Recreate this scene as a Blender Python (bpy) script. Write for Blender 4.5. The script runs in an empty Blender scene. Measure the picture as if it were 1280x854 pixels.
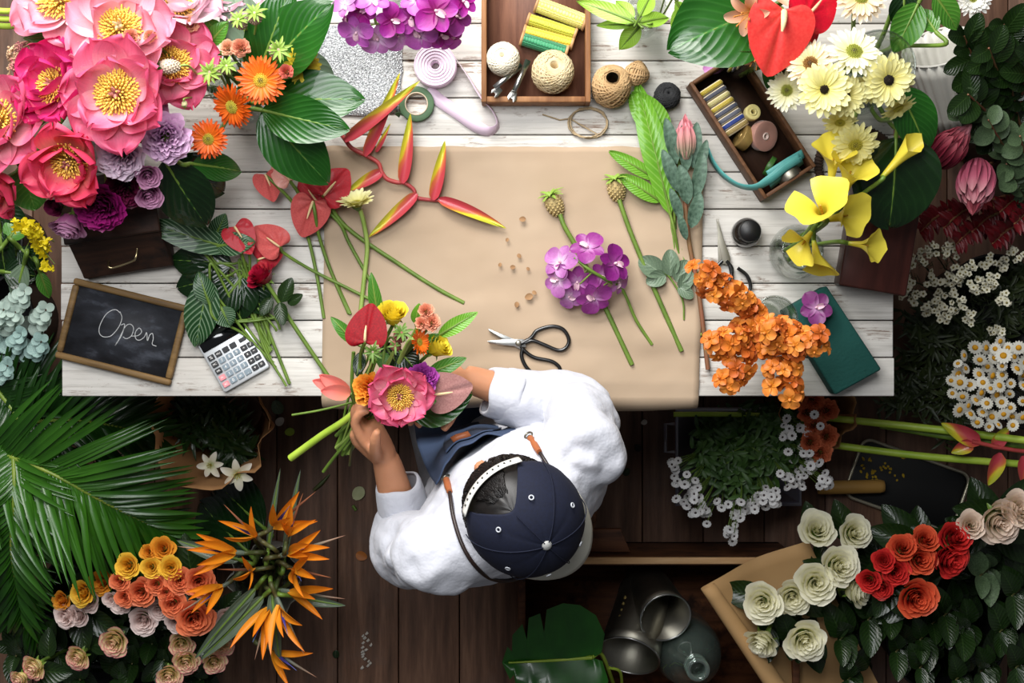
import bpy, math, random
from mathutils import Vector, Matrix, Quaternion
from mathutils.bvhtree import BVHTree
from mathutils import noise as mnoise
random.seed(11)
RND = random.Random(5)
S = bpy.context.scene
COL = S.collection
PI = math.pi
V = Vector
H, F = 3.6, 1850.0            # camera height, focal length in pixels of a 1280 wide frame
TZ = 0.75                     # table top height

def sc_(z): return F / (H - z)
def P(px, py, z):             # the point at height z that the photograph shows at px, py
    s = sc_(z); return V(((px - 640) / s, (427 - py) / s, z))
def L(n, z): return n / sc_(z)
def lerp(a, b, t): return a + (b - a) * t
def hexc(h):
    h = h.lstrip('#'); o = []
    for i in (0, 2, 4):
        c = int(h[i:i + 2], 16) / 255
        o.append(c / 12.92 if c <= .04045 else ((c + .055) / 1.055) ** 2.4)
    return (o[0], o[1], o[2], 1)
def RZ(a): return Matrix.Rotation(a, 4, 'Z')
def RX(a): return Matrix.Rotation(a, 4, 'X')
def RY(a): return Matrix.Rotation(a, 4, 'Y')
def T(v): return Matrix.Translation(v)
def SC(s): return Matrix.Scale(s, 4)
def SXYZ(x, y, z): return Matrix.Diagonal((x, y, z, 1))
def fm(pos, d, spin=0, s=1):  # local +Z looks along d
    z = V(d).normalized(); x = V((1, 0, 0)) - z * z.x
    if x.length < .15: x = V((0, 1, 0)) - z * z.y
    x.normalize(); y = z.cross(x)
    return T(pos) @ Matrix((x, y, z)).transposed().to_4x4() @ RZ(spin) @ SC(s)
def fx(pos, d, up=(0, 0, 1), s=1):  # local +X runs along d, local +Z towards up
    x = V(d).normalized(); u = V(up)
    y = u.cross(x)
    if y.length < 1e-4: y = V((0, 1, 0)).cross(x)
    y.normalize(); z = x.cross(y)
    m = Matrix((x, y, z)).transposed().to_4x4()
    return T(pos) @ m @ SC(s)
def spline(pts, n=6):         # Catmull-Rom through the points
    pts = [V(p) for p in pts]
    if len(pts) < 3: 
        return [pts[0].lerp(pts[-1], i / n) for i in range(n + 1)]
    q = [pts[0] * 2 - pts[1]] + pts + [pts[-1] * 2 - pts[-2]]
    o = []
    for i in range(1, len(q) - 2):
        a, b, c, d = q[i - 1:i + 3]
        for k in range(n):
            t = k / n
            o.append(.5 * ((2 * b) + (c - a) * t + (2 * a - 5 * b + 4 * c - d) * t * t + (3 * b - a - 3 * c + d) * t ** 3))
    o.append(pts[-1]); return o

class MB:
    def __init__(s): s.v = []; s.f = []; s.m = []; s.uv = []
    def grid(s, rows, closed=False, mat=0, M=None, flip=False):
        b = len(s.v); nr = len(rows); nc = len(rows[0])
        for r in rows:
            for p in r: s.v.append(M @ V(p) if M else V(p))
        cc = nc if closed else nc - 1
        for i in range(nr - 1):
            for j in range(cc):
                j2 = (j + 1) % nc
                f = (b + i * nc + j, b + i * nc + j2, b + (i + 1) * nc + j2, b + (i + 1) * nc + j)
                u0, u1 = j / cc, (j + 1) / cc; v0, v1 = i / (nr - 1), (i + 1) / (nr - 1)
                w = ((u0, v0), (u1, v0), (u1, v1), (u0, v1))
                if flip: f = f[::-1]; w = w[::-1]
                s.f.append(f); s.m.append(mat); s.uv.append(w)
    def poly(s, pts, mat=0, M=None):
        b = len(s.v)
        for p in pts: s.v.append(M @ V(p) if M else V(p))
        s.f.append(tuple(range(b, b + len(pts)))); s.m.append(mat); s.uv.append(tuple((0, 0) for _ in pts))
    def tube(s, pts, r, n=8, mat=0, cap=True, M=None, flat=1.0, closed=False):
        pts = [V(p) for p in pts]; k = len(pts)
        if not hasattr(r, '__len__'): r = [r] * k
        elif len(r) != k:
            rr = []
            for i in range(k):
                t = i / (k - 1) * (len(r) - 1); a = min(int(t), len(r) - 2); rr.append(lerp(r[a], r[a + 1], t - a))
            r = rr
        rows = []; up = None
        for i in range(k):
            if closed: t = pts[(i + 1) % k] - pts[i - 1]
            else: t = pts[min(i + 1, k - 1)] - pts[max(i - 1, 0)]
            if t.length < 1e-9: t = V((0, 0, 1))
            t.normalize()
            if up is None:
                up = V((0, 0, 1)) if abs(t.z) < .9 else V((1, 0, 0))
            side = t.cross(up)
            if side.length < 1e-5: side = t.orthogonal()
            side.normalize(); up = side.cross(t).normalized()
            rows.append([pts[i] + (side * math.cos(2 * PI * j / n) + up * math.sin(2 * PI * j / n) * flat) * r[i] for j in range(n)])
        if closed: rows.append(rows[0])
        s.grid(rows, True, mat, M, flip=False)
        if cap and not closed:
            s.poly(rows[0], mat, M); s.poly(rows[-1][::-1], mat, M)
    def lathe(s, prof, n=24, mat=0, M=None):
        rows = [[(r * math.cos(2 * PI * j / n), r * math.sin(2 * PI * j / n), z) for j in range(n)] for r, z in prof]
        s.grid(rows, True, mat, M)
    def ell(s, c, r, n=12, mat=0, M=None):
        if not hasattr(r, '__len__'): r = (r, r, r)
        rows = []
        for i in range(n // 2 + 1):
            a = -PI / 2 + PI * i / (n // 2); q = max(math.cos(a), .001)
            rows.append([(c[0] + r[0] * q * math.cos(2 * PI * j / n), c[1] + r[1] * q * math.sin(2 * PI * j / n), c[2] + r[2] * math.sin(a)) for j in range(n)])
        s.grid(rows, True, mat, M)
    def box(s, lo, hi, mat=0, M=None):
        x0, y0, z0 = lo; x1, y1, z1 = hi
        p = [(x0, y0, z0), (x1, y0, z0), (x1, y1, z0), (x0, y1, z0), (x0, y0, z1), (x1, y0, z1), (x1, y1, z1), (x0, y1, z1)]
        b = len(s.v)
        for q in p: s.v.append(M @ V(q) if M else V(q))
        for f in ((0, 3, 2, 1), (4, 5, 6, 7), (0, 1, 5, 4), (1, 2, 6, 5), (2, 3, 7, 6), (3, 0, 4, 7)):
            s.f.append(tuple(b + i for i in f)); s.m.append(mat); s.uv.append(((0, 0), (1, 0), (1, 1), (0, 1)))
    def prism(s, out, z0, z1, mat=0, M=None):
        n = len(out); b = len(s.v)
        for z in (z0, z1):
            for x, y in out: s.v.append(M @ V((x, y, z)) if M else V((x, y, z)))
        s.f.append(tuple(b + i for i in range(n))[::-1]); s.f.append(tuple(b + n + i for i in range(n)))
        s.m += [mat, mat]; s.uv += [tuple((0, 0) for _ in out)] * 2
        for i in range(n):
            j = (i + 1) % n
            s.f.append((b + i, b + j, b + n + j, b + n + i)); s.m.append(mat); s.uv.append(((0, 0), (1, 0), (1, 1), (0, 1)))
    def mesh(s, name, mats, smooth=True, shift=None):
        me = bpy.data.meshes.new(name)
        me.from_pydata([tuple(v - shift) if shift else tuple(v) for v in s.v], [], s.f)
        if not isinstance(mats, (list, tuple)): mats = [mats]
        for m in mats: me.materials.append(m)
        ul = me.uv_layers.new(name='UVMap')
        ul.data.foreach_set('uv', [c for f in s.uv for p in f for c in p])
        me.polygons.foreach_set('material_index', s.m)
        me.polygons.foreach_set('use_smooth', [smooth] * len(s.f))
        me.validate(); me.update()
        return me
    def build(s, name, mats, parent=None, smooth=True, bevel=0, solid=0, sub=0, local=False, off=0):
        sh = None if (parent is None or local) else gloc(parent)
        o = bpy.data.objects.new(name, s.mesh(name, mats, smooth, sh)); COL.objects.link(o)
        if parent: o.parent = parent
        mods(o, bevel, solid, sub, off); return o

def mods(o, bevel=0, solid=0, sub=0, off=0):
    if solid:
        m = o.modifiers.new('solid', 'SOLIDIFY'); m.thickness = solid; m.offset = off
    if bevel:
        m = o.modifiers.new('bevel', 'BEVEL'); m.width = bevel; m.segments = 2; m.limit_method = 'ANGLE'; m.angle_limit = math.radians(40)
        m.harden_normals = False
    if sub:
        m = o.modifiers.new('sub', 'SUBSURF'); m.levels = sub; m.render_levels = sub

def gmat(o):
    m = o.matrix_basis.copy()
    while o.parent: o = o.parent; m = o.matrix_basis @ m
    return m
def gloc(o): return gmat(o).translation.copy()

LABELS = {}
def tag(o, label, cat, group=None, kind=None):
    o['label'] = label; o['category'] = cat
    if group: o['group'] = group
    if kind: o['kind'] = kind
    LABELS.setdefault(label, []).append(o)
    return o
def thing(name, label, cat, loc, group=None, rot=0):
    o = bpy.data.objects.new(name, None); COL.objects.link(o); o.location = loc; o.rotation_euler = (0, 0, rot)
    o.empty_display_size = .02
    return tag(o, label, cat, group)
def inst(name, me, parent, M=None):   # a part that shares a mesh; M is in world space, parent unrotated
    o = bpy.data.objects.new(name, me); COL.objects.link(o)
    if parent:
        o.parent = parent
        if M is not None: o.matrix_basis = gmat(parent).inverted() @ M
    elif M: o.matrix_basis = M
    return o
def struct(o):
    o['kind'] = 'structure'; return o

# ---------------------------------------------------------------- materials
MATS = {}
class NT:
    def __init__(s, name):
        s.m = bpy.data.materials.new(name); s.m.use_nodes = True; s.t = s.m.node_tree; s.t.nodes.clear()
        s.out = s.t.nodes.new('ShaderNodeOutputMaterial')
    def n(s, typ, **k):
        nd = s.t.nodes.new('ShaderNode' + typ)
        for a, b in k.items(): setattr(nd, a, b)
        return nd
    def l(s, a, b): s.t.links.new(a, b)
    def set(s, sock, v):
        if hasattr(v, 'is_output'): s.l(v, sock)
        else: sock.default_value = v
    def mix(s, f, a, b, bt='MIX'):
        m = s.n('Mix', data_type='RGBA', blend_type=bt)
        s.set(m.inputs['Factor'], f); s.set(m.inputs['A'], a); s.set(m.inputs['B'], b)
        for i in m.inputs:
            pass
        return m.outputs['Result']
    def mixc(s, f, a, b, bt='MIX'):
        m = s.n('MixRGB', blend_type=bt)
        s.set(m.inputs[0], f); s.set(m.inputs[1], a); s.set(m.inputs[2], b); return m.outputs[0]
    def math(s, op, a, b=0.0, clamp=False):
        m = s.n('Math', operation=op); m.use_clamp = clamp
        s.set(m.inputs[0], a); s.set(m.inputs[1], b); return m.outputs[0]
    def noise(s, vec, scale, detail=3, rough=.5):
        m = s.n('TexNoise'); m.inputs['Scale'].default_value = scale; m.inputs['Detail'].default_value = detail
        m.inputs['Roughness'].default_value = rough
        if vec is not None: s.l(vec, m.inputs['Vector'])
        return m.outputs[0]
    def ramp(s, f, stops, interp='LINEAR'):
        r = s.n('ValToRGB'); r.color_ramp.interpolation = interp
        e = r.color_ramp.elements
        while len(e) < len(stops): e.new(.5)
        for i, (p, c) in enumerate(stops): e[i].position = p; e[i].color = c
        s.l(f, r.inputs[0]); return r.outputs[0]
    def mapping(s, vec, sc=(1, 1, 1), rot=(0, 0, 0)):
        m = s.n('Mapping'); m.inputs['Scale'].default_value = sc; m.inputs['Rotation'].default_value = rot
        s.l(vec, m.inputs['Vector']); return m.outputs[0]
    def objc(s): return s.n('TexCoord').outputs['Object']
    def uvc(s): return s.n('UVMap').outputs[0]
    def bump(s, h, strength=.3, dist=.002):
        b = s.n('Bump'); b.inputs['Strength'].default_value = strength; b.inputs['Distance'].default_value = dist
        s.l(h, b.inputs['Height']); return b.outputs[0]
    def bsdf(s, col, rough=.5, metal=0, spec=.5, coat=0, nrm=None, sheen=0):
        p = s.n('BsdfPrincipled')
        s.set(p.inputs['Base Color'], col); s.set(p.inputs['Roughness'], rough); s.set(p.inputs['Metallic'], metal)
        p.inputs['Specular IOR Level'].default_value = spec
        p.inputs['Coat Weight'].default_value = coat; p.inputs['Sheen Weight'].default_value = sheen
        if nrm is not None: s.l(nrm, p.inputs['Normal'])
        return p.outputs[0]
    def done(s, sh):
        s.l(sh, s.out.inputs[0]); return s.m

def mk(name, base='#808080', var=None, rough=.55, scale=25, spec=.4, trans=0, coat=0, bump=0, bscale=80, metal=0,
       ramp=None, axis=1, streak=0, streaks=(26, 1.5), sheen=0, contrast=.5):
    if name in MATS: return MATS[name]
    t = NT(name)
    if ramp:
        sp = t.n('SeparateXYZ'); t.l(t.uvc(), sp.inputs[0])
        f = sp.outputs[axis]
        nz = t.noise(t.objc(), 40, 2); f = t.math('ADD', f, t.math('MULTIPLY', t.math('SUBTRACT', nz, .5), .22))
        col = t.ramp(f, [(p, hexc(c)) for p, c in ramp])
    else: col = hexc(base)
    if var:
        n = t.noise(t.objc(), scale, 4); n = t.ramp(n, [(.5 - contrast / 2, (0, 0, 0, 1)), (.5 + contrast / 2, (1, 1, 1, 1))])
        col = t.mixc(n, col, hexc(var))
    if streak:
        n = t.noise(t.mapping(t.uvc(), (streaks[0], streaks[1], 1)), 1.0, 3)
        n = t.ramp(n, [(.3, (1 - streak,) * 3 + (1,)), (.65, (1, 1, 1, 1))])
        col = t.mixc(1.0, col, n, 'MULTIPLY')
    nrm = None
    if bump: nrm = t.bump(t.noise(t.objc(), bscale, 4), bump)
    sh = t.bsdf(col, rough, metal, spec, coat, nrm, sheen)
    if trans:
        tr = t.n('BsdfTranslucent'); t.set(tr.inputs[0], col)
        m = t.n('MixShader'); m.inputs[0].default_value = trans; t.l(sh, m.inputs[1]); t.l(tr.outputs[0], m.inputs[2]); sh = m.outputs[0]
    MATS[name] = t.done(sh); return MATS[name]

def leafmat(name, dark, light, rough=.32, trans=.12, veins=9, slant=5, vein=.25, pale=None, coat=.15):
    if name in MATS: return MATS[name]
    t = NT(name); uv = t.uvc()
    sp = t.n('SeparateXYZ'); t.l(uv, sp.inputs[0])
    au = t.math('ABSOLUTE', t.math('SUBTRACT', sp.outputs[0], .5))
    ph = t.math('SUBTRACT', t.math('MULTIPLY', sp.outputs[1], veins), t.math('MULTIPLY', au, slant))
    w = t.math('ABSOLUTE', t.math('SINE', t.math('MULTIPLY', ph, PI)))
    n = t.noise(t.objc(), 18, 4)
    col = t.mixc(n, hexc(dark), hexc(light))
    side = t.math('SUBTRACT', 1.0, t.math('MULTIPLY', w, 1.6), True)
    col = t.mixc(t.math('MULTIPLY', side, vein), col, hexc(pale or light))
    mid = t.math('SUBTRACT', 1.0, t.math('MULTIPLY', au, 40), True)
    col = t.mixc(t.math('MULTIPLY', mid, .7), col, hexc(pale or light))
    sh = t.bsdf(col, rough, 0, .4, coat, t.bump(w, .35, .0015))
    tr = t.n('BsdfTranslucent'); t.set(tr.inputs[0], col)
    m = t.n('MixShader'); m.inputs[0].default_value = trans; t.l(sh, m.inputs[1]); t.l(tr.outputs[0], m.inputs[2])
    MATS[name] = t.done(m.outputs[0]); return MATS[name]

def woodmat(name, dark, light, rough=.6, along=0, scale=1.0, bump=.3, spec=.3, worn=None):
    if name in MATS: return MATS[name]
    t = NT(name); oc = t.objc()
    s3 = [14 * scale] * 3; s3[along] = 1.4 * scale
    g = t.noise(t.mapping(oc, s3), 4, 6, .65)
    col = t.ramp(g, [(.3, hexc(dark)), (.7, hexc(light))])
    if worn:
        w = t.ramp(t.noise(oc, 14 * scale, 5, .7), [(.52, (0, 0, 0, 1)), (.68, (1, 1, 1, 1))])
        col = t.mixc(w, col, hexc(worn))
    MATS[name] = t.done(t.bsdf(col, rough, 0, spec, 0, t.bump(g, bump, .001))); return MATS[name]

def glassmat(name, tint='#e8f2ee', refl=.16, rough=.02, blend=.25, dust=0):
    if name in MATS: return MATS[name]
    t = NT(name)
    tr = t.n('BsdfTransparent'); tr.inputs[0].default_value = hexc(tint)
    gl = t.n('BsdfGlossy'); gl.inputs['Roughness'].default_value = rough
    lw = t.n('LayerWeight'); lw.inputs[0].default_value = blend
    f = t.math('ADD', t.math('MULTIPLY', lw.outputs['Facing'], .75), refl * .3, True)
    m = t.n('MixShader'); t.l(f, m.inputs[0]); t.l(tr.outputs[0], m.inputs[1]); t.l(gl.outputs[0], m.inputs[2])
    if dust:  # pale diffuse haze painted into the glass in place of caught light
        df = t.n('BsdfDiffuse'); df.inputs[0].default_value = hexc('#b9ccc2'); m2 = t.n('MixShader'); m2.inputs[0].default_value = dust; t.l(m.outputs[0], m2.inputs[1]); t.l(df.outputs[0], m2.inputs[2]); m = m2
    MATS[name] = t.done(m.outputs[0]); return MATS[name]
WORLD, WINP, SKYP, EXPO = 0.10, 108.0, 62.0, 0.0
# ---------------------------------------------------------------- petals, leaves, flower prototypes
def petal(mb, M, Ln, W, a0=0., a1=0., cup=0., ruf=0., rf=3., p=1., q=.7, nu=6, nv=8, base=.2, ph=0., mat=0, notch=0., quilt=0., qn=6, twist=0., side=0., vm=0., scal=0.):
    rows = []; x = z = yy = 0.0; pv = 0
    for i in range(nv + 1):
        v = 1 - (1 - i / nv) ** 1.35; a = a0 + a1 * v; st = Ln * (v - pv); pv = v
        if i: x += math.cos(a) * st; z += math.sin(a) * st; yy += side * st * v
        bb = base * (1 - v)
        w = W / 2 * (bb + (1 - bb) * max(math.sin(PI * min(v, .999) ** p), 0) ** q) if v < 1 else W / 2 * .02
        if vm:
            w = W / 2 * ((base + (1 - base) * math.sin(PI / 2 * v / vm)) if v < vm else max(.02, (1 - ((v - vm) / (1 - vm)) ** 2.4)) ** .5)
        na = V((-math.sin(a), 0, math.cos(a))); tw = twist * v; row = []
        for j in range(nu + 1):
            u = 2 * j / nu - 1
            h = cup * w * u * u + ruf * W * math.sin(rf * u * 2.2 + ph) * v * v * (.4 + .6 * abs(u))
            if quilt: h += quilt * W * abs(math.sin(qn * PI * (v - .35 * abs(u)))) * (1 - abs(u) ** 3) * math.sin(PI * v) ** .5
            back = notch * Ln * (1 - u * u) * v ** 4 - 0.04 * Ln * v * v * u * u * (1 if notch == 0 else 0)
            if scal: back += scal * Ln * v ** 4 * (math.sin(3.1 * u + ph) + .6 * math.sin(7.3 * u + 2 * ph)) * (1 - u * u * .6)
            yv = u * w; hv = h
            if tw: yv, hv = yv * math.cos(tw) - h * math.sin(tw), yv * math.sin(tw) + h * math.cos(tw)
            row.append(V((x, yv + yy, z)) + na * hv - V((math.cos(a), 0, math.sin(a))) * back)
        rows.append(row)
    mb.grid(rows, mat=mat, M=M)

def rose_petal(mb, th, span, r0, r1, h, lip, spi=.06, ph=0, nu=8, nv=6, zb=0., mat=0, ruf=.02):
    rows = []
    for i in range(nv + 1):
        v = i / nv; row = []
        for j in range(nu + 1):
            u = 2 * j / nu - 1
            e = 1 - .22 * abs(u) ** 3 * (1 if v > .3 else v / .3)
            vv = v * e
            r = r0 + (r1 - r0) * vv ** .75 + lip * vv ** 5 + spi * u * .5 + ruf * math.sin(5 * u + ph) * v ** 3
            a = th + u * span / 2 * (.45 + .55 * math.sin(PI * min(.5, .12 + v * .5)))
            z = zb + h * (vv - .30 * max(0, lip) * vv ** 6)
            row.append((r * math.cos(a), r * math.sin(a), z))
        rows.append(row)
    mb.grid(rows, mat=mat)

def rose_mb(seed=0, n=30, open_=1.0, h=1.25, tight=.9):
    r = random.Random(seed); mb = MB()
    for i in range(n):
        t = i / (n - 1)
        rad = .035 + (tight + .03) * t ** .95
        lip = (.03 + .24 * t ** 1.5) * open_
        hh = h * (1 - .42 * t ** 2 * open_) * r.uniform(.95, 1.05)
        rose_petal(mb, i * 2.4 + r.uniform(-.2, .2), 2.3 - .75 * t, rad * .45, rad * .92, hh, lip, .05 + .05 * t, r.uniform(0, 6), ruf=.012 + .025 * t)
    return mb

def ball_mb(seed=0, n=70, ruf=.06):     # ruffled double bloom
    r = random.Random(seed); mb = MB()
    for i in range(n):
        t = i / (n - 1)
        rad = .06 + .86 * t ** .62
        hh = 1.05 * (1 - .55 * t ** 2.2) * r.uniform(.9, 1.1)
        rose_petal(mb, i * 2.39996 + r.uniform(-.3, .3), r.uniform(.7, 1.3), rad * .5, rad * .95, hh, .04 + .15 * t, r.uniform(-.08, .08), r.uniform(0, 6), nu=6, nv=5, ruf=ruf)
    return mb

def stamen_mb(n=150, rad=.36, h=.22, seed=0, hole=.1, thick=.012):
    r = random.Random(seed); mb = MB()
    for i in range(n):
        t = math.sqrt((i + .5) / n); a = i * 2.39996
        R = rad * (hole + (1 - hole) * t); hh = h * (1.15 - .55 * t) * r.uniform(.8, 1.2)
        p0 = V((math.cos(a) * R * .35, math.sin(a) * R * .35, 0)); p1 = V((math.cos(a) * R, math.sin(a) * R, hh))
        pm = (p0 + p1) / 2 + V((0, 0, hh * .25))
        mb.tube([p0, pm, p1], [thick * .6, thick * .6, thick], 3)
        mb.tube([p1, p1 + (p1 - pm).normalized() * .055], [thick * 1.9, thick * 1.3], 4)
    return mb

CACHE = {}
def cached(key, fn):
    if key not in CACHE: CACHE[key] = fn()
    return CACHE[key]

def stem(name, parent, pts, r, mat, n=6, k=7, **kw):
    mb = MB(); mb.tube(spline(pts, k), r, n); return mb.build(name, mat, parent)

def leaf_part(parent, pos, d, Ln, W, mat, name='leaf', up=(0, 0, 1), **kw):
    key = ('leaf', tuple(sorted(kw.items())), mat.name, round(W / Ln, 1))
    def f():
        mb = MB(); k = dict(a0=.15, a1=-.5, cup=.35, nu=6, nv=9, q=.85, p=.85, base=.08); k.update(kw)
        petal(mb, None, 1, round(W / Ln, 1), **k); return mb.mesh(name, mat)
    return inst(name, cached(key, f), parent, fx(pos, d, up, Ln))

# ---- open peony: separate petals around stamens
def peony(label, px, py, z, R, d, mats, base, spin=0, name='peony', inner=7, outer=8, open_=1., st=True, core='carpel', group=None, seed=0, cupk=.5):
    """mats = (petal material, stamen material, carpel material)"""
    pos = P(px, py, z); e = thing(name, label, 'flower', base, group); r = random.Random(seed + int(px * 7 + py))
    rad = L(R, z); M = fm(pos, d, spin, rad)
    pm = []
    for k in range(4):
        def f(k=k):
            mb = MB(); petal(mb, None, 1.05, .95, a0=.0, a1=.55 - .12 * k, cup=cupk, ruf=.06 + .02 * k, rf=2 + k % 2, nu=12, nv=12, base=.3, ph=k * 1.9, notch=.03 * (k % 3) + .01, vm=.62, scal=.035)
            return mb.mesh('petal', mats[0])
        pm.append(cached(('peo', mats[0].name, k, cupk), f))
    for i in range(outer):
        a = 2 * PI * i / outer + r.uniform(-.18, .18); tl = lerp(.12, .9, 1 - open_) + r.uniform(-.18, .2)
        inst('petal', pm[r.randrange(4)], e, M @ RZ(a) @ T((.04, 0, -.12)) @ RY(-tl) @ SC(r.uniform(.92, 1.06)))
    for i in range(inner):
        a = 2 * PI * (i + .5) / inner + r.uniform(-.25, .25); tl = lerp(.45, 1.2, 1 - open_) + r.uniform(-.25, .25)
        inst('petal', pm[r.randrange(4)], e, M @ RZ(a) @ T((.05, 0, -.08)) @ RY(-tl) @ SC(r.uniform(.62, .9)))
    if st:
        inst('stamens', cached(('sta', mats[1].name), lambda: stamen_mb(170, .40, .34).mesh('stamens', mats[1])), e, M @ T((0, 0, .0)))
        def f():
            mb = MB()
            for k in range(4):
                a = k * PI / 2; mb.tube([(0.02 * math.cos(a), .02 * math.sin(a), 0), (.05 * math.cos(a), .05 * math.sin(a), .22), (.06 * math.cos(a), .06 * math.sin(a), .34), (.1 * math.cos(a), .1 * math.sin(a), .38)], [.05, .055, .04, .015], 6)
            return mb.mesh(core, mats[2])
        inst(core, cached(('car', mats[2].name), f), e, M)
    n = V(d).normalized()
    stem('stem', e, [pos - n * rad * .15, pos - n * rad * .8, (pos + V(base)) / 2 + V((0, 0, -.03)), base], L(3, z), M_['stem'])
    return e

# ---- rose
def rose(label, px, py, z, R, d, mat, base, group=None, name='rose', kind=0, leaves=0, leafm=None, lsz=.06, spin=None, stemm=None, dense=30, open_=1.0, bend=.02, lspread=1.0):
    pos = P(px, py, z); e = thing(name, label, 'flower', base, group); r = random.Random(int(px * 13 + py * 7))
    rad = L(R, z); n = V(d).normalized()
    k = r.randrange(3)
    me = cached(('rose', mat.name, kind, k), lambda: (rose_mb(k + kind * 10, dense, open_) if kind == 0 else ball_mb(k, dense)).mesh('bloom', mat))
    M = fm(pos - n * rad * .9, d, r.uniform(0, 6.28) if spin is None else spin, rad / 1.05)
    inst('bloom', me, e, M)
    def f():
        mb = MB()
        for i in range(5): petal(mb, RZ(i * 1.2566), .75, .28, a0=.75, a1=-1.6, cup=.3, p=.6, q=.8, nu=3, nv=6, base=.9)
        mb.ell((0, 0, .02), (.28, .28, .25), 10); return mb.mesh('calyx', M_['stem'])
    inst('calyx', cached('calyx', f), e, M)
    base = V(base); p0 = pos - n * rad * .9
    mid = (p0 + base) / 2 + V((r.uniform(-bend, bend), r.uniform(-bend, bend), -.01))
    pts = [p0, p0 - n * rad * .6, mid, base]
    stem('stem', e, pts, [L(2.2, z), L(3, z)], stemm or M_['stem'])
    sp = spline(pts, 10)
    for i in range(leaves):
        q = sp[min(len(sp) - 2, 11 + int((i + .5) / leaves * (len(sp) - 14)))]
        a = r.uniform(0, 6.28); dd = V((math.cos(a), math.sin(a), r.uniform(-.1, .3)))
        s = lsz * r.uniform(.75, 1.3)
        leaf_part(e, q, dd, s * 1.6, s * .95, leafm or M_['leaf_dark'], p=.8, q=.8)
    return e

# ---- gerbera / daisy
def gerbera(label, px, py, z, R, d, mats, base, n=26, layers=2, name='gerbera', disc=.3, tilt=.12, w=.2, group=None, spin=0, cat='flower', q=.5, p=1.5, eye=True, stemr=3.2, stempts=None, a1=-.15, stem_mat=None, notch=0.0):
    pos = P(px, py, z); e = thing(name, label, cat, base, group); rad = L(R, z); M = fm(pos, d, spin, rad)
    def f():
        mb = MB(); r = random.Random(3)
        for Lr in range(layers):
            s = 1 - .22 * Lr
            for i in range(n):
                a = 2 * PI * (i + .5 * Lr) / n + r.uniform(-.06, .06)
                petal(mb, RZ(a) @ T((.12, 0, .03 * Lr)), .88 * s * r.uniform(.92, 1.05), w * r.uniform(.85, 1.1), a0=tilt + .22 * Lr + r.uniform(-.06, .06), a1=a1 + r.uniform(-.2, .2), cup=.25, p=p, q=q, nu=4, nv=6, base=.35, notch=notch)
        return mb.mesh('ray_petals', mats[0])
    inst('ray_petals', cached(('ger', mats[0].name, n, layers, w, tilt, p), f), e, M)
    def g():
        mb = MB(); r = random.Random(4)
        k = 90 if disc > .2 else 50
        for i in range(k):
            t = math.sqrt((i + .5) / k); a = i * 2.39996
            mb.ell((disc * t * math.cos(a), disc * t * math.sin(a), .05 + .10 * (1 - t * t) + .04 * t), (.028, .028, .05), 5)
        mb.lathe([(0.001, .0), (disc, -.02), (disc * .95, .06), (disc * .5, .1), (0.001, .11)], 16)
        return mb.mesh('disc', mats[1])
    inst('disc', cached(('dsc', mats[1].name, disc), g), e, M)
    if eye:
        def h():
            mb = MB(); mb.lathe([(.001, .17), (disc * .35, .155), (disc * .42, .11), (disc * .3, .05)], 12); return mb.mesh('eye', mats[2])
        inst('eye', cached(('eye', mats[2].name, disc), h), e, M)
    def c():
        mb = MB(); mb.lathe([(.05, -.34), (.12, -.26), (.26, -.1), (.3, .02)], 14); return mb.mesh('calyx', M_['calyx'])
    inst('calyx', cached('gcal', c), e, M)
    nn = V(d).normalized(); b = V(base); p0 = pos - nn * rad * .3
    pts = stempts or [p0, p0 - nn * rad * .7, (p0 + b) / 2 - V((0, 0, .02)), b]
    stem('stem', e, pts, L(stemr, z), stem_mat or M_['stem_pale'])
    return e

# ---- anthurium: heart spathe, spadix, stem
def heart_mb(quilt=.035, cup=.15, fold=0.0, veins=7):
    mb = MB(); rows = []; nr, na = 12, 40
    for i in range(nr + 1):
        t = i / nr; row = []
        for j in range(na):
            a = 2 * PI * j / na
            x = .95 * math.cos(a) + .12 + .10 * math.cos(2 * a); y = .86 * math.sin(a) * (1 - .12 * math.cos(a))
            notch = math.exp(-((a - PI) / .38) ** 2); x += .32 * notch
            tip = math.exp(-((math.atan2(math.sin(a), math.cos(a))) / .3) ** 2); x += .13 * tip
            x0, y0 = -.38, 0
            px, py = x0 + (x - x0) * t, y0 + (y - y0) * t
            zz = cup * (py * py) * 1.2 - .12 * t * t + quilt * (abs(math.sin(veins * a / 2)) ** .7) * math.sin(PI * t) - .10 * math.exp(-(py / .1) ** 2) * t
            zz += fold * max(0, px) ** 2
            row.append((px, py, zz))
        rows.append(row)
    mb.grid(rows, True); return mb
def anthurium(label, px, py, z, R, d, mat, smat, base, spin=0, name='anthurium', group=None, stempts=None, spad=.75, quilt=.05, spd=None, stemr=2.2, stem_mat=None, fold=0., sr=.06):
    pos = P(px, py, z); e = thing(name, label, 'flower', base, group); rad = L(R, z); M = fm(pos, d, 0, rad) @ RZ(spin)
    inst('spathe', cached(('hrt', mat.name, quilt, fold), lambda: heart_mb(quilt, fold=fold).mesh('spathe', mat)), e, M)
    def g():
        mb = MB(); mb.tube(spline([(-.36, 0, -.02), (-.3, 0, .08), (-.36 + spad * .55, 0, .2), (-.36 + spad, 0, .24)], 5), [sr * .8, sr, sr, sr * .8, sr * .35], 8)
        return mb.mesh('spadix', smat)
    inst('spadix', cached(('spx', smat.name, spad, sr), g), e, M)
    b = V(base); p0 = M @ V((-.38, 0, -.03)); nn = V(d).normalized()
    pts = stempts or [p0, p0 - nn * .03, (p0 + b) / 2, b]
    if stempts: pts = [p0] + list(stempts)
    stem('stem', e, pts, L(stemr, z), stem_mat or M_['stem'])
    return e

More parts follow.
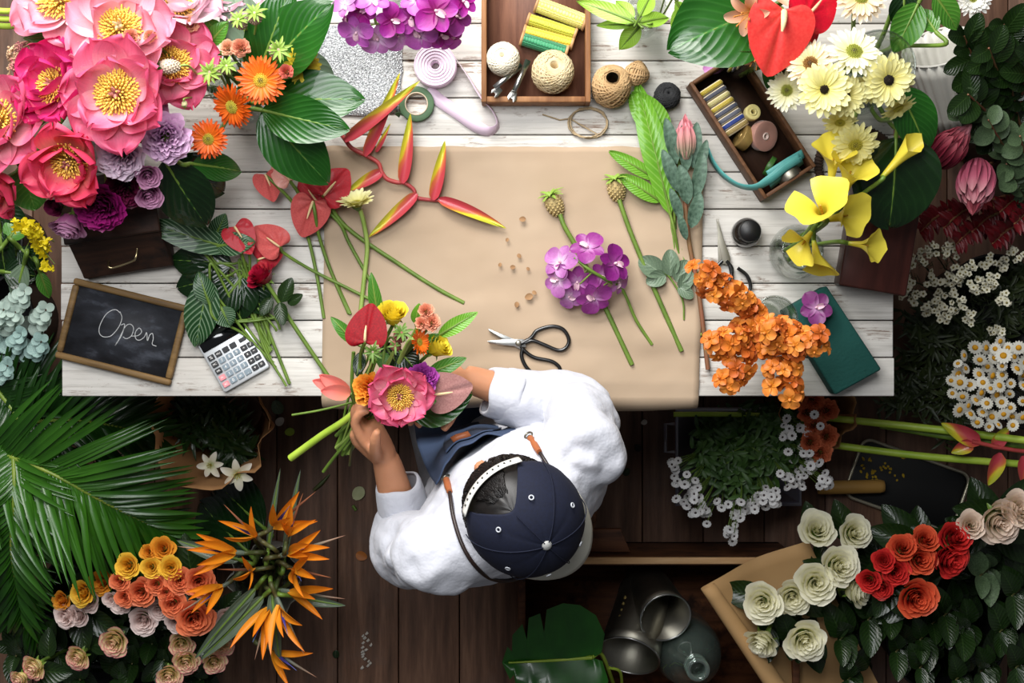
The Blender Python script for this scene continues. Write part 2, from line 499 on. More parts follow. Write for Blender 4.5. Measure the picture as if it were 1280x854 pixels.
# ---- broad glossy leaf with a stalk
def big_leaf(label, px, py, z, tip, tz, W, mat, base, name='broad_leaf', bow=.12, roll=0., group=None, p=.85, q=.75, fold=.18, quilt=.018, qn=7, wave=.02, nv=22, cat='leaf', stalkr=3, stalk_mat=None, upv=None):
    """blade from (px,py,z) to tip (tx,ty,tz), W in pixels"""
    a = P(px, py, z); b = P(tip[0], tip[1], tz); e = thing(name, label, cat, base, group)
    d = b - a; Ln = d.length; up = V(upv) if upv else V((0, 0, 1)); x = d.normalized()
    mb = MB(); w = L(W, (z + tz) / 2)
    M = fx(a, d, up) @ RX(roll)
    petal(mb, M, Ln, w, a0=bow * 2, a1=-bow * 4, cup=fold, p=p, q=q, nu=14, nv=nv, base=.05, ruf=wave, rf=2, quilt=quilt, qn=qn)
    mb.build('blade', mat, e)
    mr = MB(); pts = []; pv = 0
    xx = zz = 0; st = Ln / nv
    for i in range(nv):
        v = 1 - (1 - i / nv) ** 1.35; aa = bow * 2 - bow * 4 * v; st = Ln * (v - pv); pv = v
        if i: xx += math.cos(aa) * st; zz += math.sin(aa) * st
        pts.append(M @ V((xx, 0, zz - .0008)))
    mr.tube(pts, [L(2.4, z), L(.7, z)], 5); mr.build('midrib', stalk_mat or M_['stem'], e)
    bb = V(base)
    if (bb - a).length > .01: stem('stalk', e, [a, a - x * .03, (a + bb) / 2 - V((0, 0, .01)), bb], L(stalkr, z), stalk_mat or M_['stem'])
    return e

# ---- heart leaf (monstera, anthurium foliage)
def leaf_prism_mb(outline, n=10, fold=.2, quilt=.02, qv=8, droop=.2):
    """outline: list of (v, halfwidth) with v along the midrib 0..1"""
    mb = MB()
    for sd in (-1, 1):
        rows = []
        for v, w in outline:
            row = []
            for j in range(n + 1):
                u = j / n
                vv = v - .0 * u
                z = fold * u * w + quilt * abs(math.sin(qv * PI * (v - .3 * u))) * math.sin(PI * u) - droop * v * v
                row.append((v + .0, sd * w * u, z))
            rows.append(row)
        mb.grid(rows, flip=(sd > 0))
    # uv: make u run 0..1 across both halves
    for k, w4 in enumerate(mb.uv):
        half = k < len(mb.uv) // 2
        mb.uv[k] = tuple(((.5 - .5 * u) if half else (.5 + .5 * u), v) for u, v in w4)
    return mb

# ---- bird of paradise
def strelitzia(label, px, py, z, d, Ln, base, mats, spin=0, n=4, fan=.55, group=None, spread_dir=None, beak=1.0):
    """px,py,z: where the flower springs from its beak; d: direction of the beak; Ln metres"""
    pos = P(px, py, z); e = thing('bird_of_paradise', label, 'flower', base, group); r = random.Random(int(px * 3 + py))
    dd = V(d).normalized(); up = V(spread_dir or (0, 0, 1))
    M = fx(pos, dd, up, Ln) @ RX(spin)
    def bk():
        mb = MB(); rows = []
        for i in range(13):
            v = i / 12; w = .085 * (1 - v) ** .8 * (1 if v > .1 else .55 + 4.5 * v)
            rows.append([(v * 1.15 - .25, w * math.cos(t) * .6, .05 * math.sin(v * 3) - w * .9 * math.sin(t) * (.4 if math.sin(t) < 0 else 1.3)) for t in [2 * PI * k / 10 for k in range(10)]])
        mb.grid(rows, True); return mb.mesh('beak', mats[0])
    inst('beak', cached(('beak', mats[0].name), bk), e, M @ SC(beak))
    def sp():
        mb = MB(); petal(mb, None, .98, .17, a0=.1, a1=-.25, cup=.8, p=.8, q=.9, nu=6, nv=10, base=.5); return mb.mesh('sepal', mats[1])
    for i in range(n):
        t = (i / max(1, n - 1) - .5) * 2
        inst('sepal', cached(('sepal', mats[1].name), sp), e, M @ T((-.06 + .05 * i / n, 0, .05)) @ RZ(t * fan * .6 + r.uniform(-.12, .12)) @ RY(-.35 - (i % 2) * .45 - r.uniform(0, .25)) @ RX(r.uniform(-.8, .8)) @ SC(r.uniform(.75, 1.0)))
    def tg():
        mb = MB(); petal(mb, None, .62, .07, a0=.0, a1=.1, cup=.9, p=.45, q=.8, nu=4, nv=8, base=.6); mb.tube([(.3, 0, .02), (.8, 0, .05)], [.014, .004], 5); return mb.mesh('tongue', mats[2])
    for i in range(max(1, n // 3)):
        inst('tongue', cached(('tongue', mats[2].name), tg), e, M @ T((0, 0, .05)) @ RZ(r.uniform(-.35, .35)) @ RY(-.6 - r.uniform(0, .3)) @ SC(r.uniform(.8, 1)))
    b = V(base); p0 = M @ V((-.2, 0, 0))
    stem('stem', e, [p0, p0 - dd * .04 - V((0, 0, .03)), b], L(3, z), M_['stem_dark'])
    return e

# ---- palm frond
def frond(label, pts, mat, n=34, Ll=(.25, .33, .1), W=.02, group=None, droop=.6, ang=(1.1, .35), name='palm_frond', sides=(1, -1), tilt=0.0):
    pp = spline(pts, 12); e = thing(name, label, 'palm frond', pp[0], group); r = random.Random(len(label) * 7)
    mb = MB(); mb.tube(pp, [.006, .004, .0015], 6); mb.build('rachis', M_['stem_palm'], e)
    mb = MB(); k = len(pp)
    for i in range(n):
        t = (i + .7) / n; f = t * (k - 1); a = min(int(f), k - 2); q = pp[a].lerp(pp[a + 1], f - a)
        tan = (pp[a + 1] - pp[a]).normalized(); lat = tan.cross(V((0, 0, 1))).normalized()
        LL = lerp(Ll[0], Ll[1], t / .4) if t < .4 else lerp(Ll[1], Ll[2], (t - .4) / .6)
        for sd in sides:
            an = lerp(ang[0], ang[1], t) + r.uniform(-.1, .1)
            d = tan * math.cos(an) + lat * sd * math.sin(an) + V((0, 0, .25 + r.uniform(-.15, .2) + tilt * sd))
            petal(mb, fx(q, d, (0, 0, 1)), LL * r.uniform(.9, 1.08), W, a0=.1, a1=-droop * r.uniform(.6, 1.3), cup=.5, p=.6, q=.8, nu=2, nv=7, base=.4)
    mb.build('leaflets', mat, e); return e
# ---------------------------------------------------------------- shared materials
M_ = {}
M_['stem'] = mk('stem_green', '#6f8a34', '#4f6a26', rough=.45, scale=30)
M_['stem_pale'] = mk('stem_pale', '#9db45e', '#7b9640', rough=.45, scale=30)
M_['stem_lime'] = mk('stem_lime', '#b6cc4e', '#8fb033', rough=.4, scale=20)
M_['stem_dark'] = mk('stem_dark', '#3c5128', '#5a4a2c', rough=.5, scale=20)
M_['stem_brown'] = mk('stem_brown', '#8a4a3a', '#6b5a34', rough=.6, scale=30)
M_['stem_palm'] = mk('stem_palm', '#8f9a3c', '#5d7a2a', rough=.4)
M_['calyx'] = mk('calyx_green', '#5b7034', '#3f5526', rough=.6, scale=60)
M_['leaf_dark'] = leafmat('leaf_dark', '#101f0a', '#223a14', vein=.15, pale='#3c5628', trans=.08)
M_['leaf_mid'] = leafmat('leaf_mid', '#285a17', '#4f8a2b', pale='#86b052', trans=.18)
M_['leaf_lime'] = leafmat('leaf_lime', '#7fb52e', '#b4dc55', pale='#d3ee8a', trans=.35, veins=14)
M_['leaf_canna'] = leafmat('leaf_canna', '#0f3a0c', '#245c18', rough=.27, pale='#4a8a3c', veins=9, slant=9, vein=.14, coat=.3, trans=.15)
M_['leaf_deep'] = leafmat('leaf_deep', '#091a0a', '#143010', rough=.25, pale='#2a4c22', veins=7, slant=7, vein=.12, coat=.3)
M_['leaf_grey'] = leafmat('leaf_grey', '#4c5f4c', '#71866c', rough=.5, pale='#95a88c', veins=5, vein=.15)
M_['leaf_silver'] = mk('leaf_silver', '#9fb8ae', '#c3d3c6', rough=.55, scale=14, trans=.15)
M_['leaf_blue'] = mk('leaf_blue', '#6d8f8c', '#a8c2b8', rough=.55, scale=14, trans=.1)
M_['leaf_euca'] = mk('leaf_euca', '#33452c', '#5d7450', rough=.5, scale=20, trans=.1)
M_['leaf_proteas'] = mk('leaf_protea', '#314a3a', '#6c8874', rough=.5, scale=12, streak=.25)
M_['leaf_fern'] = leafmat('leaf_fern', '#4a8a1a', '#83bd38', pale='#c0e880', veins=16, slant=4, trans=.25)
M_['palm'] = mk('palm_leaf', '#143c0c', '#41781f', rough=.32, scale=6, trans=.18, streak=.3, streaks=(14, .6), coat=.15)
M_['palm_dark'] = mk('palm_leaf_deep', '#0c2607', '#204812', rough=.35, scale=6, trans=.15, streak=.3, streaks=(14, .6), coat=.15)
W_oak = woodmat('wood_tray', '#6b4226', '#a3744a', along=1)
W_dark = woodmat('wood_dark', '#1a100c', '#422a1e', along=0, worn='#15110f', scale=.8)
W_frame = woodmat('wood_frame', '#4f3a20', '#8a6c42', along=0)
W_box = woodmat('wood_organizer', '#4a2f1e', '#80583a', along=1)
W_crate = woodmat('wood_crate', '#3d2416', '#7a4c30', along=0, worn='#2a1810')
W_raw = woodmat('wood_raw', '#b98a58', '#e0b888', along=0)
W_maroon = woodmat('wood_maroon', '#1f0c09', '#43201a', along=1, scale=.7, rough=.35)
STEEL = mk('steel', '#c9c9c6', '#8f908c', rough=.28, metal=1, scale=12)
STEEL_D = mk('steel_dull', '#aaa698', '#77736a', rough=.42, metal=1, scale=9)
BLACKM = mk('black_enamel', '#0b0b0c', rough=.28, spec=.5, coat=.3)
GLASS = glassmat('clear_glass', '#f7faf8')
GLASSB = glassmat('bottle_glass', '#e2f0e8', .5, .04, .5, .10)
KRAFT = mk('kraft_paper', '#b09b84', '#a38d75', rough=.75, scale=5, bump=.12, bscale=30, spec=.25)
KRAFT_D = mk('kraft_wrap', '#c09062', '#a9794c', rough=.8, scale=7, bump=.2, bscale=24, spec=.2, trans=.1)

def floor_mat():
    t = NT('floor_boards'); oc = t.objc(); sp = t.n('SeparateXYZ'); t.l(oc, sp.inputs[0])
    idx = t.math('FLOOR', t.math('DIVIDE', t.math('ADD', sp.outputs[0], 20.0), .1483))
    wn = t.n('TexWhiteNoise', noise_dimensions='1D'); t.l(idx, wn.inputs['W'])
    cb = t.n('CombineXYZ'); t.l(t.math('MULTIPLY', sp.outputs[0], 18.0), cb.inputs[0]); t.l(t.math('ADD', t.math('MULTIPLY', sp.outputs[1], 1.6), t.math('MULTIPLY', wn.outputs[0], 30.0)), cb.inputs[1])
    g = t.noise(cb.outputs[0], 2.2, 6, .65)
    c = t.ramp(g, [(.28, hexc('#3d2b20')), (.5, hexc('#634737')), (.75, hexc('#8a6852'))])
    c = t.mixc(t.math('MULTIPLY', wn.outputs[0], .45), c, hexc('#4a342a'))
    w = t.ramp(t.noise(oc, 3.5, 5, .7), [(.5, (0, 0, 0, 1)), (.75, (1, 1, 1, 1))])
    c = t.mixc(t.math('MULTIPLY', w, .55), c, hexc('#66564f'))
    ch = t.ramp(t.noise(oc, 38, 5, .7), [(.70, (0, 0, 0, 1)), (.74, (1, 1, 1, 1))])
    c = t.mixc(t.math('MULTIPLY', ch, .35), c, hexc('#1c120e'))
    return t.done(t.bsdf(c, t.ramp(g, [(.2, (.62,) * 3 + (1,)), (.8, (.45,) * 3 + (1,))]), 0, .3, 0, t.bump(g, .35, .002)))
def plank_mat():
    t = NT('white_painted_planks'); oc = t.objc()
    g = t.noise(t.mapping(oc, (1.5, 34, 20)), 3, 6, .7)
    c = t.ramp(g, [(.25, hexc('#a39e97')), (.5, hexc('#c9c5be')), (.8, hexc('#d9d5cf'))])
    pa = t.ramp(t.noise(t.mapping(oc, (1, 2.2, 1)), 11, 6, .72), [(.55, (0, 0, 0, 1)), (.62, (1, 1, 1, 1))])
    gr = t.ramp(t.noise(t.mapping(oc, (4, 60, 20)), 3, 5, .7), [(.45, (0, 0, 0, 1)), (.62, (1, 1, 1, 1))])
    c = t.mixc(t.math('MULTIPLY', pa, gr), c, hexc('#6e5544'))
    s2 = t.ramp(t.noise(oc, 3.2, 4, .6), [(.48, (0, 0, 0, 1)), (.8, (1, 1, 1, 1))])
    c = t.mixc(t.math('MULTIPLY', s2, .35), c, hexc('#b5a99b'))
    return t.done(t.bsdf(c, .55, 0, .35, 0, t.bump(g, .5, .0015)))

# floor
mb = MB(); pitch = .1483
x = -20 * pitch + .0
for i in range(40):
    x0 = -20 + .1483 * math.floor((-2.6 + 20) / .1483) + i * pitch
    mb.box((x0 + .0012, -2.2, -.03), (x0 + pitch - .0012, 2.4, 0))
FLOOR = struct(mb.build('floor', floor_mat(), bevel=.0018))
struct((lambda m: (m.box((-3.2, -2.6, -.08), (3.6, 2.8, -.031)), m.build('floor_subfloor', mk('subfloor', '#0c0806', rough=.9)))[1])(MB()))

# table
TX0, TX1 = P(75, 0, TZ).x, P(1118, 0, TZ).x
TY0 = P(0, 496, TZ).y; TY1 = .86
tbl = thing('work_table', 'long white-painted plank work table covered with flowers and florist tools', 'table', ((TX0 + TX1) / 2, (TY0 + TY1) / 2, 0))
mb = MB(); y = TY0; pit = .0715; rr = random.Random(2)
seam = P(0, 447, TZ).y
edges = [TY0] + [seam + k * pit for k in range(0, 13)]
for i in range(len(edges) - 1):
    dz = rr.uniform(-.0008, .0004)
    mb.box((TX0 + rr.uniform(0, .004), edges[i] + .0011, TZ - .028), (TX1 - rr.uniform(0, .003), edges[i + 1] - .0011, TZ + dz - .0006))
top = mb.build('tabletop', plank_mat(), tbl, bevel=.0018)
TY1 = edges[-1]
white = mk('white_paint', '#d9d5ce', '#b7afa5', rough=.6, scale=9)
mb = MB()
mb.box((TX0 + .02, TY0 + .02, TZ - .034), (TX1 - .02, TY1 - .02, TZ - .028)); mb.build('underboard', mk('dark_under', '#2a211b', rough=.8), tbl)
mb = MB(); 
mb.box((TX0 + .06, TY0 + .05, TZ - .12), (TX1 - .06, TY0 + .07, TZ - .034)); mb.box((TX0 + .06, TY1 - .07, TZ - .12), (TX1 - .06, TY1 - .05, TZ - .034))
mb.box((TX0 + .05, TY0 + .05, TZ - .12), (TX0 + .07, TY1 - .05, TZ - .034)); mb.box((TX1 - .07, TY0 + .05, TZ - .12), (TX1 - .05, TY1 - .05, TZ - .034))
mb.build('apron_rail', white, tbl, bevel=.002)
for lx in (TX0 + .04, TX1 - .1):
    for ly in (TY0 + .04, TY1 - .1):
        mb = MB(); mb.box((lx, ly, 0), (lx + .06, ly + .06, TZ - .034)); mb.build('leg', white, tbl, bevel=.004)

# kraft paper runner, hanging over the front edge
def paper():
    mb = MB(); rows = []
    xl0, xl1 = P(408, 0, TZ).x, P(880, 0, TZ).x; ys = P(0, 184, TZ).y
    prof = [(ys - (ys - TY0) * i / 44, .0022) for i in range(45)]
    for yy, zz in ((-.004, .0018), (-.011, -.003), (-.015, -.011), (-.016, -.03), (-.014, -.055)): prof.append((TY0 + yy, zz))
    for i, (yy, zz) in enumerate(prof):
        t = min(i / 44, 1); x0 = lerp(xl0, P(402, 0, TZ).x, t); x1 = lerp(xl1, P(873, 0, TZ).x, t); row = []
        for j in range(61):
            xx = lerp(x0, x1, j / 60)
            w = mnoise.noise(V((xx * 5, yy * 9, .3))) * .5 + .5
            w2 = max(0, mnoise.noise(V((xx * 2.2 + 3, yy * 16, 1.7))))
            dz = (.004 * w + .012 * w2 + .0012 * mnoise.noise(V((xx * 25, yy * 40, 4)))) * (1 if i < 43 else .15)
            if i <= 1: dz += .002 * abs(math.sin(j * .9 + math.sin(j)))
            yo = .003 * mnoise.noise(V((xx * 22, 0, 5))) if i == 0 else 0
            if i > 45: yo -= .004 * abs(math.sin(xx * 7)) * (i - 45)
            row.append((xx, yy + yo, TZ + zz + dz))
        rows.append(row)
    mb.grid(rows, flip=True)
    return tag(mb.build('kraft_paper_sheet', KRAFT, solid=.0006, off=1), 'large wavy sheet of brown kraft paper spread over the white table', 'paper')
PAPER = paper()

# grey glitter sheet under the big leaves
def glitter():
    t = NT('grey_glitter'); oc = t.objc()
    v = t.n('TexVoronoi'); v.inputs['Scale'].default_value = 420; t.l(oc, v.inputs['Vector'])
    c = t.ramp(t.noise(oc, 300, 2), [(.35, hexc('#84878a')), (.65, hexc('#dfe2e4'))])
    return t.done(t.bsdf(c, .35, .35, .6, 0, t.bump(v.outputs['Distance'], 1.0, .002)))
mb = MB(); cs = [P(352, 30, TZ), P(505, 36, TZ), P(500, 142, TZ), P(352, 150, TZ)]
rows = []
for i in range(9):
    rows.append([cs[0].lerp(cs[1], j / 9).lerp(cs[3].lerp(cs[2], j / 9), i / 8) + V((.002 * math.sin(i * 2), .002 * math.sin(j * 1.7), .0018 + .001 * math.sin(i + j))) for j in range(10)])
mb.grid(rows, flip=True); tag(mb.build('glitter_sheet', glitter(), solid=.0012, off=1), 'sheet of grey glitter felt lying beside the pink ribbon roll', 'craft sheet')
# ---------------------------------------------------------------- things on the table that are not plants
def obox(px, py, w, h, ang, z=TZ):   # local frame centred at the pixel point, rotated by ang (image: counter-clockwise)
    return P(px, py, z)
def rrect(w, h, r, k=5):
    o = []
    for cx, cy, a0 in ((w / 2 - r, h / 2 - r, 0), (-w / 2 + r, h / 2 - r, 90), (-w / 2 + r, -h / 2 + r, 180), (w / 2 - r, -h / 2 + r, 270)):
        for i in range(k + 1):
            a = math.radians(a0 + 90 * i / k); o.append((cx + r * math.cos(a), cy + r * math.sin(a)))
    return o
def local_thing(name, label, cat, px, py, z, ang, group=None):
    return thing(name, label, cat, P(px, py, z), group, math.radians(ang))

# chalkboard
W, Hh = .228, .158
e = local_thing('chalkboard', 'framed chalkboard with Open written on it in white chalk', 'chalkboard', 155, 415, TZ, -14.0)
e.location.z = TZ + .003; e.rotation_euler = (0.0, 0, math.radians(-14.0))
mb = MB(); fw = .013
for lo, hi in (((-W / 2, -Hh / 2, 0), (W / 2, -Hh / 2 + fw, .014)), ((-W / 2, Hh / 2 - fw, 0), (W / 2, Hh / 2, .014)), ((-W / 2, -Hh / 2 + fw, 0), (-W / 2 + fw, Hh / 2 - fw, .0138)), ((W / 2 - fw, -Hh / 2 + fw, 0), (W / 2, Hh / 2 - fw, .0138))):
    mb.box(lo, hi)
mb.build('frame', W_frame, e, bevel=.004, local=True)
t = NT('chalk_slate'); oc = t.objc()
n = t.noise(t.mapping(oc, (1, 2, 1), (0, 0, .5)), 16, 5, .6)
c = t.ramp(n, [(.35, hexc('#1b1c20')), (.55, hexc('#2c2e34')), (.75, hexc('#5a5e68'))])
SLATE = t.done(t.bsdf(c, .6, 0, .35))
mb = MB(); mb.box((-W / 2 + .006, -Hh / 2 + .006, .002), (W / 2 - .006, Hh / 2 - .006, .008)); mb.build('slate', SLATE, e, local=True)
strokes = [[(480, 515), (455, 497), (420, 515), (395, 560), (393, 590), (410, 605), (440, 600), (470, 565), (482, 530), (474, 505)],
           [(478, 558), (493, 556), (480, 600), (455, 640), (470, 615), (495, 565), (515, 555), (528, 570), (520, 600), (500, 612), (486, 605)],
           [(520, 602), (545, 600), (560, 585), (550, 570), (535, 588), (537, 612), (552, 618), (570, 606), (580, 588), (583, 620), (592, 598), (603, 592), (606, 612), (602, 634), (618, 642)]]
mb = MB(); inv = gmat(e).inverted()
for st in strokes:
    pts = [inv @ P(x / 3.164, 230 + y / 3.164, TZ + .0115) for x, y in st]
    for p in pts: p.z = .0083
    mb.tube(spline(pts, 6), .0008, 6, flat=.4)
mb.build('chalk_writing', mk('chalk', '#e4e4e2', '#a9abad', rough=.9, scale=400), e, local=True)['label'] = 'white chalk handwriting reading Open'

# wooden box with sloping lid and wire handle
e = local_thing('wooden_box', 'dark worn wooden box with a bent wire handle behind the chalkboard', 'box', 157, 285, TZ, 8.5)
bw, bd = .172, .175
def prism_x(mb, prof, x0, x1):  # profile in y,z
    n = len(prof); b = len(mb.v)
    for xx in (x0, x1):
        for yy, zz in prof: mb.v.append(V((xx, yy, zz)))
    mb.f.append(tuple(b + i for i in range(n))[::-1]); mb.f.append(tuple(b + n + i for i in range(n))); mb.m += [0, 0]; mb.uv += [tuple((0, 0) for _ in prof)] * 2
    for i in range(n):
        j = (i + 1) % n; mb.f.append((b + i, b + j, b + n + j, b + n + i)); mb.m.append(0); mb.uv.append(((0, 0), (1, 0), (1, 1), (0, 1)))
mb = MB(); prism_x(mb, [(-bd / 2, 0), (bd / 2, 0), (bd / 2, .10), (-bd / 2 + .062, .10), (-bd / 2 + .006, .034), (-bd / 2, .03)][::-1], -bw / 2, bw / 2)
mb.build('body', W_dark, e, bevel=.003, local=True)
mb = MB(); mb.box((-bw / 2 - .004, -bd / 2 + .06, .10), (bw / 2 + .004, bd / 2 + .004, .112)); mb.build('lid', W_dark, e, bevel=.003, local=True)
mb = MB(); hp = [(-.028, -.062, .05), (-.026, -.074, .066), (-.018, -.078, .066), (.02, -.072, .072), (.03, -.066, .078), (.034, -.05, .074)]
mb.tube(spline(hp, 5), .0022, 6); mb.build('handle', mk('brass_wire', '#d8c79a', rough=.3, metal=1), e, local=True)['label'] = 'bent pale metal wire handle'

# calculator
cw, ch = .1, .138
e = local_thing('calculator', 'silver desktop calculator with dark screen half under variegated leaves', 'calculator', 288, 436, TZ + .001, 29.8)
mb = MB(); mb.prism(rrect(cw, ch, .005), 0, .011); mb.build('body', mk('calc_silver', '#b9bcbe', rough=.38, metal=.25), e, bevel=.0015, local=True)
mb = MB(); mb.prism(rrect(cw * .93, .047, .003), .0105, .0125, M=T((0, ch / 2 - .029, 0))); mb.build('screen', mk('calc_screen', '#0d0e10', rough=.15, spec=.6, coat=.5), e, local=True)
mb = MB(); mb.box((-.032, ch / 2 - .033, .0124), (.034, ch / 2 - .016, .0128)); mb.build('display', mk('calc_lcd', '#2b2f2a', rough=.2), e, local=True)
KB = mk('key_black', '#1a1b1e', rough=.4); KG = mk('key_grey', '#7c8a94', rough=.4); KP = mk('key_pink', '#d98a90', rough=.4); LEG = mk('key_print', '#eceae6', rough=.6)
def key(x, y, w, h, m, txt):
    me = cached(('key', w, h, m.name), lambda: (lambda q: (q.prism(rrect(w, h, .0015, 3), .0, .0032), q.mesh('key', m, False))[1])(MB()))
    o = bpy.data.objects.new('key', me); COL.objects.link(o); o.parent = e; o.location = (x, y, .0108); mods(o, .0006)
    if m is KP: o['label'] = 'pink key'
    if m is KG: o['label'] = 'grey number key'
    if txt:
        cu = bpy.data.curves.new('key_print', 'FONT'); cu.body = txt; cu.size = h * .82 if len(txt) < 2 else h * .5; cu.align_x = 'CENTER'; cu.align_y = 'CENTER'; cu.extrude = .0001
        q0 = bpy.data.objects.new('key_print', cu); me2 = bpy.data.meshes.new_from_object(q0); me2.materials.clear(); me2.materials.append(LEG); bpy.data.objects.remove(q0); q = bpy.data.objects.new('key_print', me2); COL.objects.link(q); q.parent = o; q.location = (0, 0, .0034)
kx = [-.0385, -.0225, -.0065, .0095, .0255, .0395]; ky = [.002, -.0125, -.027, -.0415, -.056]
tab = [['%', 'MU', '', '', '+/-', 'C'], ['MC', '7', '8', '9', '÷', '√'], ['MR', '4', '5', '6', '×', '−'], ['M-', '1', '2', '3', '+', '='], ['AC', '0', '00', '.', '+', '=']]
for r in range(5):
    for c in range(6):
        if r == 0 and c > 3: continue
        m = KB
        if r > 0 and 1 <= c <= 3: m = KG
        if r >= 3 and c == 0: m = KP
        key(kx[c], ky[r], .0128, .0105, m, tab[r][c])
key(.0305, .003, .014, .007, KB, '')

# scissors
def loop_handle(mb, pts, r): mb.tube(spline(pts + pts[:1], 6)[:-1], r, 8, closed=True)
e = thing('scissors', 'black-handled florist scissors lying open on the kraft paper', 'scissors', P(652, 431, TZ + .006))
zz = TZ + .011
def blade(pts, name, m, lab=None):
    q = [P(x, y, zz) for x, y in pts]; mb = MB(); mb.prism([(p.x, p.y) for p in q], zz - .001, zz + .0012); return mb.build(name, m, e, bevel=.0004)
def ccw(pts): 
    a = sum(pts[i][0] * pts[(i + 1) % len(pts)][1] - pts[(i + 1) % len(pts)][0] * pts[i][1] for i in range(len(pts)))
    return pts if a < 0 else pts[::-1]
blade(ccw([(610, 411), (616, 413), (650, 427), (657, 432), (650, 437), (634, 428), (612, 415)]), 'blade', STEEL)
zz += .0026
blade(ccw([(609, 426), (640, 424), (655, 424), (658, 434), (644, 433), (612, 430)]), 'blade', STEEL)
zz -= .001
mb = MB(); mb.lathe([(.0, .0012), (.006, .0012), (.006, .004), (.004, .006), (0.0, .006)], 14, M=T(P(648, 429, zz))); mb.build('pivot', STEEL_D, e)
mb = MB(); lp = [(653, 429), (664, 424), (690, 413), (706, 417), (711, 426), (706, 437), (694, 439), (676, 432), (660, 427)]
mb.tube([P(x, y, zz + .001) for x, y in [(646, 430), (653, 429), (660, 425)]], .0042, 8)
mb.tube(spline([P(x, y, zz + .001) for x, y in [(658, 427), (665, 421), (672, 413), (690, 408), (704, 412), (711, 424), (708, 434), (698, 438), (680, 431), (666, 426), (656, 429)]], 5), .0037, 8); mb.build('handle', BLACKM, e)
mb = MB(); mb.tube(spline([P(x, y, zz - .001) for x, y in [(650, 430), (655, 438), (668, 447), (690, 452), (700, 461), (695, 470), (684, 474), (670, 470), (658, 459), (652, 446), (653, 436)]], 5), .0037, 8); mb.build('handle', BLACKM, e)

# bonsai shears, right
e = thing('bonsai_shears', 'worn steel shears with black loop handles beside the ink bottle', 'shears', P(912, 330, TZ + .004))
zz = TZ + .006
blade(ccw([(897, 273), (902, 290), (911, 325), (910, 332), (898, 330), (897, 300)]), 'blade', STEEL_D); zz += .003
blade(ccw([(895, 273), (905, 300), (913, 322), (912, 331), (903, 330), (899, 305)]), 'blade', STEEL_D)
mb = MB(); mb.tube(spline([P(x, y, zz) for x, y in [(903, 326), (895, 336), (896, 350), (903, 360), (912, 350), (915, 336), (908, 326)]], 5), .0036, 8); mb.build('handle', BLACKM, e)
mb = MB(); mb.tube(spline([P(x, y, zz) for x, y in [(912, 330), (915, 345), (917, 362), (930, 372), (938, 360), (934, 345), (922, 335)]], 5), .0036, 8); mb.build('handle', BLACKM, e)

# ink bottle
e = thing('ink_bottle', 'small round bottle with black cap beside the shears', 'bottle', P(931, 292, TZ))
c = V(e.location)
mb = MB(); mb.lathe([(0.001, .001), (.026, .001), (.028, .006), (.028, .03), (.022, .042), (.017, .046), (0.001, .046)], 28, M=T(c)); mb.build('body', mk('dark_bottle', '#15100f', rough=.1, spec=.6, coat=.6), e)
mb = MB(); mb.lathe([(.0195, .045), (.0205, .047), (.0205, .066), (.019, .069), (.0, .069)], 28, M=T(c)); mb.build('cap', mk('black_cap', '#0d0d0e', rough=.45), e)

# green floral foam
e = thing('floral_foam', 'block of dark green floral foam at the table corner', 'foam block', P(1040, 422, TZ))
def foam():
    t = NT('floral_foam'); oc = t.objc(); v = t.ramp(t.noise(oc, 45, 5, .7), [(.62, (0, 0, 0, 1)), (.7, (1, 1, 1, 1))])
    c = t.mixc(v, hexc('#163f39'), hexc('#0b2521')); c = t.mixc(t.noise(oc, 12, 3), c, hexc('#1b4a44'))
    return t.done(t.bsdf(c, .85, 0, .2, 0, t.bump(t.noise(oc, 180, 4), .5, .002)))
q = [P(x, y, TZ + .05) for x, y in [(979, 388), (1033, 357), (1102, 462), (1044, 494)]]
mb = MB(); mb.prism([(p.x, p.y) for p in q[::-1]], TZ + .002, TZ + .052); mb.build('block', foam(), e, bevel=.004)

# maroon wooden box (right) and leather loop
e = local_thing('maroon_box', 'dark maroon wooden box standing at the table edge under the broad leaf', 'box', 1090, 300, TZ, -9.5)
mb = MB(); mb.box((-.060, -.098, 0), (.060, .098, .062)); mb.build('body', W_maroon, e, bevel=.006, local=True)
mb = MB(); mb.box((-.064, -.102, .062), (.064, .102, .074)); mb.build('lid', W_maroon, e, bevel=.004, local=True)
cc = [P(1068, 196, TZ + .012), ]
mb = MB(); ctr = P(1070, 208, TZ)
mb.tube([ctr + V((.075 * math.cos(2 * PI * i / 40), .068 * math.sin(2 * PI * i / 40), .009 + .003 * math.sin(4 * PI * i / 40))) for i in range(40)], .0075, 8, closed=True)
for k in range(70):
    a = 2 * PI * k / 70; p = ctr + V((.075 * math.cos(a), .068 * math.sin(a), .009)); rr_ = V((math.cos(a), math.sin(a), 0))
    mb.tube([p - rr_ * .0085 + V((0, 0, .002)), p + V((.002 * -math.sin(a), .002 * math.cos(a), .0095)), p + rr_ * .0085 + V((0, 0, .002))], .0016, 4)
tag(mb.build('vine_ring', mk('vine_bark', '#2e2018', '#4c372a', rough=.8, scale=40)), 'dark twisted vine ring lying behind the yellow callas', 'wreath ring')

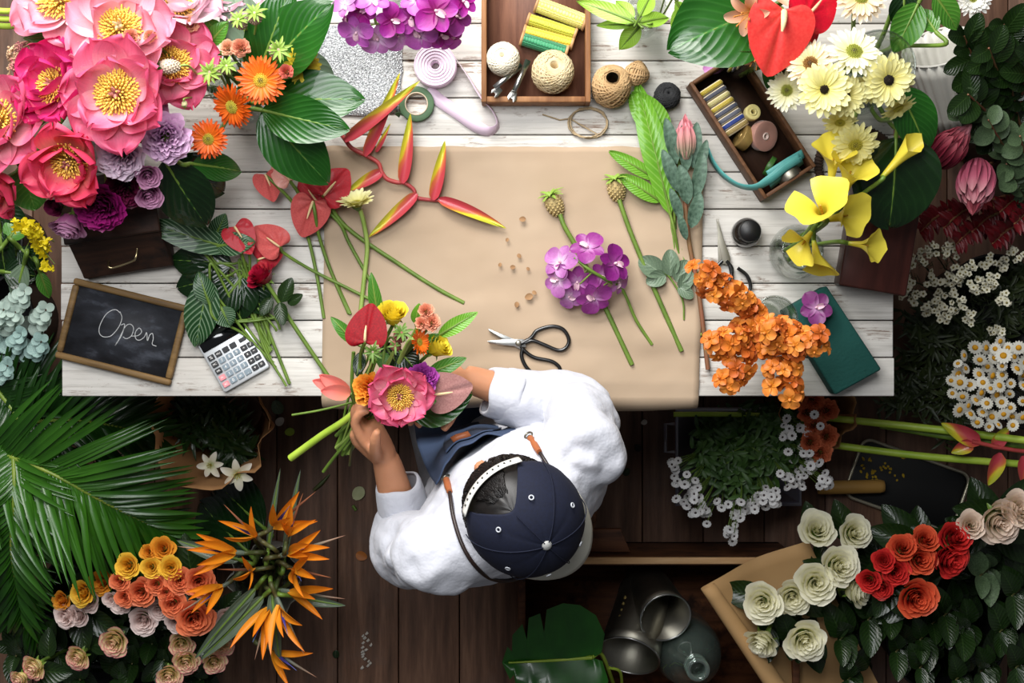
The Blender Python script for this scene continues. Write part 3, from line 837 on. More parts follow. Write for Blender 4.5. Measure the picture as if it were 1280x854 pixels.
# spool tray
e = thing('spool_tray', 'open wooden tray holding thread spools and twine', 'tray', P(670, 40, TZ))
x0, x1 = P(605, 0, TZ + .05).x, P(735, 0, TZ + .05).x; y0, y1 = P(0, 125, TZ + .05).y, .83
mb = MB(); mb.box((x0, y0, TZ + .001), (x1, y1, TZ + .007)); mb.build('base', woodmat('wood_tray_base', '#4a2c22', '#7c5542', along=1, scale=.8), e)
for nm, lo, hi in (('side_panel', (x0 - .005, y0 - .004, TZ + .001), (x0 + .005, y1, TZ + .052)), ('side_panel', (x1 - .005, y0 - .004, TZ + .001), (x1 + .005, y1, TZ + .052)), ('end_panel', (x0 + .005, y0 - .004, TZ + .001), (x1 - .005, y0 + .007, TZ + .05)), ('end_panel', (x0 + .005, y1 - .01, TZ + .001), (x1 - .005, y1, TZ + .05))):
    mb = MB(); mb.box(lo, hi); mb.build(nm, W_oak, e, bevel=.0015)
def threadmat(name, c, c2):
    if name in MATS: return MATS[name]
    t = NT(name); w = t.n('TexWave'); w.bands_direction = 'X'; w.inputs['Scale'].default_value = 130; w.inputs['Distortion'].default_value = 1.5; w.inputs['Detail'].default_value = 2
    t.l(t.objc(), w.inputs['Vector']); col = t.mixc(w.outputs[1], hexc(c2), hexc(c))
    MATS[name] = t.done(t.bsdf(col, .5, 0, .4, 0, t.bump(w.outputs[1], .6, .001), .2)); return MATS[name]
SPW = mk('spool_wood', '#c39a6c', '#a97e52', rough=.55, scale=20)
def spool(label, x0, y0, x1, y1, r, m, zb=None, cat='thread spool', name='thread_spool'):
    a, b = P(x0, y0, TZ + .03), P(x1, y1, TZ + .03); e = thing(name, label, cat, (a + b) / 2, 'thread spools in the wooden tray')
    a.z = b.z = TZ + .0075 + r * 1.12; d = (b - a); Ln = d.length; M = fx(a, d)
    rot = M @ RY(PI / 2)
    mb = MB(); mb.lathe([(.0, 0), (r * 1.1, 0), (r * 1.1, .004), (r * .7, .008)], 20, M=rot); mb.build('spool_end', SPW, e); mb = MB(); mb.lathe([(r * .7, Ln - .008), (r * 1.1, Ln - .004), (r * 1.1, Ln), (.0, Ln)], 20, M=rot); mb.build('spool_end', SPW, e)
    o = MB(); pr = [(.0, .005)]
    for k in range(41): pr.append((r * (1 + .025 * math.sin(k * 2.3)) * (.97 + .03 * math.sin(PI * k / 40)), .005 + (Ln - .01) * k / 40))
    pr.append((0, Ln - .005)); o.lathe(pr, 24)
    ob = o.build('thread', m, None); ob.parent = e; ob.matrix_basis = gmat(e).inverted() @ rot
spool('pale yellow thread spool, the fattest in the wooden tray', 670, 4, 733, 28, .0155, threadmat('thread_cream', '#efe58a', '#c9b94e'))
spool('lime green thread spool next to the pale yellow one', 659, 22, 721, 42, .0115, threadmat('thread_lime', '#c8c63a', '#8f8f22'))
spool('mustard yellow thread spool between the lime and dark green ones', 654, 37, 717, 54, .0115, threadmat('thread_mustard', '#e6c93a', '#b3921e'))
spool('dark green thread spool lying above the twine roll', 651, 47, 710, 65, .0135, threadmat('thread_green', '#2f8a5c', '#17583a'))
# balls of cord
def cordball(label, px, py, z, R, hgt, d, m, hole=.28, name='twine_ball', group=None, turns=34, cat='twine', r=.0016):
    pos = P(px, py, z); e = thing(name, label, cat, pos, group); M = fm(pos, d, 0, 1); rad = L(R, z)
    mb = MB(); core = MB()
    def sup(el, k=1.0): return (rad * k * max(hole, math.cos(el) ** .55), hgt * .5 * math.copysign(abs(math.sin(el)) ** .8, el))
    core.lathe([(rad * hole, -hgt * .5)] + [sup(-1.45 + .29 * i, .985) for i in range(11)] + [(rad * hole, hgt * .5), (rad * hole, -hgt * .5)], 26, M=M)
    core.build('core', m, e)
    q = random.Random(int(px)); pts = []
    N = turns * 26
    for i in range(N):
        a = 2 * PI * i / 26; el = 1.4 * math.sin(a * .731 + .3 * math.sin(i * .01)) * (1 - .12 * q.random())
        rr, z_ = sup(el, 1.0); rr += r * (.3 + .9 * q.random()); pts.append(M @ V((rr * math.cos(a), rr * math.sin(a), z_)))
    mb.tube(pts, r, 4); mb.build('winding', m, e); return e
JUTE = mk('jute', '#c7a67a', '#9c7b52', rough=.85, scale=60); CREAM = mk('cream_cord', '#ece4d0', '#cfc4ab', rough=.85, scale=50); SISAL = mk('sisal', '#d9c7a2', '#b39d74', rough=.85, scale=60)
cordball('cream cotton cord ball in the wooden tray', 629, 74, TZ + .045, 19, .05, (-.1, .15, 1), CREAM, .16)
cordball('beige sisal twine roll, largest ball in the tray', 691, 90, TZ + .045, 25, .06, (.1, .3, 1), SISAL, .22)
cordball('tan jute twine ball standing outside the wooden tray', 764, 108, TZ + .036, 23, .068, (-.0, .35, 1), JUTE, .34, r=.0019)
e = cordball('small skein of frayed jute behind the jute ball', 796, 92, TZ + .03, 13, .04, (.9, .5, .3), JUTE, .15, turns=22, r=.0017)
cordball('small black twine ball near the organizer box', 834, 120, TZ + .022, 15, .034, (.1, .2, 1), mk('black_cord', '#1a1a1b', '#303032', rough=.8, scale=60), .1, turns=26)
# twine ring
mb = MB(); q = random.Random(4); pts = []
for i in range(170):
    a = 2 * PI * i / 44; rr_ = L(23, TZ) * (1 + .06 * math.sin(i * .21) + .03 * q.uniform(-1, 1)); pts.append(P(735, 154, TZ) + V((rr_ * math.cos(a) * 1.03, rr_ * math.sin(a) * .8, .003 + .004 * i / 170 + .0015 * math.sin(i * .7))))
pts += [P(712, 148, TZ + .003), P(700, 150, TZ + .002), P(678, 143, TZ + .002)]
mb.tube(pts, .0014, 5); tag(mb.build('twine_coil', mk('twine_grey', '#8d7a60', '#b7a07c', rough=.85, scale=60)), 'loose coil of thin twine lying at the paper edge', 'twine')
# openers in the tray
def opener(label, a, b, tip):
    e = thing('bottle_opener', label, 'opener', P(*a, TZ + .03), 'steel openers in the wooden tray'); z0 = TZ + .055
    A, B = P(*a, TZ + .03), P(*b, z0); d = (B - A).normalized(); n = d.cross(V((0, 0, 1)))
    mb = MB(); o = [A + n * .006, B + n * .005, B - n * .005, A - n * .006]
    b0 = len(mb.v)
    mb.grid([[o[0] + V((0, 0, .003)), o[3] + V((0, 0, .003))], [o[1] + V((0, 0, .003)), o[2] + V((0, 0, .003))]])
    mb.build('arm', STEEL, e, solid=.004)
    mb = MB(); c = P(*tip, z0 + .002); M = fx(c, d)
    mb.prism([(-.012, -.006), (.004, -.008), (.010, -.004), (.004, -.002), (.004, .003), (.011, .006), (.004, .009), (-.012, .006)], -.0015, .0015, M=M); mb.build('hook', STEEL, e, bevel=.0004)
opener('steel bottle opener lying across the tray rim beside the cream cord ball', (652, 82), (618, 110), (620, 115))
opener('steel bottle opener overhanging the tray front edge next to the twine roll', (660, 76), (643, 114), (640, 121))

# pink ribbon roll and tail
PINK = mk('pink_satin', '#f3e0ee', '#ecd2e6', rough=.35, sheen=.3, trans=.2, scale=10)
e = thing('ribbon_roll', 'roll of pale pink satin ribbon with a loose looping tail', 'ribbon', P(545, 84, TZ)); c = P(545, 85, TZ)
mb = MB(); pts = []; R0 = L(26.5, TZ)
mb.lathe([(R0 * .2, .004), (R0, .004), (R0, .03), (R0 * .92, .031), (R0 * .6, .0295), (R0 * .2, .031), (R0 * .2, .004)], 40, M=T(c)); mb.build('roll', PINK, e)
for k in range(6):
    m2 = MB(); rr_ = R0 * (.25 + .14 * k)
    m2.lathe([(rr_ - .0006, .028), (rr_ - .0006, .0318), (rr_ + .0006, .0318), (rr_ + .0006, .028)], 40, M=T(c)); m2.build('winding', PINK, e)
def ribbon(mb, path, w, up=None, k=8):
    pts = spline([V(p) for p, _ in path], k); ang = spline([V((a, 0, 0)) for _, a in path], k); rows = []
    for i, p in enumerate(pts):
        t = (pts[min(i + 1, len(pts) - 1)] - pts[max(i - 1, 0)]).normalized(); s = t.cross(V((0, 0, 1))).normalized(); u = s.cross(t)
        a = ang[i].x; d = s * math.cos(a) + u * math.sin(a); rows.append([p - d * w / 2, p, p + d * w / 2])
    mb.grid(rows)
mb = MB()
ribbon(mb, [(P(566, 68, TZ + .016), 1.5), (P(585, 95, TZ + .016), 1.4), (P(602, 122, TZ + .016), 1.3), (P(617, 140, TZ + .016), 1.35), (P(622, 156, TZ + .014), 1.3), (P(612, 164, TZ + .011), .9), (P(596, 158, TZ + .008), .4), (P(572, 141, TZ + .005), .12), (P(550, 126, TZ + .004), .05), (P(534, 112, TZ + .006), .05)], .024)
mb.build('loose_end', PINK, e, solid=.0005)
# green tape roll
e = thing('tape_roll', 'roll of green florist tape beside the pink ribbon', 'tape', P(521, 131, TZ)); c = P(521, 131, TZ)
R0 = L(22, TZ); mb = MB(); mb.lathe([(R0 * .66, .002), (R0, .002), (R0 * 1.0, .013), (R0 * .66, .013), (R0 * .66, .002)], 36, M=T(c)); mb.build('tape', mk('floral_tape', '#4c6b48', '#3d5a3c', rough=.6, scale=40), e, bevel=.001)
mb = MB(); mb.lathe([(R0 * .6, .0015), (R0 * .66, .0015), (R0 * .66, .0135), (R0 * .6, .0135), (R0 * .6, .0015)], 36, M=T(c)); mb.build('card_core', mk('card', '#c9b8a0', rough=.8), e)
mb = MB(); ribbon(mb, [(P(504, 144, TZ + .008), 1.4), (P(499, 142, TZ + .009), 1.1), (P(496, 145, TZ + .006), .4)], .011); mb.build('tape_end', mk('floral_tape', ''), e, solid=.0006)

# organizer box
e = local_thing('organizer_box', 'narrow wooden organizer box full of ribbons and embroidery floss', 'box', 935, 161, TZ, -57.0)
bl, bw = .262, .116
e.rotation_euler = (0, 0, math.radians(-57.0))
mb = MB(); mb.box((-bl / 2, -bw / 2, .001), (bl / 2, bw / 2, .006)); mb.build('base', woodmat('wood_organizer_base', '#22130d', '#3c261a', along=0), e, local=True)
for nm, lo, hi in (('side_panel', (-bl / 2, -bw / 2, .001), (bl / 2, -bw / 2 + .007, .056)), ('side_panel', (-bl / 2, bw / 2 - .007, .001), (bl / 2, bw / 2, .056)), ('end_panel', (-bl / 2, -bw / 2 + .007, .001), (-bl / 2 + .007, bw / 2 - .007, .055)), ('end_panel', (bl / 2 - .007, -bw / 2 + .007, .001), (bl / 2, bw / 2 - .007, .055))):
    mb = MB(); mb.box(lo, hi); mb.build(nm, W_box, e, bevel=.0015, local=True)
OB = gmat(e); OBI = OB.inverted()
cols = [('#d9bf3e', 'mustard yellow'), ('#56586a', 'slate grey'), ('#e3d690', 'cream'), ('#e0c64a', 'bright yellow'), ('#565a70', 'blue-grey'), ('#6e7080', 'pale grey'), ('#1f3f9a', 'navy blue'), ('#b79c5a', 'old gold')]
place = ['at the end of the row by the corner', 'between the mustard and cream ones', 'third in the row', 'fourth in the row, after the cream one', 'after the bright yellow one', 'before the navy blue one', 'with one blue stripe of thread', 'last of the row by the gold ribbon']
for k, (cx, nm) in enumerate(cols):
    xx = -.101 + .0128 * k; rr_ = .0125
    ee = thing('floss_bobbin', f'{nm} floss bobbin in the organizer, {place[k]}', 'thread bobbin', OB @ V((xx, -.025, .02)), 'floss bobbins in the organizer box'); ee.rotation_euler = (0, 0, math.radians(-57))
    mb = MB(); mb.prism(rrect(.052, .030, .012), -.0042, .0042, M=T((0, 0, .012)) @ RX(0) @ Matrix.Rotation(PI / 2, 4, 'Z') @ RX(PI / 2)); mb.build('floss', threadmat('floss' + str(k), cx, '#' + ''.join('%02x' % int(int(cx[i:i + 2], 16) * .6) for i in (1, 3, 5))), ee, bevel=.002, local=True)
    mb = MB(); mb.prism(rrect(.048, .026, .008), -.0056, .0056, M=T((0, 0, .012)) @ Matrix.Rotation(PI / 2, 4, 'Z') @ RX(PI / 2)); mb.build('card', mk('bobbin_card', '#cdbfa2', rough=.8), ee, local=True)
def rroll(label, pos, d, R, w, m, hole=.35, name='ribbon_roll', rim=None):
    e2 = thing(name, label, 'ribbon', pos, 'ribbon rolls in the organizer box'); M = fm(V(pos), d)
    mb = MB(); mb.lathe([(R * hole, -w / 2), (R, -w / 2), (R, w / 2), (R * .8, w / 2 + .0006), (R * hole, w / 2), (R * hole, -w / 2)], 30, M=M); mb.build('ribbon', m, e2, bevel=.0008)
    mb = MB(); mb.lathe([(R * hole * .6, -w / 2 - .001), (R * hole, -w / 2 - .001), (R * hole, w / 2 + .001), (R * hole * .6, w / 2 + .001), (R * hole * .6, -w / 2 - .001)], 24, M=M); mb.build('core', rim or m, e2)
    return e2
GOLD = mk('gold_ribbon', '#b0935a', '#8a6f3c', rough=.3, metal=.4, scale=30); ROSEG = mk('rose_ribbon', '#b98a7c', '#9a6c60', rough=.4, scale=15, sheen=.3); TEAL = mk('teal_ribbon', '#6fc0ba', '#4a9c98', rough=.4, scale=30, streak=.3); GRN = mk('green_ribbon', '#3d6a2c', '#2c5420', rough=.4)
rroll('small pale gold cord ring in the organizer box', P(940, 141, TZ + .045), (.2, .1, 1), .015, .014, mk('pale_gold', '#d8c987', rough=.4), .5)
rroll('shiny gold ribbon roll standing on its side in the organizer box', P(930, 172, TZ + .030), (-.9, .45, .3), .024, .02, GOLD, .3)
rroll('dusty pink ribbon roll leaning in the organizer box', P(954, 170, TZ + .034), (.5, -.2, .8), .029, .016, ROSEG, .25, rim=mk('ribbon_label', '#d9c0b6', rough=.5))
rroll('dark green ribbon roll lying flat against the box end', P(962, 208, TZ + .03), (.85, -.5, .1), .02, .01, GRN, .4)
e2 = thing('ribbon_roll', 'teal ribbon bundle hanging over the organizer box side in a loop', 'ribbon', P(975, 210, TZ + .05), 'ribbon rolls in the organizer box')
mb = MB(); ribbon(mb, [(P(1000, 197, TZ + .058), .3), (P(982, 208, TZ + .062), .2), (P(962, 224, TZ + .061), .3), (P(944, 234, TZ + .058), .9), (P(924, 232, TZ + .04), 1.2), (P(905, 220, TZ + .026), 1.2), (P(892, 204, TZ + .02), 1.25), (P(884, 186, TZ + .014), 1.3)], .017); mb.build('loop', TEAL, e2, solid=.0008)
mb = MB(); ribbon(mb, [(P(1003, 200, TZ + .05), .9), (P(985, 214, TZ + .05), .9), (P(962, 232, TZ + .05), .9)], .022); ribbon(mb, [(P(1004, 192, TZ + .052), .4), (P(985, 203, TZ + .056), .4), (P(960, 219, TZ + .054), .4)], .018); mb.build('folds', TEAL, e2, solid=.0012)
rroll('dull grey ribbon tin roll at the end of the organizer box', P(987, 220, TZ + .035), (.55, -.85, .1), .024, .016, STEEL_D, .3)

# loose petals on the table
def loosepetal(label, px, py, z, R, m, a=0, name='fallen_petal', group=None):
    pos = P(px, py, z); mb = MB(); petal(mb, T(pos) @ RZ(a) @ T((-L(R, z), 0, 0)), L(2 * R, z), L(1.7 * R, z), a0=.25, a1=-.4, cup=.25, p=1.2, q=.55, base=.25, ruf=.04)
    return tag(mb.build(name, m), label, 'petal', group)
# ---------------------------------------------------------------- flowers on the table
PM_pink = mk('peony_pink', ramp=[(0, '#f7dca0'), (.22, '#f3b9c0'), (.6, '#e77595'), (1, '#e2557f')], rough=.5, trans=.28, streak=.12, streaks=(30, 2))
PM_pale = mk('peony_pale', ramp=[(0, '#f6dc9c'), (.25, '#f7cfd4'), (.65, '#f0a0b4'), (1, '#ea89a3')], rough=.5, trans=.28, streak=.10, streaks=(30, 2))
PM_coral = mk('peony_coral', ramp=[(0, '#f2b24e'), (.25, '#f28f7f'), (.6, '#ea4f6b'), (1, '#e23a63')], rough=.5, trans=.25, streak=.12, streaks=(30, 2))
PM_mag = mk('peony_magenta', ramp=[(0, '#f0b066'), (.22, '#ec6c9b'), (.6, '#dc2f77'), (1, '#d4246c')], rough=.5, trans=.25, streak=.14, streaks=(30, 2))
PM_white = mk('peony_white', ramp=[(0, '#f7e6c4'), (.4, '#f6dfe6'), (1, '#efc6d6')], rough=.5, trans=.3)
LILAC = mk('lilac_petals', ramp=[(0, '#a2508e'), (.5, '#c08abc'), (1, '#dcbcd8')], rough=.55, trans=.2)
LILAC_P = mk('lilac_pale', ramp=[(0, '#b07aa0'), (.5, '#cba6c4'), (1, '#ead8e6')], rough=.55, trans=.2)
MAUVE = mk('mauve_petals', ramp=[(0, '#8a3b72'), (.6, '#b5699c'), (1, '#d09cbc')], rough=.5, trans=.2)
WINE = mk('wine_petals', ramp=[(0, '#3d0626'), (.6, '#6d0f4a'), (1, '#a01f74')], rough=.45, trans=.1)
WINE_D = mk('wine_dark', ramp=[(0, '#250612'), (.6, '#4d0d2a'), (1, '#6b1c40')], rough=.45, trans=.08)
STAM = mk('stamen_yellow', '#f6dc74', '#efb83a', rough=.6, scale=60)
CARP = mk('carpel', '#c98a7a', '#8e4a52', rough=.5, scale=60)
CARPG = mk('carpel_green', '#b7c27a', '#c98a8a', rough=.5, scale=60)

def vase(label, px, py, r, h, neck=None, belly=None, name='glass_vase', cat='vase', z=TZ, water=True, mat=None):
    c = P(px, py, z); e = thing(name, label, cat, c); n = neck or r; b = belly or r
    pr = [(.001, .004), (r * .95, .004), (r, .012), (b, h * .35), (lerp(b, n, .6), h * .7), (n * .97, h * .9), (n, h), (n + .002, h), (n - .0015, h - .006), (lerp(b, n, .6) - .003, h * .7), (b - .003, h * .35), (r - .004, .016), (.001, .012)]
    mb = MB(); mb.lathe(pr, 36, M=T(c)); mb.build('glass', mat or GLASS, e)
    mb = MB(); mb.tube([c + V(((n + .001) * math.cos(2 * PI * i / 36), (n + .001) * math.sin(2 * PI * i / 36), h)) for i in range(36)], .0022, 6, closed=True); mb.build('rim', mat or GLASS, e)
    return c
def gi(c, r, a, z=.02): return c + V((r * math.cos(a), r * math.sin(a), z))

# ---- the big peony bouquet
cA = vase('glass vase hidden beneath the peony bouquet', 122, 122, .06, .2, .05)
def pb(k): return gi(cA, .03, k * 1.7)
OUT = lambda px, py, t=.5: V(((px - 110) / 200 * t, -(py - 120) / 200 * t, 1))
SP = (PM_pink, STAM, CARP); SQ = (PM_pale, STAM, CARPG); SR = (PM_coral, STAM, CARP); SM = (PM_mag, STAM, CARP)
peony('huge open pink peony with golden stamens, largest bloom of the bouquet', 148, 118, 1.12, 72, (.05, -.10, 1), SP, pb(0), .3, outer=7, inner=6, open_=.92)
peony('pale pink open peony at the top edge above the dried amaranth', 78, 4, 1.06, 66, (-.1, .25, 1), SQ, pb(1), .1, outer=9, inner=4, open_=1.0)
peony('pink peony with a wide yellow centre next to the pale one', 150, 38, 1.09, 68, (.15, .1, 1), SQ, pb(2), 1.2, outer=8, inner=6, open_=.85)
peony('magenta cupped peony between the amaranth and the huge pink peony', 72, 108, 1.08, 58, (-.35, .1, 1), SM, pb(3), 2.0, open_=.62)
peony('coral peony cut off by the picture border, yellow centre showing', 2, 155, 1.06, 70, (-.25, .05, 1), SP, pb(4), .9, open_=.9)
peony('coral red peony bending down over the border below its yellow-centred neighbour', 4, 226, 1.0, 50, (-.5, -.6, .7), SR, pb(5), .5, open_=.6)
peony('coral cupped peony with an orange heart below the magenta one', 88, 198, 1.07, 62, (-.05, -.55, .85), SR, pb(6), .2, open_=.55)
peony('salmon pink peony half hidden by scabiosa pods', 215, 82, 1.02, 60, (.35, .05, 1), SP, pb(7), .4, open_=.88)
peony('coral pink peony peeking between two larger pink ones', 118, 82, 1.0, 54, (.1, .3, 1), SR, pb(8), 1.4, open_=.7)
peony('blurred white pink peony at the top border', 222, 10, 1.0, 58, (.3, .4, 1), (PM_white, STAM, CARPG), pb(9), .4, open_=.55)
peony('faint white peony beside the scabiosa stems at the top border', 283, 2, .96, 48, (.2, .5, 1), (PM_white, STAM, CARPG), pb(10), .9, open_=.5)
GB = 'lilac and mauve double blooms'
rose('ruffled lilac double bloom touching the orange gerbera', 208, 174, 1.08, 34, (.25, -.25, 1), LILAC, pb(11), GB, 'double_peony', 1, dense=70)
rose('pale frilly lilac bloom beside the coral cupped peony', 146, 198, 1.08, 33, (.0, -.35, 1), LILAC_P, pb(12), GB, 'double_peony', 1, dense=70)
rose('small mauve bud directly under the ruffled lilac bloom', 186, 222, 1.05, 18, (.3, -.5, 1), MAUVE, pb(13), GB, 'ranunculus', 0, open_=.6)
rose('small mauve bud lowest of the pair, above the wooden box', 187, 247, 1.02, 19, (.35, -.7, 1), MAUVE, pb(14), GB, 'ranunculus', 0, open_=.7)
rose('lilac half-open bud hidden under the huge pink peony', 196, 140, 1.04, 20, (.5, 0, 1), MAUVE, pb(15), GB, 'ranunculus', 0, open_=.5)
rose('shiny wine purple ranunculus over the wooden box', 121, 265, 1.02, 34, (0, -.5, 1), WINE, pb(16), None, 'ranunculus', 1, dense=70)
rose('round dark wine bud beside the yellow orchid spray', 67, 259, .99, 15, (-.3, -.5, 1), WINE_D, pb(17), None, 'ranunculus', 0, open_=.3)
rose('dark burgundy bloom in shade under the frilly lilac one', 152, 243, 1.0, 27, (.1, -.5, .9), WINE_D, pb(18), None, 'ranunculus', 1, dense=70)
rose('mauve drooping tulip-like bloom hanging at the table corner', 83, 290, .98, 24, (-.2, -1, .35), MAUVE, pb(19), None, 'drooping_bloom', 0, open_=.8)
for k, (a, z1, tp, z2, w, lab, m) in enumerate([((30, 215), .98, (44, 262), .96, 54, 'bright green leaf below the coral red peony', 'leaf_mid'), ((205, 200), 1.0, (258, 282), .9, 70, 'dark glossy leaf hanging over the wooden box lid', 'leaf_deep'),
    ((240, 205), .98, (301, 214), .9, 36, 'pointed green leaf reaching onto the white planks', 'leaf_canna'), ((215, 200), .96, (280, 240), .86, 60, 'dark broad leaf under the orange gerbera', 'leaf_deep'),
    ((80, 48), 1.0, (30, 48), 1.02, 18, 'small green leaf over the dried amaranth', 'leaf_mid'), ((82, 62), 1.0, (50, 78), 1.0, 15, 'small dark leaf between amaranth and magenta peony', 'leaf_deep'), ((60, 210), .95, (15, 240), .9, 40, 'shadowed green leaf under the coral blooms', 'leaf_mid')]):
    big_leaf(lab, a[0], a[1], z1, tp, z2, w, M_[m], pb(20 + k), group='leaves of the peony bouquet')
# dried amaranth
def amaranth():
    e = thing('dried_amaranth', 'drooping dried amaranth tassels, pinkish brown, beside the pale peony', 'dried flower', pb(3)); r = random.Random(8)
    m1 = mk('amaranth', '#b98a72', '#e0c79a', rough=.8, scale=70); m2 = mk('amaranth_pink', '#9a4f5f', '#c98e7a', rough=.8, scale=70)
    for k in range(16):
        x, y = r.uniform(12, 50), r.uniform(55, 90); p = P(x, y, r.uniform(.98, 1.03)); p2 = p + V((r.uniform(-.012, .012), r.uniform(-.05, -.02), r.uniform(-.06, -.02))); p3 = p2 + V((r.uniform(-.01, .01), r.uniform(-.03, -.01), -.04))
        mb = MB(); pts = spline([P(42, 50, .96), p, p2, p3], 6); mb.tube(pts, [.001, .0016, .0022, .001], 5)
        for q in pts[5:]:
            for j in range(5): mb.ell(q + V((r.uniform(-.004, .004), r.uniform(-.004, .004), r.uniform(-.003, .004))), r.uniform(.0014, .0028), 6)
        mb.build('tassel', (m1, m2)[k % 2], e)
    stem('stem', e, [P(42, 50, .96), P(70, 70, .88), pb(3)], .003, M_['stem_brown'])
amaranth()
for k, (y, zz) in enumerate([(14, 1.0), (24, .99), (33, .97)]):
    mb = MB(); mb.tube(spline([P(-40, y - 4, zz), P(10, y, zz), P(34, y - 3, zz), P(70, y + 22, zz - .1)], 6), .0055, 8); tag(mb.build('flower_stalk', M_['stem_lime'], None), 'thick lime green stalk entering at the corner beside the pale peony', 'stalk', 'lime stalks in the corner')

# ---- gerberas and leaves in the vase by the bouquet
cB = vase('clear glass vase under the orange gerberas', 312, 128, .042, .2, .04)
ORG = mk('gerbera_orange', ramp=[(0, '#d9801c'), (.3, '#ec7a16'), (1, '#e2590f')], rough=.5, trans=.2, streak=.2)
ORG_D = mk('gerbera_rust', ramp=[(0, '#b25a14'), (.3, '#d9660f'), (1, '#cf4a0b')], rough=.5, trans=.18, streak=.25)
DSC = mk('disc_olive', '#8c8a2c', '#c9b53a', rough=.7, scale=90); DSCD = mk('disc_dark', '#1c130c', '#3a2a16', rough=.7); YEL = mk('gerbera_yellow', ramp=[(0, '#d9b020'), (.4, '#f0cf2c'), (1, '#f0d848')], rough=.5, trans=.22, streak=.15)
gerbera('bright orange gerbera with yellow ring centre beside the broad leaves', 326, 101, 1.05, 31, (.0, -.15, 1), (ORG, mk('disc_gold', '#d3b52a', '#e6cf58', rough=.7, scale=90), DSCD), gi(cB, .02, 1), n=34, w=.16)
gerbera('rust orange gerbera leaning out between the other two', 291, 133, 1.03, 29, (-.45, -.45, .8), (ORG_D, DSC, DSCD), gi(cB, .02, 2), n=30, w=.16)
gerbera('orange gerbera lowest of the three, over the white planks', 261, 174, 1.0, 25, (-.1, -.2, 1), (ORG_D, DSC, DSCD), gi(cB, .02, 3), n=28, w=.17)
gerbera('yellow gerbera half covered by a broad leaf', 378, 82, 1.0, 25, (.45, -.35, .8), (YEL, DSC, DSCD), gi(cB, .02, 4), n=22, w=.26)
for k, (a, z1, tp, z2, w, lab, m, roll) in enumerate([
    ((334, 128), .98, (453, 124), 1.0, 74, 'wide glossy leaf pointing at the green tape roll', 'leaf_canna', -.1),
    ((328, 138), .99, (434, 162), 1.02, 60, 'upper glossy leaf with a pale midrib lying over the wide one', 'leaf_canna', .15),
    ((328, 138), .97, (409, 228), .92, 74, 'broad glossy leaf hanging down towards the red anthuriums', 'leaf_canna', .1),
    ((334, 92), .98, (414, 4), 1.04, 86, 'large glossy ribbed leaf rising to the top border', 'leaf_canna', -.25),
    ((324, 92), .98, (362, -14), 1.02, 66, 'bright green leaf behind the large ribbed one', 'leaf_canna', .1),
    ((318, 80), .97, (290, -16), 1.0, 58, 'pale grey-green leaf at the top border', 'leaf_grey', .1),
    ((360, 78), .92, (418, 104), .88, 50, 'grey-green leaf under the yellow gerbera', 'leaf_grey', 0)]):
    big_leaf(lab, a[0], a[1], z1, tp, z2, w, M_[m], gi(cB, .025, k), roll=roll, group='broad leaves in the gerbera vase', qn=9, quilt=.012)
# scabiosa and eryngium heads, little carnations
SCB = mk('scabiosa_pod', '#8a7a68', '#c2a68e', rough=.7, scale=80); SCG = mk('thistle_green', '#5c7a2a', '#9ab84c', rough=.55, scale=40); SCGD = mk('thistle_dark', '#3f5a24', '#6b8a34', rough=.55, scale=40)
def thistle(label, px, py, z, R, d, base, group=None, col=SCB, tuft=SCG, name='thistle_head', Lh=1.3, stemr=1.6, pts=None, ntuft=14, sm=None):
    pos = P(px, py, z); e = thing(name, label, 'seed head', base, group); rad = L(R, z); M = fm(pos, d, 0, rad)
    def hd():
        mb = MB(); mb.lathe([(.0, -Lh), (.3, -Lh * .95), (.62, -Lh * .6), (.66, -Lh * .3), (.5, 0), (0.0, .06)], 12)
        for i in range(90):
            v = (i + .5) / 90; a = i * 2.39996; h = -Lh * (1 - v); rr_ = .66 * math.sin(PI * (.12 + .78 * (1 - v)) ** .9) ** .6
            mb.ell((rr_ * math.cos(a), rr_ * math.sin(a), h), (.1, .1, .09), 6)
        return mb.mesh('seed_cone', col)
    inst('seed_cone', cached(('thc', col.name, Lh), hd), e, M)
    def tf():
        mb = MB()
        for i in range(ntuft):
            a = i * 2.39996; petal(mb, RZ(a) @ T((.08, 0, 0)), .75 + .22 * (i % 3), .3, a0=.9 - .7 * i / ntuft, a1=-.7, cup=.5, p=.7, q=.8, nu=2, nv=4, base=.6)
        return mb.mesh('bract_tuft', tuft)
    inst('bract_tuft', cached(('tft', tuft.name, ntuft), tf), e, M)
    n = V(d).normalized(); p0 = pos - n * rad * Lh * .9
    stem('stem', e, pts or [p0, p0 - n * rad, (p0 + V(base)) / 2, base], L(stemr, z), sm or M_['stem_pale'])
    return e
TG = 'green thistle heads in the gerbera vase'
for x, y, z, R, d, lab in [(318, 16, 1.07, 14, (.1, .4, 1), 'spiky green thistle head nearest the top border'), (298, 24, 1.05, 13, (-.2, .3, 1), 'spiky green thistle head left of the tallest one'), (348, 62, 1.07, 15, (.3, 0, 1), 'spiky thistle head over the large ribbed leaf'),
    (262, 90, 1.04, 15, (-.2, -.1, 1), 'dark green thistle head next to the rust gerbera'), (283, 82, 1.03, 12, (.2, .2, 1), 'pink-tinged thistle head between carnations and gerbera')]:
    thistle(lab, x, y, z, R, d, gi(cB, .02, x), TG, SCB)
thistle('long pale scabiosa pod lying across the salmon peony', 200, 83, 1.1, 13, (-.95, -.05, .25), gi(cB, .03, 3), None, mk('scab_pale', '#a99a84', '#d6c3ae', rough=.7, scale=80), SCGD, 'scabiosa_pod', 1.9)
thistle('small round green bud on a thin stalk over the pink peony', 170, 84, 1.14, 5, (-.9, .1, .3), gi(cB, .03, 2.5), None, SCGD, SCG, 'flower_bud', 1.2, 1.0, ntuft=6)
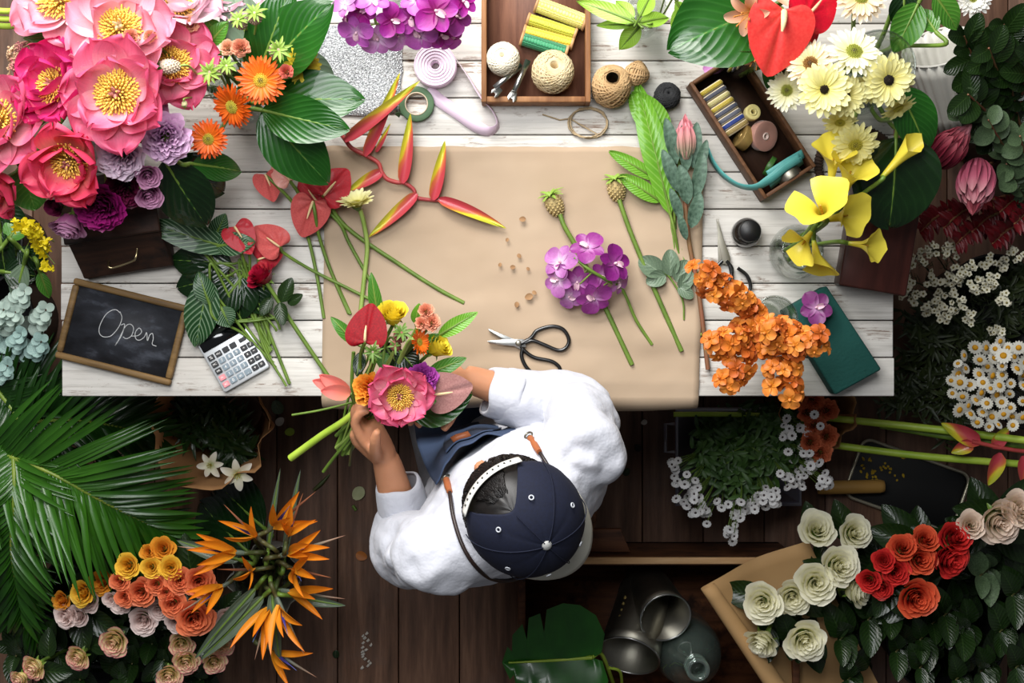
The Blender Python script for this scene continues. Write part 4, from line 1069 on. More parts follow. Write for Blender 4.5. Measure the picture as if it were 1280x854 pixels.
thistle('pale hanging bud on a thin stalk above the planks', 230, 133, 1.06, 5, (-.1, -.9, .3), gi(cB, .03, 2.2), None, mk('bud_pale', '#b9b68a'), SCG, 'flower_bud', 1.4, 1.0, ntuft=6)
PEACH = mk('peach_petals', ramp=[(0, '#c9603c'), (.5, '#e7a078'), (1, '#f0c4a2')], rough=.55, trans=.2); PEACHD = mk('peach_deep', ramp=[(0, '#b5482e'), (.5, '#d98062'), (1, '#e6a688')], rough=.55, trans=.2)
for x, y, z, R, m, lab in [(236, 28, 1.04, 13, PEACH, 'pale peach carnation by the blurred white peony'), (300, 58, 1.05, 13, PEACHD, 'peach carnation between two thistle heads'), (284, 58, 1.03, 11, PEACH, 'light peach carnation beside the deeper one'), (357, 88, 1.06, 10, mk('salmon_bud', '#e88a78', '#d9604e', rough=.5), 'salmon carnation bud touching the bright orange gerbera'),
    (162, 44, 1.13, 11, PEACHD, 'peach carnation resting on the yellow-centred peony'), (187, 44, 1.12, 9, PEACHD, 'small peach carnation beside the salmon peony')]:
    rose(lab, x, y, z, R, (.05, .1, 1), m, gi(cB, .02, x), 'peach carnations', 'carnation', 1, dense=60)
for k, (x, y, tx, ty, w) in enumerate([(262, 55, 285, 28, 24), (225, 58, 212, 40, 22), (262, 66, 235, 62, 22), (270, 40, 258, 24, 22)]):
    big_leaf(['crinkled bright leaf by the thistle pair', 'bright green leaf under the pale carnation', 'green leaf between scabiosa stems', 'lime leaf near the top border by the carnations'][k], x, y, 1.0, (tx, ty), 1.02, w, M_['leaf_mid'], gi(cB, .03, k), wave=.08, group='small leaves among the carnations')

# ---- purple orchids at the top border
ORC = mk('orchid_purple', ramp=[(0, '#e9c3e6'), (.3, '#c766c0'), (1, '#b14fae')], rough=.45, trans=.25, streak=.2, streaks=(22, 6)); ORC_D = mk('orchid_magenta', ramp=[(0, '#7a0d4e'), (.4, '#a01a86'), (1, '#b844b0')], rough=.45, trans=.2, streak=.25, streaks=(22, 6)); LIP = mk('orchid_lip', '#f0d8d0', '#c98ab8', rough=.4)
ORC_W = mk('orchid_bright', ramp=[(0, '#8d1a6a'), (.35, '#a93a98'), (1, '#a84aa0')], rough=.45, trans=.22, streak=.2, streaks=(22, 6))
def orchid(label, blooms, stempts, name='orchid_spray', mats=(ORC, ORC_D, ORC_W), stemm='stem', stemr=.0026, group=None, shape=(.9, .62)):
    e = thing(name, label, 'flower', stempts[-1], group); sp = spline(stempts, 8)
    mb = MB(); mb.tube(sp, [stemr, stemr, stemr * 1.1], 6); mb.build('stem', M_[stemm], e); r = random.Random(len(label))
    for k, (x, y, z, R, d) in enumerate(blooms):
        pos = P(x, y, z); m = mats[k % len(mats)]
        def f():
            mb = MB()
            for i in range(5):
                big = i in (1, 4); petal(mb, RZ(i * 1.2566), .95 if big else .85, shape[0] if big else shape[1], a0=.25, a1=-.35, cup=.25, p=1.25, q=.6, nu=6, nv=7, base=.22, ruf=.03, ph=i)
            return mb.mesh('bloom', m)
        M = fm(pos, d, r.uniform(0, 6.3), L(R, z)); b = inst('bloom', cached(('orc', m.name, shape), f), e, M)
        def g():
            mb = MB(); petal(mb, RZ(PI) @ T((0.03, 0, .05)), .42, .3, a0=.8, a1=-1.2, cup=.9, p=.9, q=.6, nu=4, nv=5, base=.4); mb.ell((0, 0, .1), (.08, .07, .12), 8); return mb.mesh('lip', LIP)
        inst('lip', cached(('lip', 1), g), e, M)
        q = min(sp, key=lambda p: (p - pos).length); n = V(d).normalized()
        mb = MB(); mb.tube(spline([pos, pos - n * L(R * .4, z), q], 4), stemr * .55, 5); mb.build('flower_stalk', M_['stem_pale'], e)
    return e
cO = vase('glass vase under the purple orchids at the top border', 505, -14, .04, .15)
orchid('mauve orchid spray with seen-through stems at the top border', [(432, 6, 1.0, 20, (-.4, .2, .9)), (452, 14, .98, 24, (-.3, -.4, .8)), (446, 40, .96, 26, (-.3, -.6, .7)), (472, 48, .94, 26, (0, -.7, .7)), (490, 25, .98, 24, (.2, -.3, .9)), (466, 0, 1.0, 26, (0, .3, 1)), (497, 44, .93, 24, (.2, -.7, .7)), (436, 28, .95, 16, (-.8, -.4, .4))], [P(470, 30, .96), P(468, 10, .95), P(490, -5, .88), gi(cO, .01, 2)], mats=(mk('orchid_mauve', ramp=[(0, '#eed2ea'), (.35, '#c988c4'), (1, '#b060aa')], rough=.45, trans=.28, streak=.2, streaks=(22, 6)), ORC_D, ORC))
orchid('vivid purple orchid spray hanging just above the pink ribbon roll', [(545, 14, 1.02, 32, (.1, -.1, 1)), (515, 22, .98, 26, (-.3, -.4, .8)), (525, 44, .95, 25, (-.1, -.7, .6)), (552, 42, .94, 24, (.1, -.8, .6)), (570, 20, .96, 26, (.5, -.3, .8)), (520, 0, 1.0, 24, (-.2, .3, 1)), (578, 2, .98, 24, (.6, .1, .8)), (562, 48, .92, 20, (.4, -.7, .5))], [P(545, 25, .97), P(545, 5, .95), P(520, -10, .88), gi(cO, .01, 1)], mats=(ORC_D, ORC_W, ORC))

# ---- heliconia
HELI = None
def heli_mat():
    t = NT('heliconia_bract'); sp = t.n('SeparateXYZ'); t.l(t.uvc(), sp.inputs[0])
    f = t.math('ADD', t.math('MULTIPLY', sp.outputs[1], .75), t.math('MULTIPLY', sp.outputs[0], .55)); f = t.math('ADD', f, t.math('MULTIPLY', t.math('SUBTRACT', t.noise(t.objc(), 30), .5), .2))
    c = t.ramp(f, [(.45, hexc('#b03a44')), (.62, hexc('#c4683a')), (.72, hexc('#c9ba2c')), (.95, hexc('#a9ae2e'))])
    return t.done(t.bsdf(c, .4, 0, .4, .2))
HELI = heli_mat(); HST = mk('heliconia_stem', '#b84a44', '#8e2f34', rough=.45, scale=20)
e = thing('heliconia', 'red and yellow heliconia with zigzag stem and pointed bracts on the paper', 'flower', P(484, 224, TZ + .006))
zp = [(418, 152, .03), (422, 161, .03), (433, 177, .03), (441, 186, .028), (459, 195, .026), (473, 204, .024), (477, 215, .022), (484, 224, .02), (496, 228, .018), (506, 229, .018), (517, 237, .016), (521, 247, .015), (538, 250, .013), (552, 251, .012)]
mb = MB(); mb.tube(spline([P(x, y, TZ + z) for x, y, z in zp], 5), [.0042, .004, .0045, .004, .0045, .0038, .004, .003], 8); mb.build('zigzag_stem', HST, e)
for bx, by, bz, tx, ty, tz, w, fl in [(431, 176, .04, 527, 111, .06, 26, 1), (456, 195, .03, 506, 98, .055, 24, 1), (470, 190, .03, 490, 157, .045, 10, 1), (503, 229, .022, 519, 146, .035, 26, 1), (541, 250, .018, 561, 180, .03, 25, 1), (548, 249, .018, 632, 278, .014, 24, -1), (521, 242, .02, 467, 299, .015, 25, -1), (478, 214, .024, 438, 241, .018, 24, -1)]:
    a, b = P(bx, by, TZ + bz), P(tx, ty, TZ + tz); Ln = (b - a).length
    mb = MB(); M = fx(a, b - a) @ SXYZ(1, fl, 1)
    petal(mb, M, Ln, L(w * .62, TZ), a0=.12, a1=-.2, cup=.6, p=.62, q=.75, nu=8, nv=16, base=.3, side=.15)
    petal(mb, M @ T((0, 0, -.002)), Ln * .97, L(w * .5, TZ), a0=.0, a1=.12, cup=-.45, p=.62, q=.75, nu=8, nv=14, base=.3, side=.15)
    mb.build('bract', HELI, e)

# ---- anthuriums lying by the paper
AR = mk('anthurium_red', '#b80f24', '#98091c', rough=.36, coat=.1, scale=14, bump=.5, bscale=60); AC = mk('anthurium_coral', '#d45f58', '#bd4446', rough=.4, coat=.08, scale=14, bump=.6, bscale=60); AP = mk('anthurium_dusty', '#d99a8c', '#c98278', rough=.4, coat=.2, scale=14)
SPY = mk('spadix_cream', '#f0dda8', '#e6b98c', rough=.6, bump=.4, bscale=400); SPR = mk('spadix_pink', '#e39a86', '#e8c08a', rough=.6, bump=.4, bscale=400)
GA = 'anthuriums lying at the paper corner'; zt = TZ + .012
def tp(*pts): return [P(x, y, TZ + z) for x, y, z in pts]
anthurium('coral anthurium farthest from the paper, folded narrow', 334, 226, TZ + .05, 21, (.35, .1, .9), AC, SPY, P(407, 395, TZ), -1.2, stempts=tp((350, 236, .045), (372, 262, .03), (386, 300, .012), (397, 350, .006), (405, 398, .006)), group=GA)
anthurium('dusty pink anthurium between two coral ones', 357, 221, TZ + .048, 19, (.1, .35, .9), AP, SPY, P(437, 392, TZ), 2.4, stempts=tp((372, 240, .04), (392, 275, .022), (408, 325, .01), (424, 362, .007), (438, 393, .007)), group=GA)
anthurium('quilted coral anthurium at the edge of the paper', 388, 262, TZ + .045, 29, (.0, -.2, 1), AC, SPY, P(436, 390, TZ), -1.9, stempts=tp((394, 268, .05), (400, 300, .02), (418, 350, .01), (436, 392, .007)), quilt=.09, group=GA)
anthurium('glossy red anthurium partly under the heliconia', 412, 237, TZ + .052, 29, (.2, .2, 1), AR, SPY, P(579, 378, TZ), .9, stempts=tp((402, 240, .04), (433, 284, .018), (500, 331, .008), (545, 360, .007), (580, 379, .007)), quilt=.09, group=GA, stemr=2.7)
anthurium('dark red anthurium pressed between coral and glossy red ones', 392, 246, TZ + .035, 24, (-.1, .1, 1), AR, SPY, P(465, 356, TZ), 2.2, stempts=tp((400, 255, .03), (425, 280, .02), (437, 305, .012), (466, 357, .007)), quilt=.09, group=GA)
CRM = mk('gerbera_cream', ramp=[(0, '#d9cf5a'), (.3, '#eee89a'), (1, '#f2efc0')], rough=.5, trans=.25, streak=.1)
gerbera('cream gerbera lying on its side on the kraft paper', 446, 256, TZ + .055, 26, (-.12, .85, .5), (CRM, DSC, DSCD), P(452, 385, TZ), n=24, w=.24, tilt=.5, stempts=tp((450, 262, .045), (455, 280, .03), (459, 310, .018), (455, 350, .012), (451, 388, .01)), stemr=3)
# left pile
GL = 'anthuriums in the pile by the calculator'
anthurium('bright red anthurium at the top of the leaf pile', 298, 291, TZ + .07, 24, (.1, .2, 1), AR, SPY, P(345, 470, TZ), -1.0, stempts=tp((300, 310, .06), (312, 350, .03), (330, 400, .015), (350, 450, .008), (362, 480, .006)), group=GL, quilt=.04)
anthurium('coral anthurium with raised veins resting on the planks', 342, 303, TZ + .05, 25, (.0, .0, 1), AC, SPY, P(466, 376, TZ), 2.5, stempts=tp((357, 318, .03), (390, 338, .015), (430, 358, .01), (468, 377, .009)), group=GL, quilt=.09)
anthurium('small red anthurium tucked beneath the red rose', 330, 322, TZ + .04, 20, (.2, -.1, 1), AR, SPY, P(330, 400, TZ), .3, stempts=tp((325, 340, .03), (330, 380, .015), (338, 430, .008)), group=GL)
RRED = mk('rose_crimson', ramp=[(0, '#5a0518'), (.6, '#a00d30'), (1, '#b81a3c')], rough=.45, trans=.1)
rose('crimson rose lying on its side in the leaf pile', 321, 340, TZ + .045, 21, (-.55, .55, .6), RRED, P(412, 474, TZ), None)
for o_ in [o for o in COL.objects if o.parent and o.parent.get('label') == 'crimson rose lying on its side in the leaf pile' and o.name.startswith('stem')]:
    bpy.data.objects.remove(o_)
er = LABELS['crimson rose lying on its side in the leaf pile'][0]
stem('stem', er, tp((328, 346, .04), (345, 372, .028), (366, 405, .02), (386, 435, .016), (413, 475, .012)), .0042, M_['stem'])
for a_, b_, s_ in [((352, 378), (364, 348), .05), ((360, 380), (372, 372), .035), ((350, 378), (352, 395), .045), ((340, 372), (325, 395), .04)]:
    leaf_part(er, P(*a_, TZ + .03), P(*b_, TZ + .04) - P(*a_, TZ + .03), s_, s_ * .62, M_['leaf_dark'], p=.9, q=.7)
VAR = leafmat('leaf_variegated', '#143417', '#215022', rough=.45, pale='#94b08c', veins=11, slant=6, vein=.75, trans=.1)
for k, (a, z1, tpp, z2, w, lab) in enumerate([((292, 312), .05, (180, 278), .085, 36, 'long pale-veined leaf reaching towards the wooden box'), ((270, 308), .06, (318, 302), .07, 30, 'pale-veined leaf curling along the red anthurium'), ((268, 300), .05, (282, 268), .075, 26, 'upright folded veined leaf behind the red anthurium'),
     ((262, 350), .045, (245, 432), .02, 44, 'white-veined leaf drooping between chalkboard and calculator'), ((262, 380), .045, (248, 340), .05, 26, 'narrow veined leaf over the dark leaves'), ((276, 384), .04, (288, 408), .035, 28, 'small heart-shaped veined leaf beside the calculator')]):
    big_leaf(lab, a[0], a[1], TZ + z1, tpp, TZ + z2, w, VAR, P(330 + k * 3, 430 + k * 6, TZ + .008), group='variegated leaves in the pile', wave=.05, quilt=.03, stalkr=1.8)
for k, (a, tpp, w) in enumerate([((290, 330), (215, 325), 52), ((285, 345), (222, 360), 48), ((300, 345), (300, 400), 50), ((280, 330), (232, 300), 40), ((300, 350), (262, 400), 44), ((310, 350), (330, 392), 40)]):
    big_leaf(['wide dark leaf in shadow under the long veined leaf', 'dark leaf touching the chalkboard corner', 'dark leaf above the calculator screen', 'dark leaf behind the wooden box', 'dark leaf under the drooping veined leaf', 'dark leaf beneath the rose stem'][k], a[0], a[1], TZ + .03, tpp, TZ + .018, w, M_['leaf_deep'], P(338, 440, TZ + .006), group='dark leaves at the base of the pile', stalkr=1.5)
GS = 'cut stems in the leaf pile'
for k, pts in enumerate([((275, 330), (300, 372), (340, 438)), ((285, 335), (312, 385), (337, 432)), ((315, 370), (328, 430), (358, 483)), ((310, 400), (282, 402), (345, 396)), ((330, 388), (345, 400), (350, 412)), ((322, 385), (342, 408), (346, 414)), ((270, 402), (310, 402), (352, 396))]):
    mb = MB(); mb.tube(spline([P(x, y, TZ + .012 - .003 * i + .002 * k) for i, (x, y) in enumerate(pts)], 7), .0024, 6); tag(mb.build('cut_stem', M_['stem']), 'thin green cut stem in the pile near the calculator', 'stem', GS)

# ---- flowers in the middle of the paper
ARM = mk('seed_tan', '#a08850', '#d6c08a', rough=.7, scale=90)
thistle('tan scaly seed head with green tuft above the purple orchid', 688, 245, TZ + .022, 16, (-.40, .8, .42), P(789, 455, TZ), None, ARM, SCG, 'pineapple_thistle', 1.75, 3, tp((700, 268, .02), (706, 284, .02), (722, 312, .016), (745, 360, .014), (790, 456, .008)), sm=M_['stem'])
thistle('tan scaly seed head with green tuft beside the fern leaf', 768, 225, TZ + .022, 16, (-.22, .85, .42), P(851, 438, TZ), None, ARM, SCG, 'pineapple_thistle', 1.75, 3, tp((774, 250, .02), (778, 262, .02), (790, 295, .016), (815, 355, .012), (852, 439, .008)), sm=M_['stem'])
ORP = mk('orchid_plum', ramp=[(0, '#d8a4d2'), (.3, '#a24596'), (1, '#8e2f86')], rough=.4, trans=.18, streak=.22, streaks=(22, 6)); ORL = mk('orchid_lilac', ramp=[(0, '#eed4ea'), (.35, '#bf7cba'), (1, '#a455a0')], rough=.4, trans=.2, streak=.2, streaks=(22, 6)); ORK = mk('orchid_deep', ramp=[(0, '#9a4a90'), (.4, '#7c1f74'), (1, '#6d1866')], rough=.4, trans=.15, streak=.22, streaks=(22, 6))
orchid('purple orchid stem with a cluster of blooms on the kraft paper', [(734, 310, TZ + .065, 26, (.0, .5, .8)), (701, 328, TZ + .06, 26, (-.5, .3, .8)), (698, 350, TZ + .055, 24, (-.6, -.2, .8)), (722, 352, TZ + .05, 25, (-.2, -.4, .9)), (768, 330, TZ + .065, 27, (.5, .2, .8)), (742, 372, TZ + .045, 26, (.1, -.6, .8)), (752, 345, TZ + .055, 22, (.4, -.2, .9)), (712, 370, TZ + .04, 20, (-.3, -.6, .7)), (772, 352, TZ + .045, 20, (.7, -.3, .6))],
       tp((718, 322, .075), (738, 338, .08), (762, 352, .06), (778, 362, .03), (795, 400, .014), (815, 431, .008)), mats=(ORP, ORL, ORL, ORP, ORK, ORP), stemr=.0032)
# protea, fern leaves, small rose leaves
FERNS = 'wavy bright green fern leaves'
for k, (a, b, w, lab) in enumerate([((838, 268), (797, 108), 34, 'long wavy fern leaf pointing up to the jute ball'), ((836, 175), (790, 118), 40, 'crinkled fern leaf beside the black twine ball'), ((822, 225), (763, 190), 18, 'short fern leaf over the paper edge'), ((826, 252), (776, 220), 22, 'fern leaf touching the seed head'), ((830, 200), (815, 150), 30, 'fern leaf lying under the protea bloom')]):
    big_leaf(lab, a[0], a[1], TZ + .02, b, TZ + .03, w, M_['leaf_fern'], P(862, 372, TZ + .008), wave=.09, quilt=.03, qn=14, fold=.12, bow=.08, group=FERNS, stalkr=1.8, q=.6, p=.95)
def protea(label, px, py, z, R, d, base, mats, name='protea', pts=None, leaves=(), Lb=2.2, n=34, stem_m=None, group=None, lw=.36):
    pos = P(px, py, z); e = thing(name, label, 'flower', base, group); rad = L(R, z); M = fx(pos, d, (0, 0, 1), rad) if True else None
    r = random.Random(int(px))
    for ly in range(3):
        mb = MB()
        for i in range(n // 3):
            a = 2 * PI * i / (n // 3) + ly * .4
            petal(mb, RX(a) @ T((-.25 + .12 * ly, 0, .32 - .10 * ly)), Lb * (.8 + .1 * ly) * r.uniform(.92, 1.05), .62, a0=.55 - .2 * ly, a1=-.75 + .2 * ly, cup=.5, p=.85, q=.65, nu=4, nv=7, base=.5)
        inst('bract_ring', mb.mesh('bract_ring', mats[ly % len(mats)]), e, M)
    mb = MB(); mb.lathe([(0, -.5), (.3, -.4), (.5, .1), (.42, .8), (0, 1.0)], 14, M=RY(PI / 2)); inst('flower_base', mb.mesh('flower_base', mats[0]), e, M)
    stem('stem', e, pts or [pos, (pos + V(base)) / 2, base], .0045, stem_m or M_['stem_brown'])
    return e
PRP = mk('protea_pink', ramp=[(0, '#b07a5c'), (.45, '#d9808c'), (1, '#e8949c')], rough=.5, streak=.15); PRG = mk('protea_bract', ramp=[(0, '#7f8a6a'), (.6, '#c98a88'), (1, '#d9808a')], rough=.5)
ep = protea('pink-tipped protea with long grey-green leaves lying along the paper edge', 857, 192, TZ + .035, 18, (-.02, 1, .1), P(885, 455, TZ), (PRG, PRP, PRP), pts=tp((857, 195, .03), (856, 240, .025), (861, 300, .02), (874, 370, .012), (885, 462, .01)), Lb=2.6)
for a, b, s, w in [((846, 205), (832, 145), .088, .024), ((858, 215), (855, 155), .09, .026), ((866, 210), (872, 150), .085, .024), ((848, 240), (828, 185), .085, .022), ((860, 255), (850, 205), .075, .030), ((868, 250), (880, 190), .09, .026), ((852, 275), (838, 235), .065, .02), ((864, 285), (874, 245), .07, .026), ((858, 300), (848, 265), .055, .018), ((870, 220), (884, 175), .07, .022)]:
    p_ = P(*a, TZ + .03); leaf_part(ep, p_, P(*b, TZ + .055) - p_, s, w, M_['leaf_proteas'], p=1.0, q=.6, cup=.25, a0=.2)
# small leaves by the thistle stem
e = thing('rose_leaf_sprig', 'sprig of round grey-green rose leaves lying between stems on the paper', 'leaf sprig', P(850, 370, TZ + .01)); pp_ = tp((855, 400, .008), (853, 375, .01), (838, 348, .012), (828, 340, .012)); stem('stem', e, pp_, .0018, M_['stem'])
for a, b, s, w in [((828, 342), (806, 328), .052, .042), ((832, 344), (812, 352), .04, .03), ((838, 345), (838, 322), .05, .034), ((845, 352), (860, 325), .045, .035), ((850, 362), (862, 345), .04, .028), ((848, 358), (866, 372), .035, .026)]:
    p_ = P(*a, TZ + .012); leaf_part(e, p_, P(*b, TZ + .022) - p_, s, w, M_['leaf_grey'], p=.9, q=.55, a0=.1)
mb = MB(); mb.tube(tp((868, 424, .006), (878, 417, .006)), .003, 6); tag(mb.build('stem_offcut', M_['stem_lime']), 'short cut stem end lying on the paper edge', 'offcut')
mb = MB(); mb.tube(tp((587, 381, .004), (591, 392, .004)), .0012, 5); tag(mb.build('stem_offcut', M_['stem_dark']), 'tiny dark sliver beside the bouquet leaf', 'offcut')
loosepetal('pink fallen petal on the planks beside the organizer box', 892, 82, TZ + .006, 14, mk('petal_mauve', '#d99ad6', '#c77fc4', rough=.5, trans=.2), .5)

FLK = mk('dry_flake', '#a07c56', '#8a6644', rough=.8)
for k, (x, y, R) in enumerate([(653, 274, 4), (634, 300, 2.5), (649, 320, 3), (641, 334, 3.2), (625, 331, 2.6), (660, 336, 2.4), (661, 371, 5), (646, 381, 3.5), (668, 366, 3)]):
    loosepetal('tiny brown dried flake lying on the kraft paper left of the purple orchid', x, y, TZ + .013, R, FLK, k * 1.1, 'dried_flake', 'dried flakes on the kraft paper')
# ---- orange mokara stems
MOK = mk('mokara_orange', ramp=[(0, '#d0821c'), (.4, '#e8903a'), (1, '#e08238')], rough=.5, trans=.2, streak=.15); MOK2 = mk('mokara_amber', ramp=[(0, '#c9741c'), (.4, '#da7a28'), (1, '#cc6a28')], rough=.5, trans=.2, streak=.15)
cE = vase('glass vase under the orange orchid stems', 952, 400, .04, .14)
MOK3 = mk('mokara_rust', ramp=[(0, '#8e4410'), (.4, '#b8591c'), (1, '#c4682c')], rough=.5, trans=.15)
r_ = random.Random(9)
def mokara(label, a, za, b, zb, n=15, wid=14):
    A, B = P(*a, za), P(*b, zb); e = thing('orange_orchid', label, 'flower', gi(cE, .015, a[0]), 'orange orchid stems in the glass vase'); sp = spline([A, (A + B) / 2 + V((0, 0, .015)), B, V(e.location)], 8)
    mb = MB(); mb.tube(sp, [.0018, .0025, .003], 6); mb.build('stem', M_['stem'], e)
    n = int(n * 1.4); wid *= 1.25
    for i in range(n):
        t = i / (n - 1); q = A.lerp(B, t) + V((0, 0, .01 + .012 * math.sin(PI * t))); wd = L(wid, za) * (.45 + .55 * math.sin(PI * min(.9, .18 + t * .75)))
        an = i * 2.4; o = V((math.cos(an), math.sin(an), 0)) * wd * r_.uniform(.5, 1.05) + V((0, 0, wd * r_.uniform(0, .8)))
        dd = o.normalized() + V((r_.uniform(-.5, .5), r_.uniform(-.5, .5), .55)); m = (MOK, MOK2, MOK, MOK3)[i % 4]
        def f():
            mb = MB()
            for k in range(5): petal(mb, RZ(k * 1.2566), 1, .95 if k % 2 else .75, a0=.35, a1=-.7, cup=.3, p=1.2, q=.55, nu=4, nv=5, base=.3, ruf=.06, ph=k)
            mb.ell((0, 0, .15), (.16, .16, .22), 7); return mb.mesh('floret', m)
        inst('floret', cached(('mok', m.name), f), e, fm(q + o, dd, r_.uniform(0, 6), L(r_.uniform(10, 15.5), za)))
mokara('orange orchid stem reaching across the shears to the paper', (872, 340), 1.0, (942, 392), .95, 22, 14)
mokara('orange orchid stem lying towards the paper below the first one', (890, 432), .98, (942, 408), .94, 16, 15)
mokara('orange orchid stem pointing down to the table edge beside the paper', (903, 482), .98, (945, 420), .93, 15, 13)
mokara('orange orchid stem drooping past the table front edge', (985, 490), .97, (957, 425), .94, 17, 17)
mokara('orange orchid stem stretching over the green foam', (1018, 432), 1.0, (960, 412), .95, 18, 17)
mokara('short orange orchid stem over the vase mouth', (972, 420), 1.0, (948, 405), .96, 9, 14)
orchid('single plum orchid bloom lying on the green foam', [(1020, 385, TZ + .075, 24, (.0, .1, 1))], [P(1020, 388, TZ + .06), P(1022, 398, TZ + .056), P(1024, 406, TZ + .055)], name='orchid_bloom', mats=(mk('orchid_plum_bloom', ramp=[(0, '#c99ac4'), (.3, '#8a3f80'), (1, '#733069')], rough=.4, trans=.15, streak=.2, streaks=(22, 6)),), shape=(.95, .72))
# ---------------------------------------------------------------- right vases on the table
cG = vase('clear glass vase behind the red anthuriums at the table back', 918, 78, .04, .2, .038)
AS = mk('anthurium_salmon', '#e0473f', '#d6302f', rough=.32, coat=.15, scale=14); AH = mk('anthurium_hot', '#d0122c', '#b80f26', rough=.32, coat=.15, scale=14)
anthurium('large salmon red anthurium with a white spadix near the organizer box', 976, 32, 1.08, 50, (.1, -.25, 1), AS, SPY, gi(cG, .02, 0), -1.75, quilt=.045, spad=.5, sr=.085)
anthurium('bright red anthurium at the top border behind the salmon one', 1016, 10, 1.05, 38, (.3, -.1, 1), AH, SPR, gi(cG, .02, 1), .9, quilt=.045)
anthurium('deep red anthurium squeezed beneath the bright red one', 1003, 30, 1.0, 30, (.3, -.3, 1), AH, SPR, gi(cG, .02, 2), -1.2, quilt=.045)
ALS = mk('alstroemeria', ramp=[(0, '#e0a83a'), (.35, '#e09a72'), (1, '#e6b69c')], rough=.5, trans=.22, streak=.15)
def alstro(label, px, py, z, R, d, base, spin=0):
    pos = P(px, py, z); e = thing('alstroemeria', label, 'flower', base, 'salmon alstroemerias'); M = fm(pos, d, spin, L(R, z))
    mb = MB(); petal(mb, None, 1.1, .48, a0=1.0, a1=-1.1, cup=.4, p=1.1, q=.6, nu=5, nv=8, base=.3); me = mb.mesh('petal', ALS)
    for k in range(6): inst('petal', me, e, M @ RZ(k * PI / 3) @ RY(.15 * (k % 2)) @ SC(.9 + .12 * (k % 2)))
    mb = MB()
    for k in range(5): mb.tube([(0, 0, .1), (.2 * math.cos(k * 1.25), .2 * math.sin(k * 1.25), .6), (.32 * math.cos(k * 1.25), .32 * math.sin(k * 1.25), .9)], [.02, .02, .035], 4)
    inst('stamens', mb.mesh('stamens', mk('stamen_rose', '#d9a24a', '#b5502a')), e, M)
    n = V(d).normalized(); stem('stem', e, [pos, pos - n * .03, (pos + V(base)) / 2, base], .0028, M_['stem'])
alstro('salmon alstroemeria at the top border beside the dark broad leaf', 940, 14, 1.06, 34, (-.5, -.5, .6), gi(cG, .015, 3), .4)
alstro('salmon alstroemeria hanging down towards the organizer box', 948, 60, 1.02, 30, (-.1, -.9, .4), gi(cG, .015, 4), .9)
alstro('salmon alstroemeria trumpet cut by the top border', 962, -6, 1.06, 28, (0, .5, 1), gi(cG, .015, 5), .2)
big_leaf('large dark ribbed leaf at the top border between lime leaves and red anthuriums', 960, 10, 1.0, (838, 62), 1.02, 118, M_['leaf_canna'], gi(cG, .03, 2.4), roll=.12, qn=9, quilt=.012)
big_leaf('narrow dark leaf under the salmon anthurium', 985, 60, .96, (962, 112), .9, 40, M_['leaf_canna'], gi(cG, .03, 5), group='dark leaves in the red anthurium vase')
big_leaf('dark leaf between salmon anthurium and cream gerberas', 1000, 62, .96, (985, 118), .9, 46, M_['leaf_deep'], gi(cG, .03, 5.5), group='dark leaves in the red anthurium vase')
# lime leaves
cF = vase('clear glass vase under the lime green leaves', 800, 28, .035, .14)
for k, (a, b, w, z, lab) in enumerate([((795, 28), (722, 2), 22, 1.0, 'lime leaf pointing at the spool tray corner'), ((795, 30), (746, 32), 14, .98, 'thin lime leaf lying level beside the tray'), ((800, 32), (775, 62), 24, .96, 'lime leaf drooping down over white planks'), ((792, 24), (770, 2), 20, 1.0, 'lime leaf rising at the top border'), ((800, 28), (836, 22), 20, 1.0, 'lime leaf pointing to the dark broad leaf'), ((845, 2), (862, 34), 20, 1.02, 'lime leaf lying over the dark broad leaf'), ((846, 10), (845, 48), 16, 1.0, 'narrow lime leaf hanging beside the dark broad leaf'), ((800, 20), (815, -8), 22, 1.0, 'lime leaf cut by the top border')]):
    big_leaf(lab, a[0], a[1], z, b, z - .03, w, M_['leaf_lime'], gi(cF, .015, k), group='lime green leaves', q=.9, p=.8, stalkr=1.3, wave=.06)
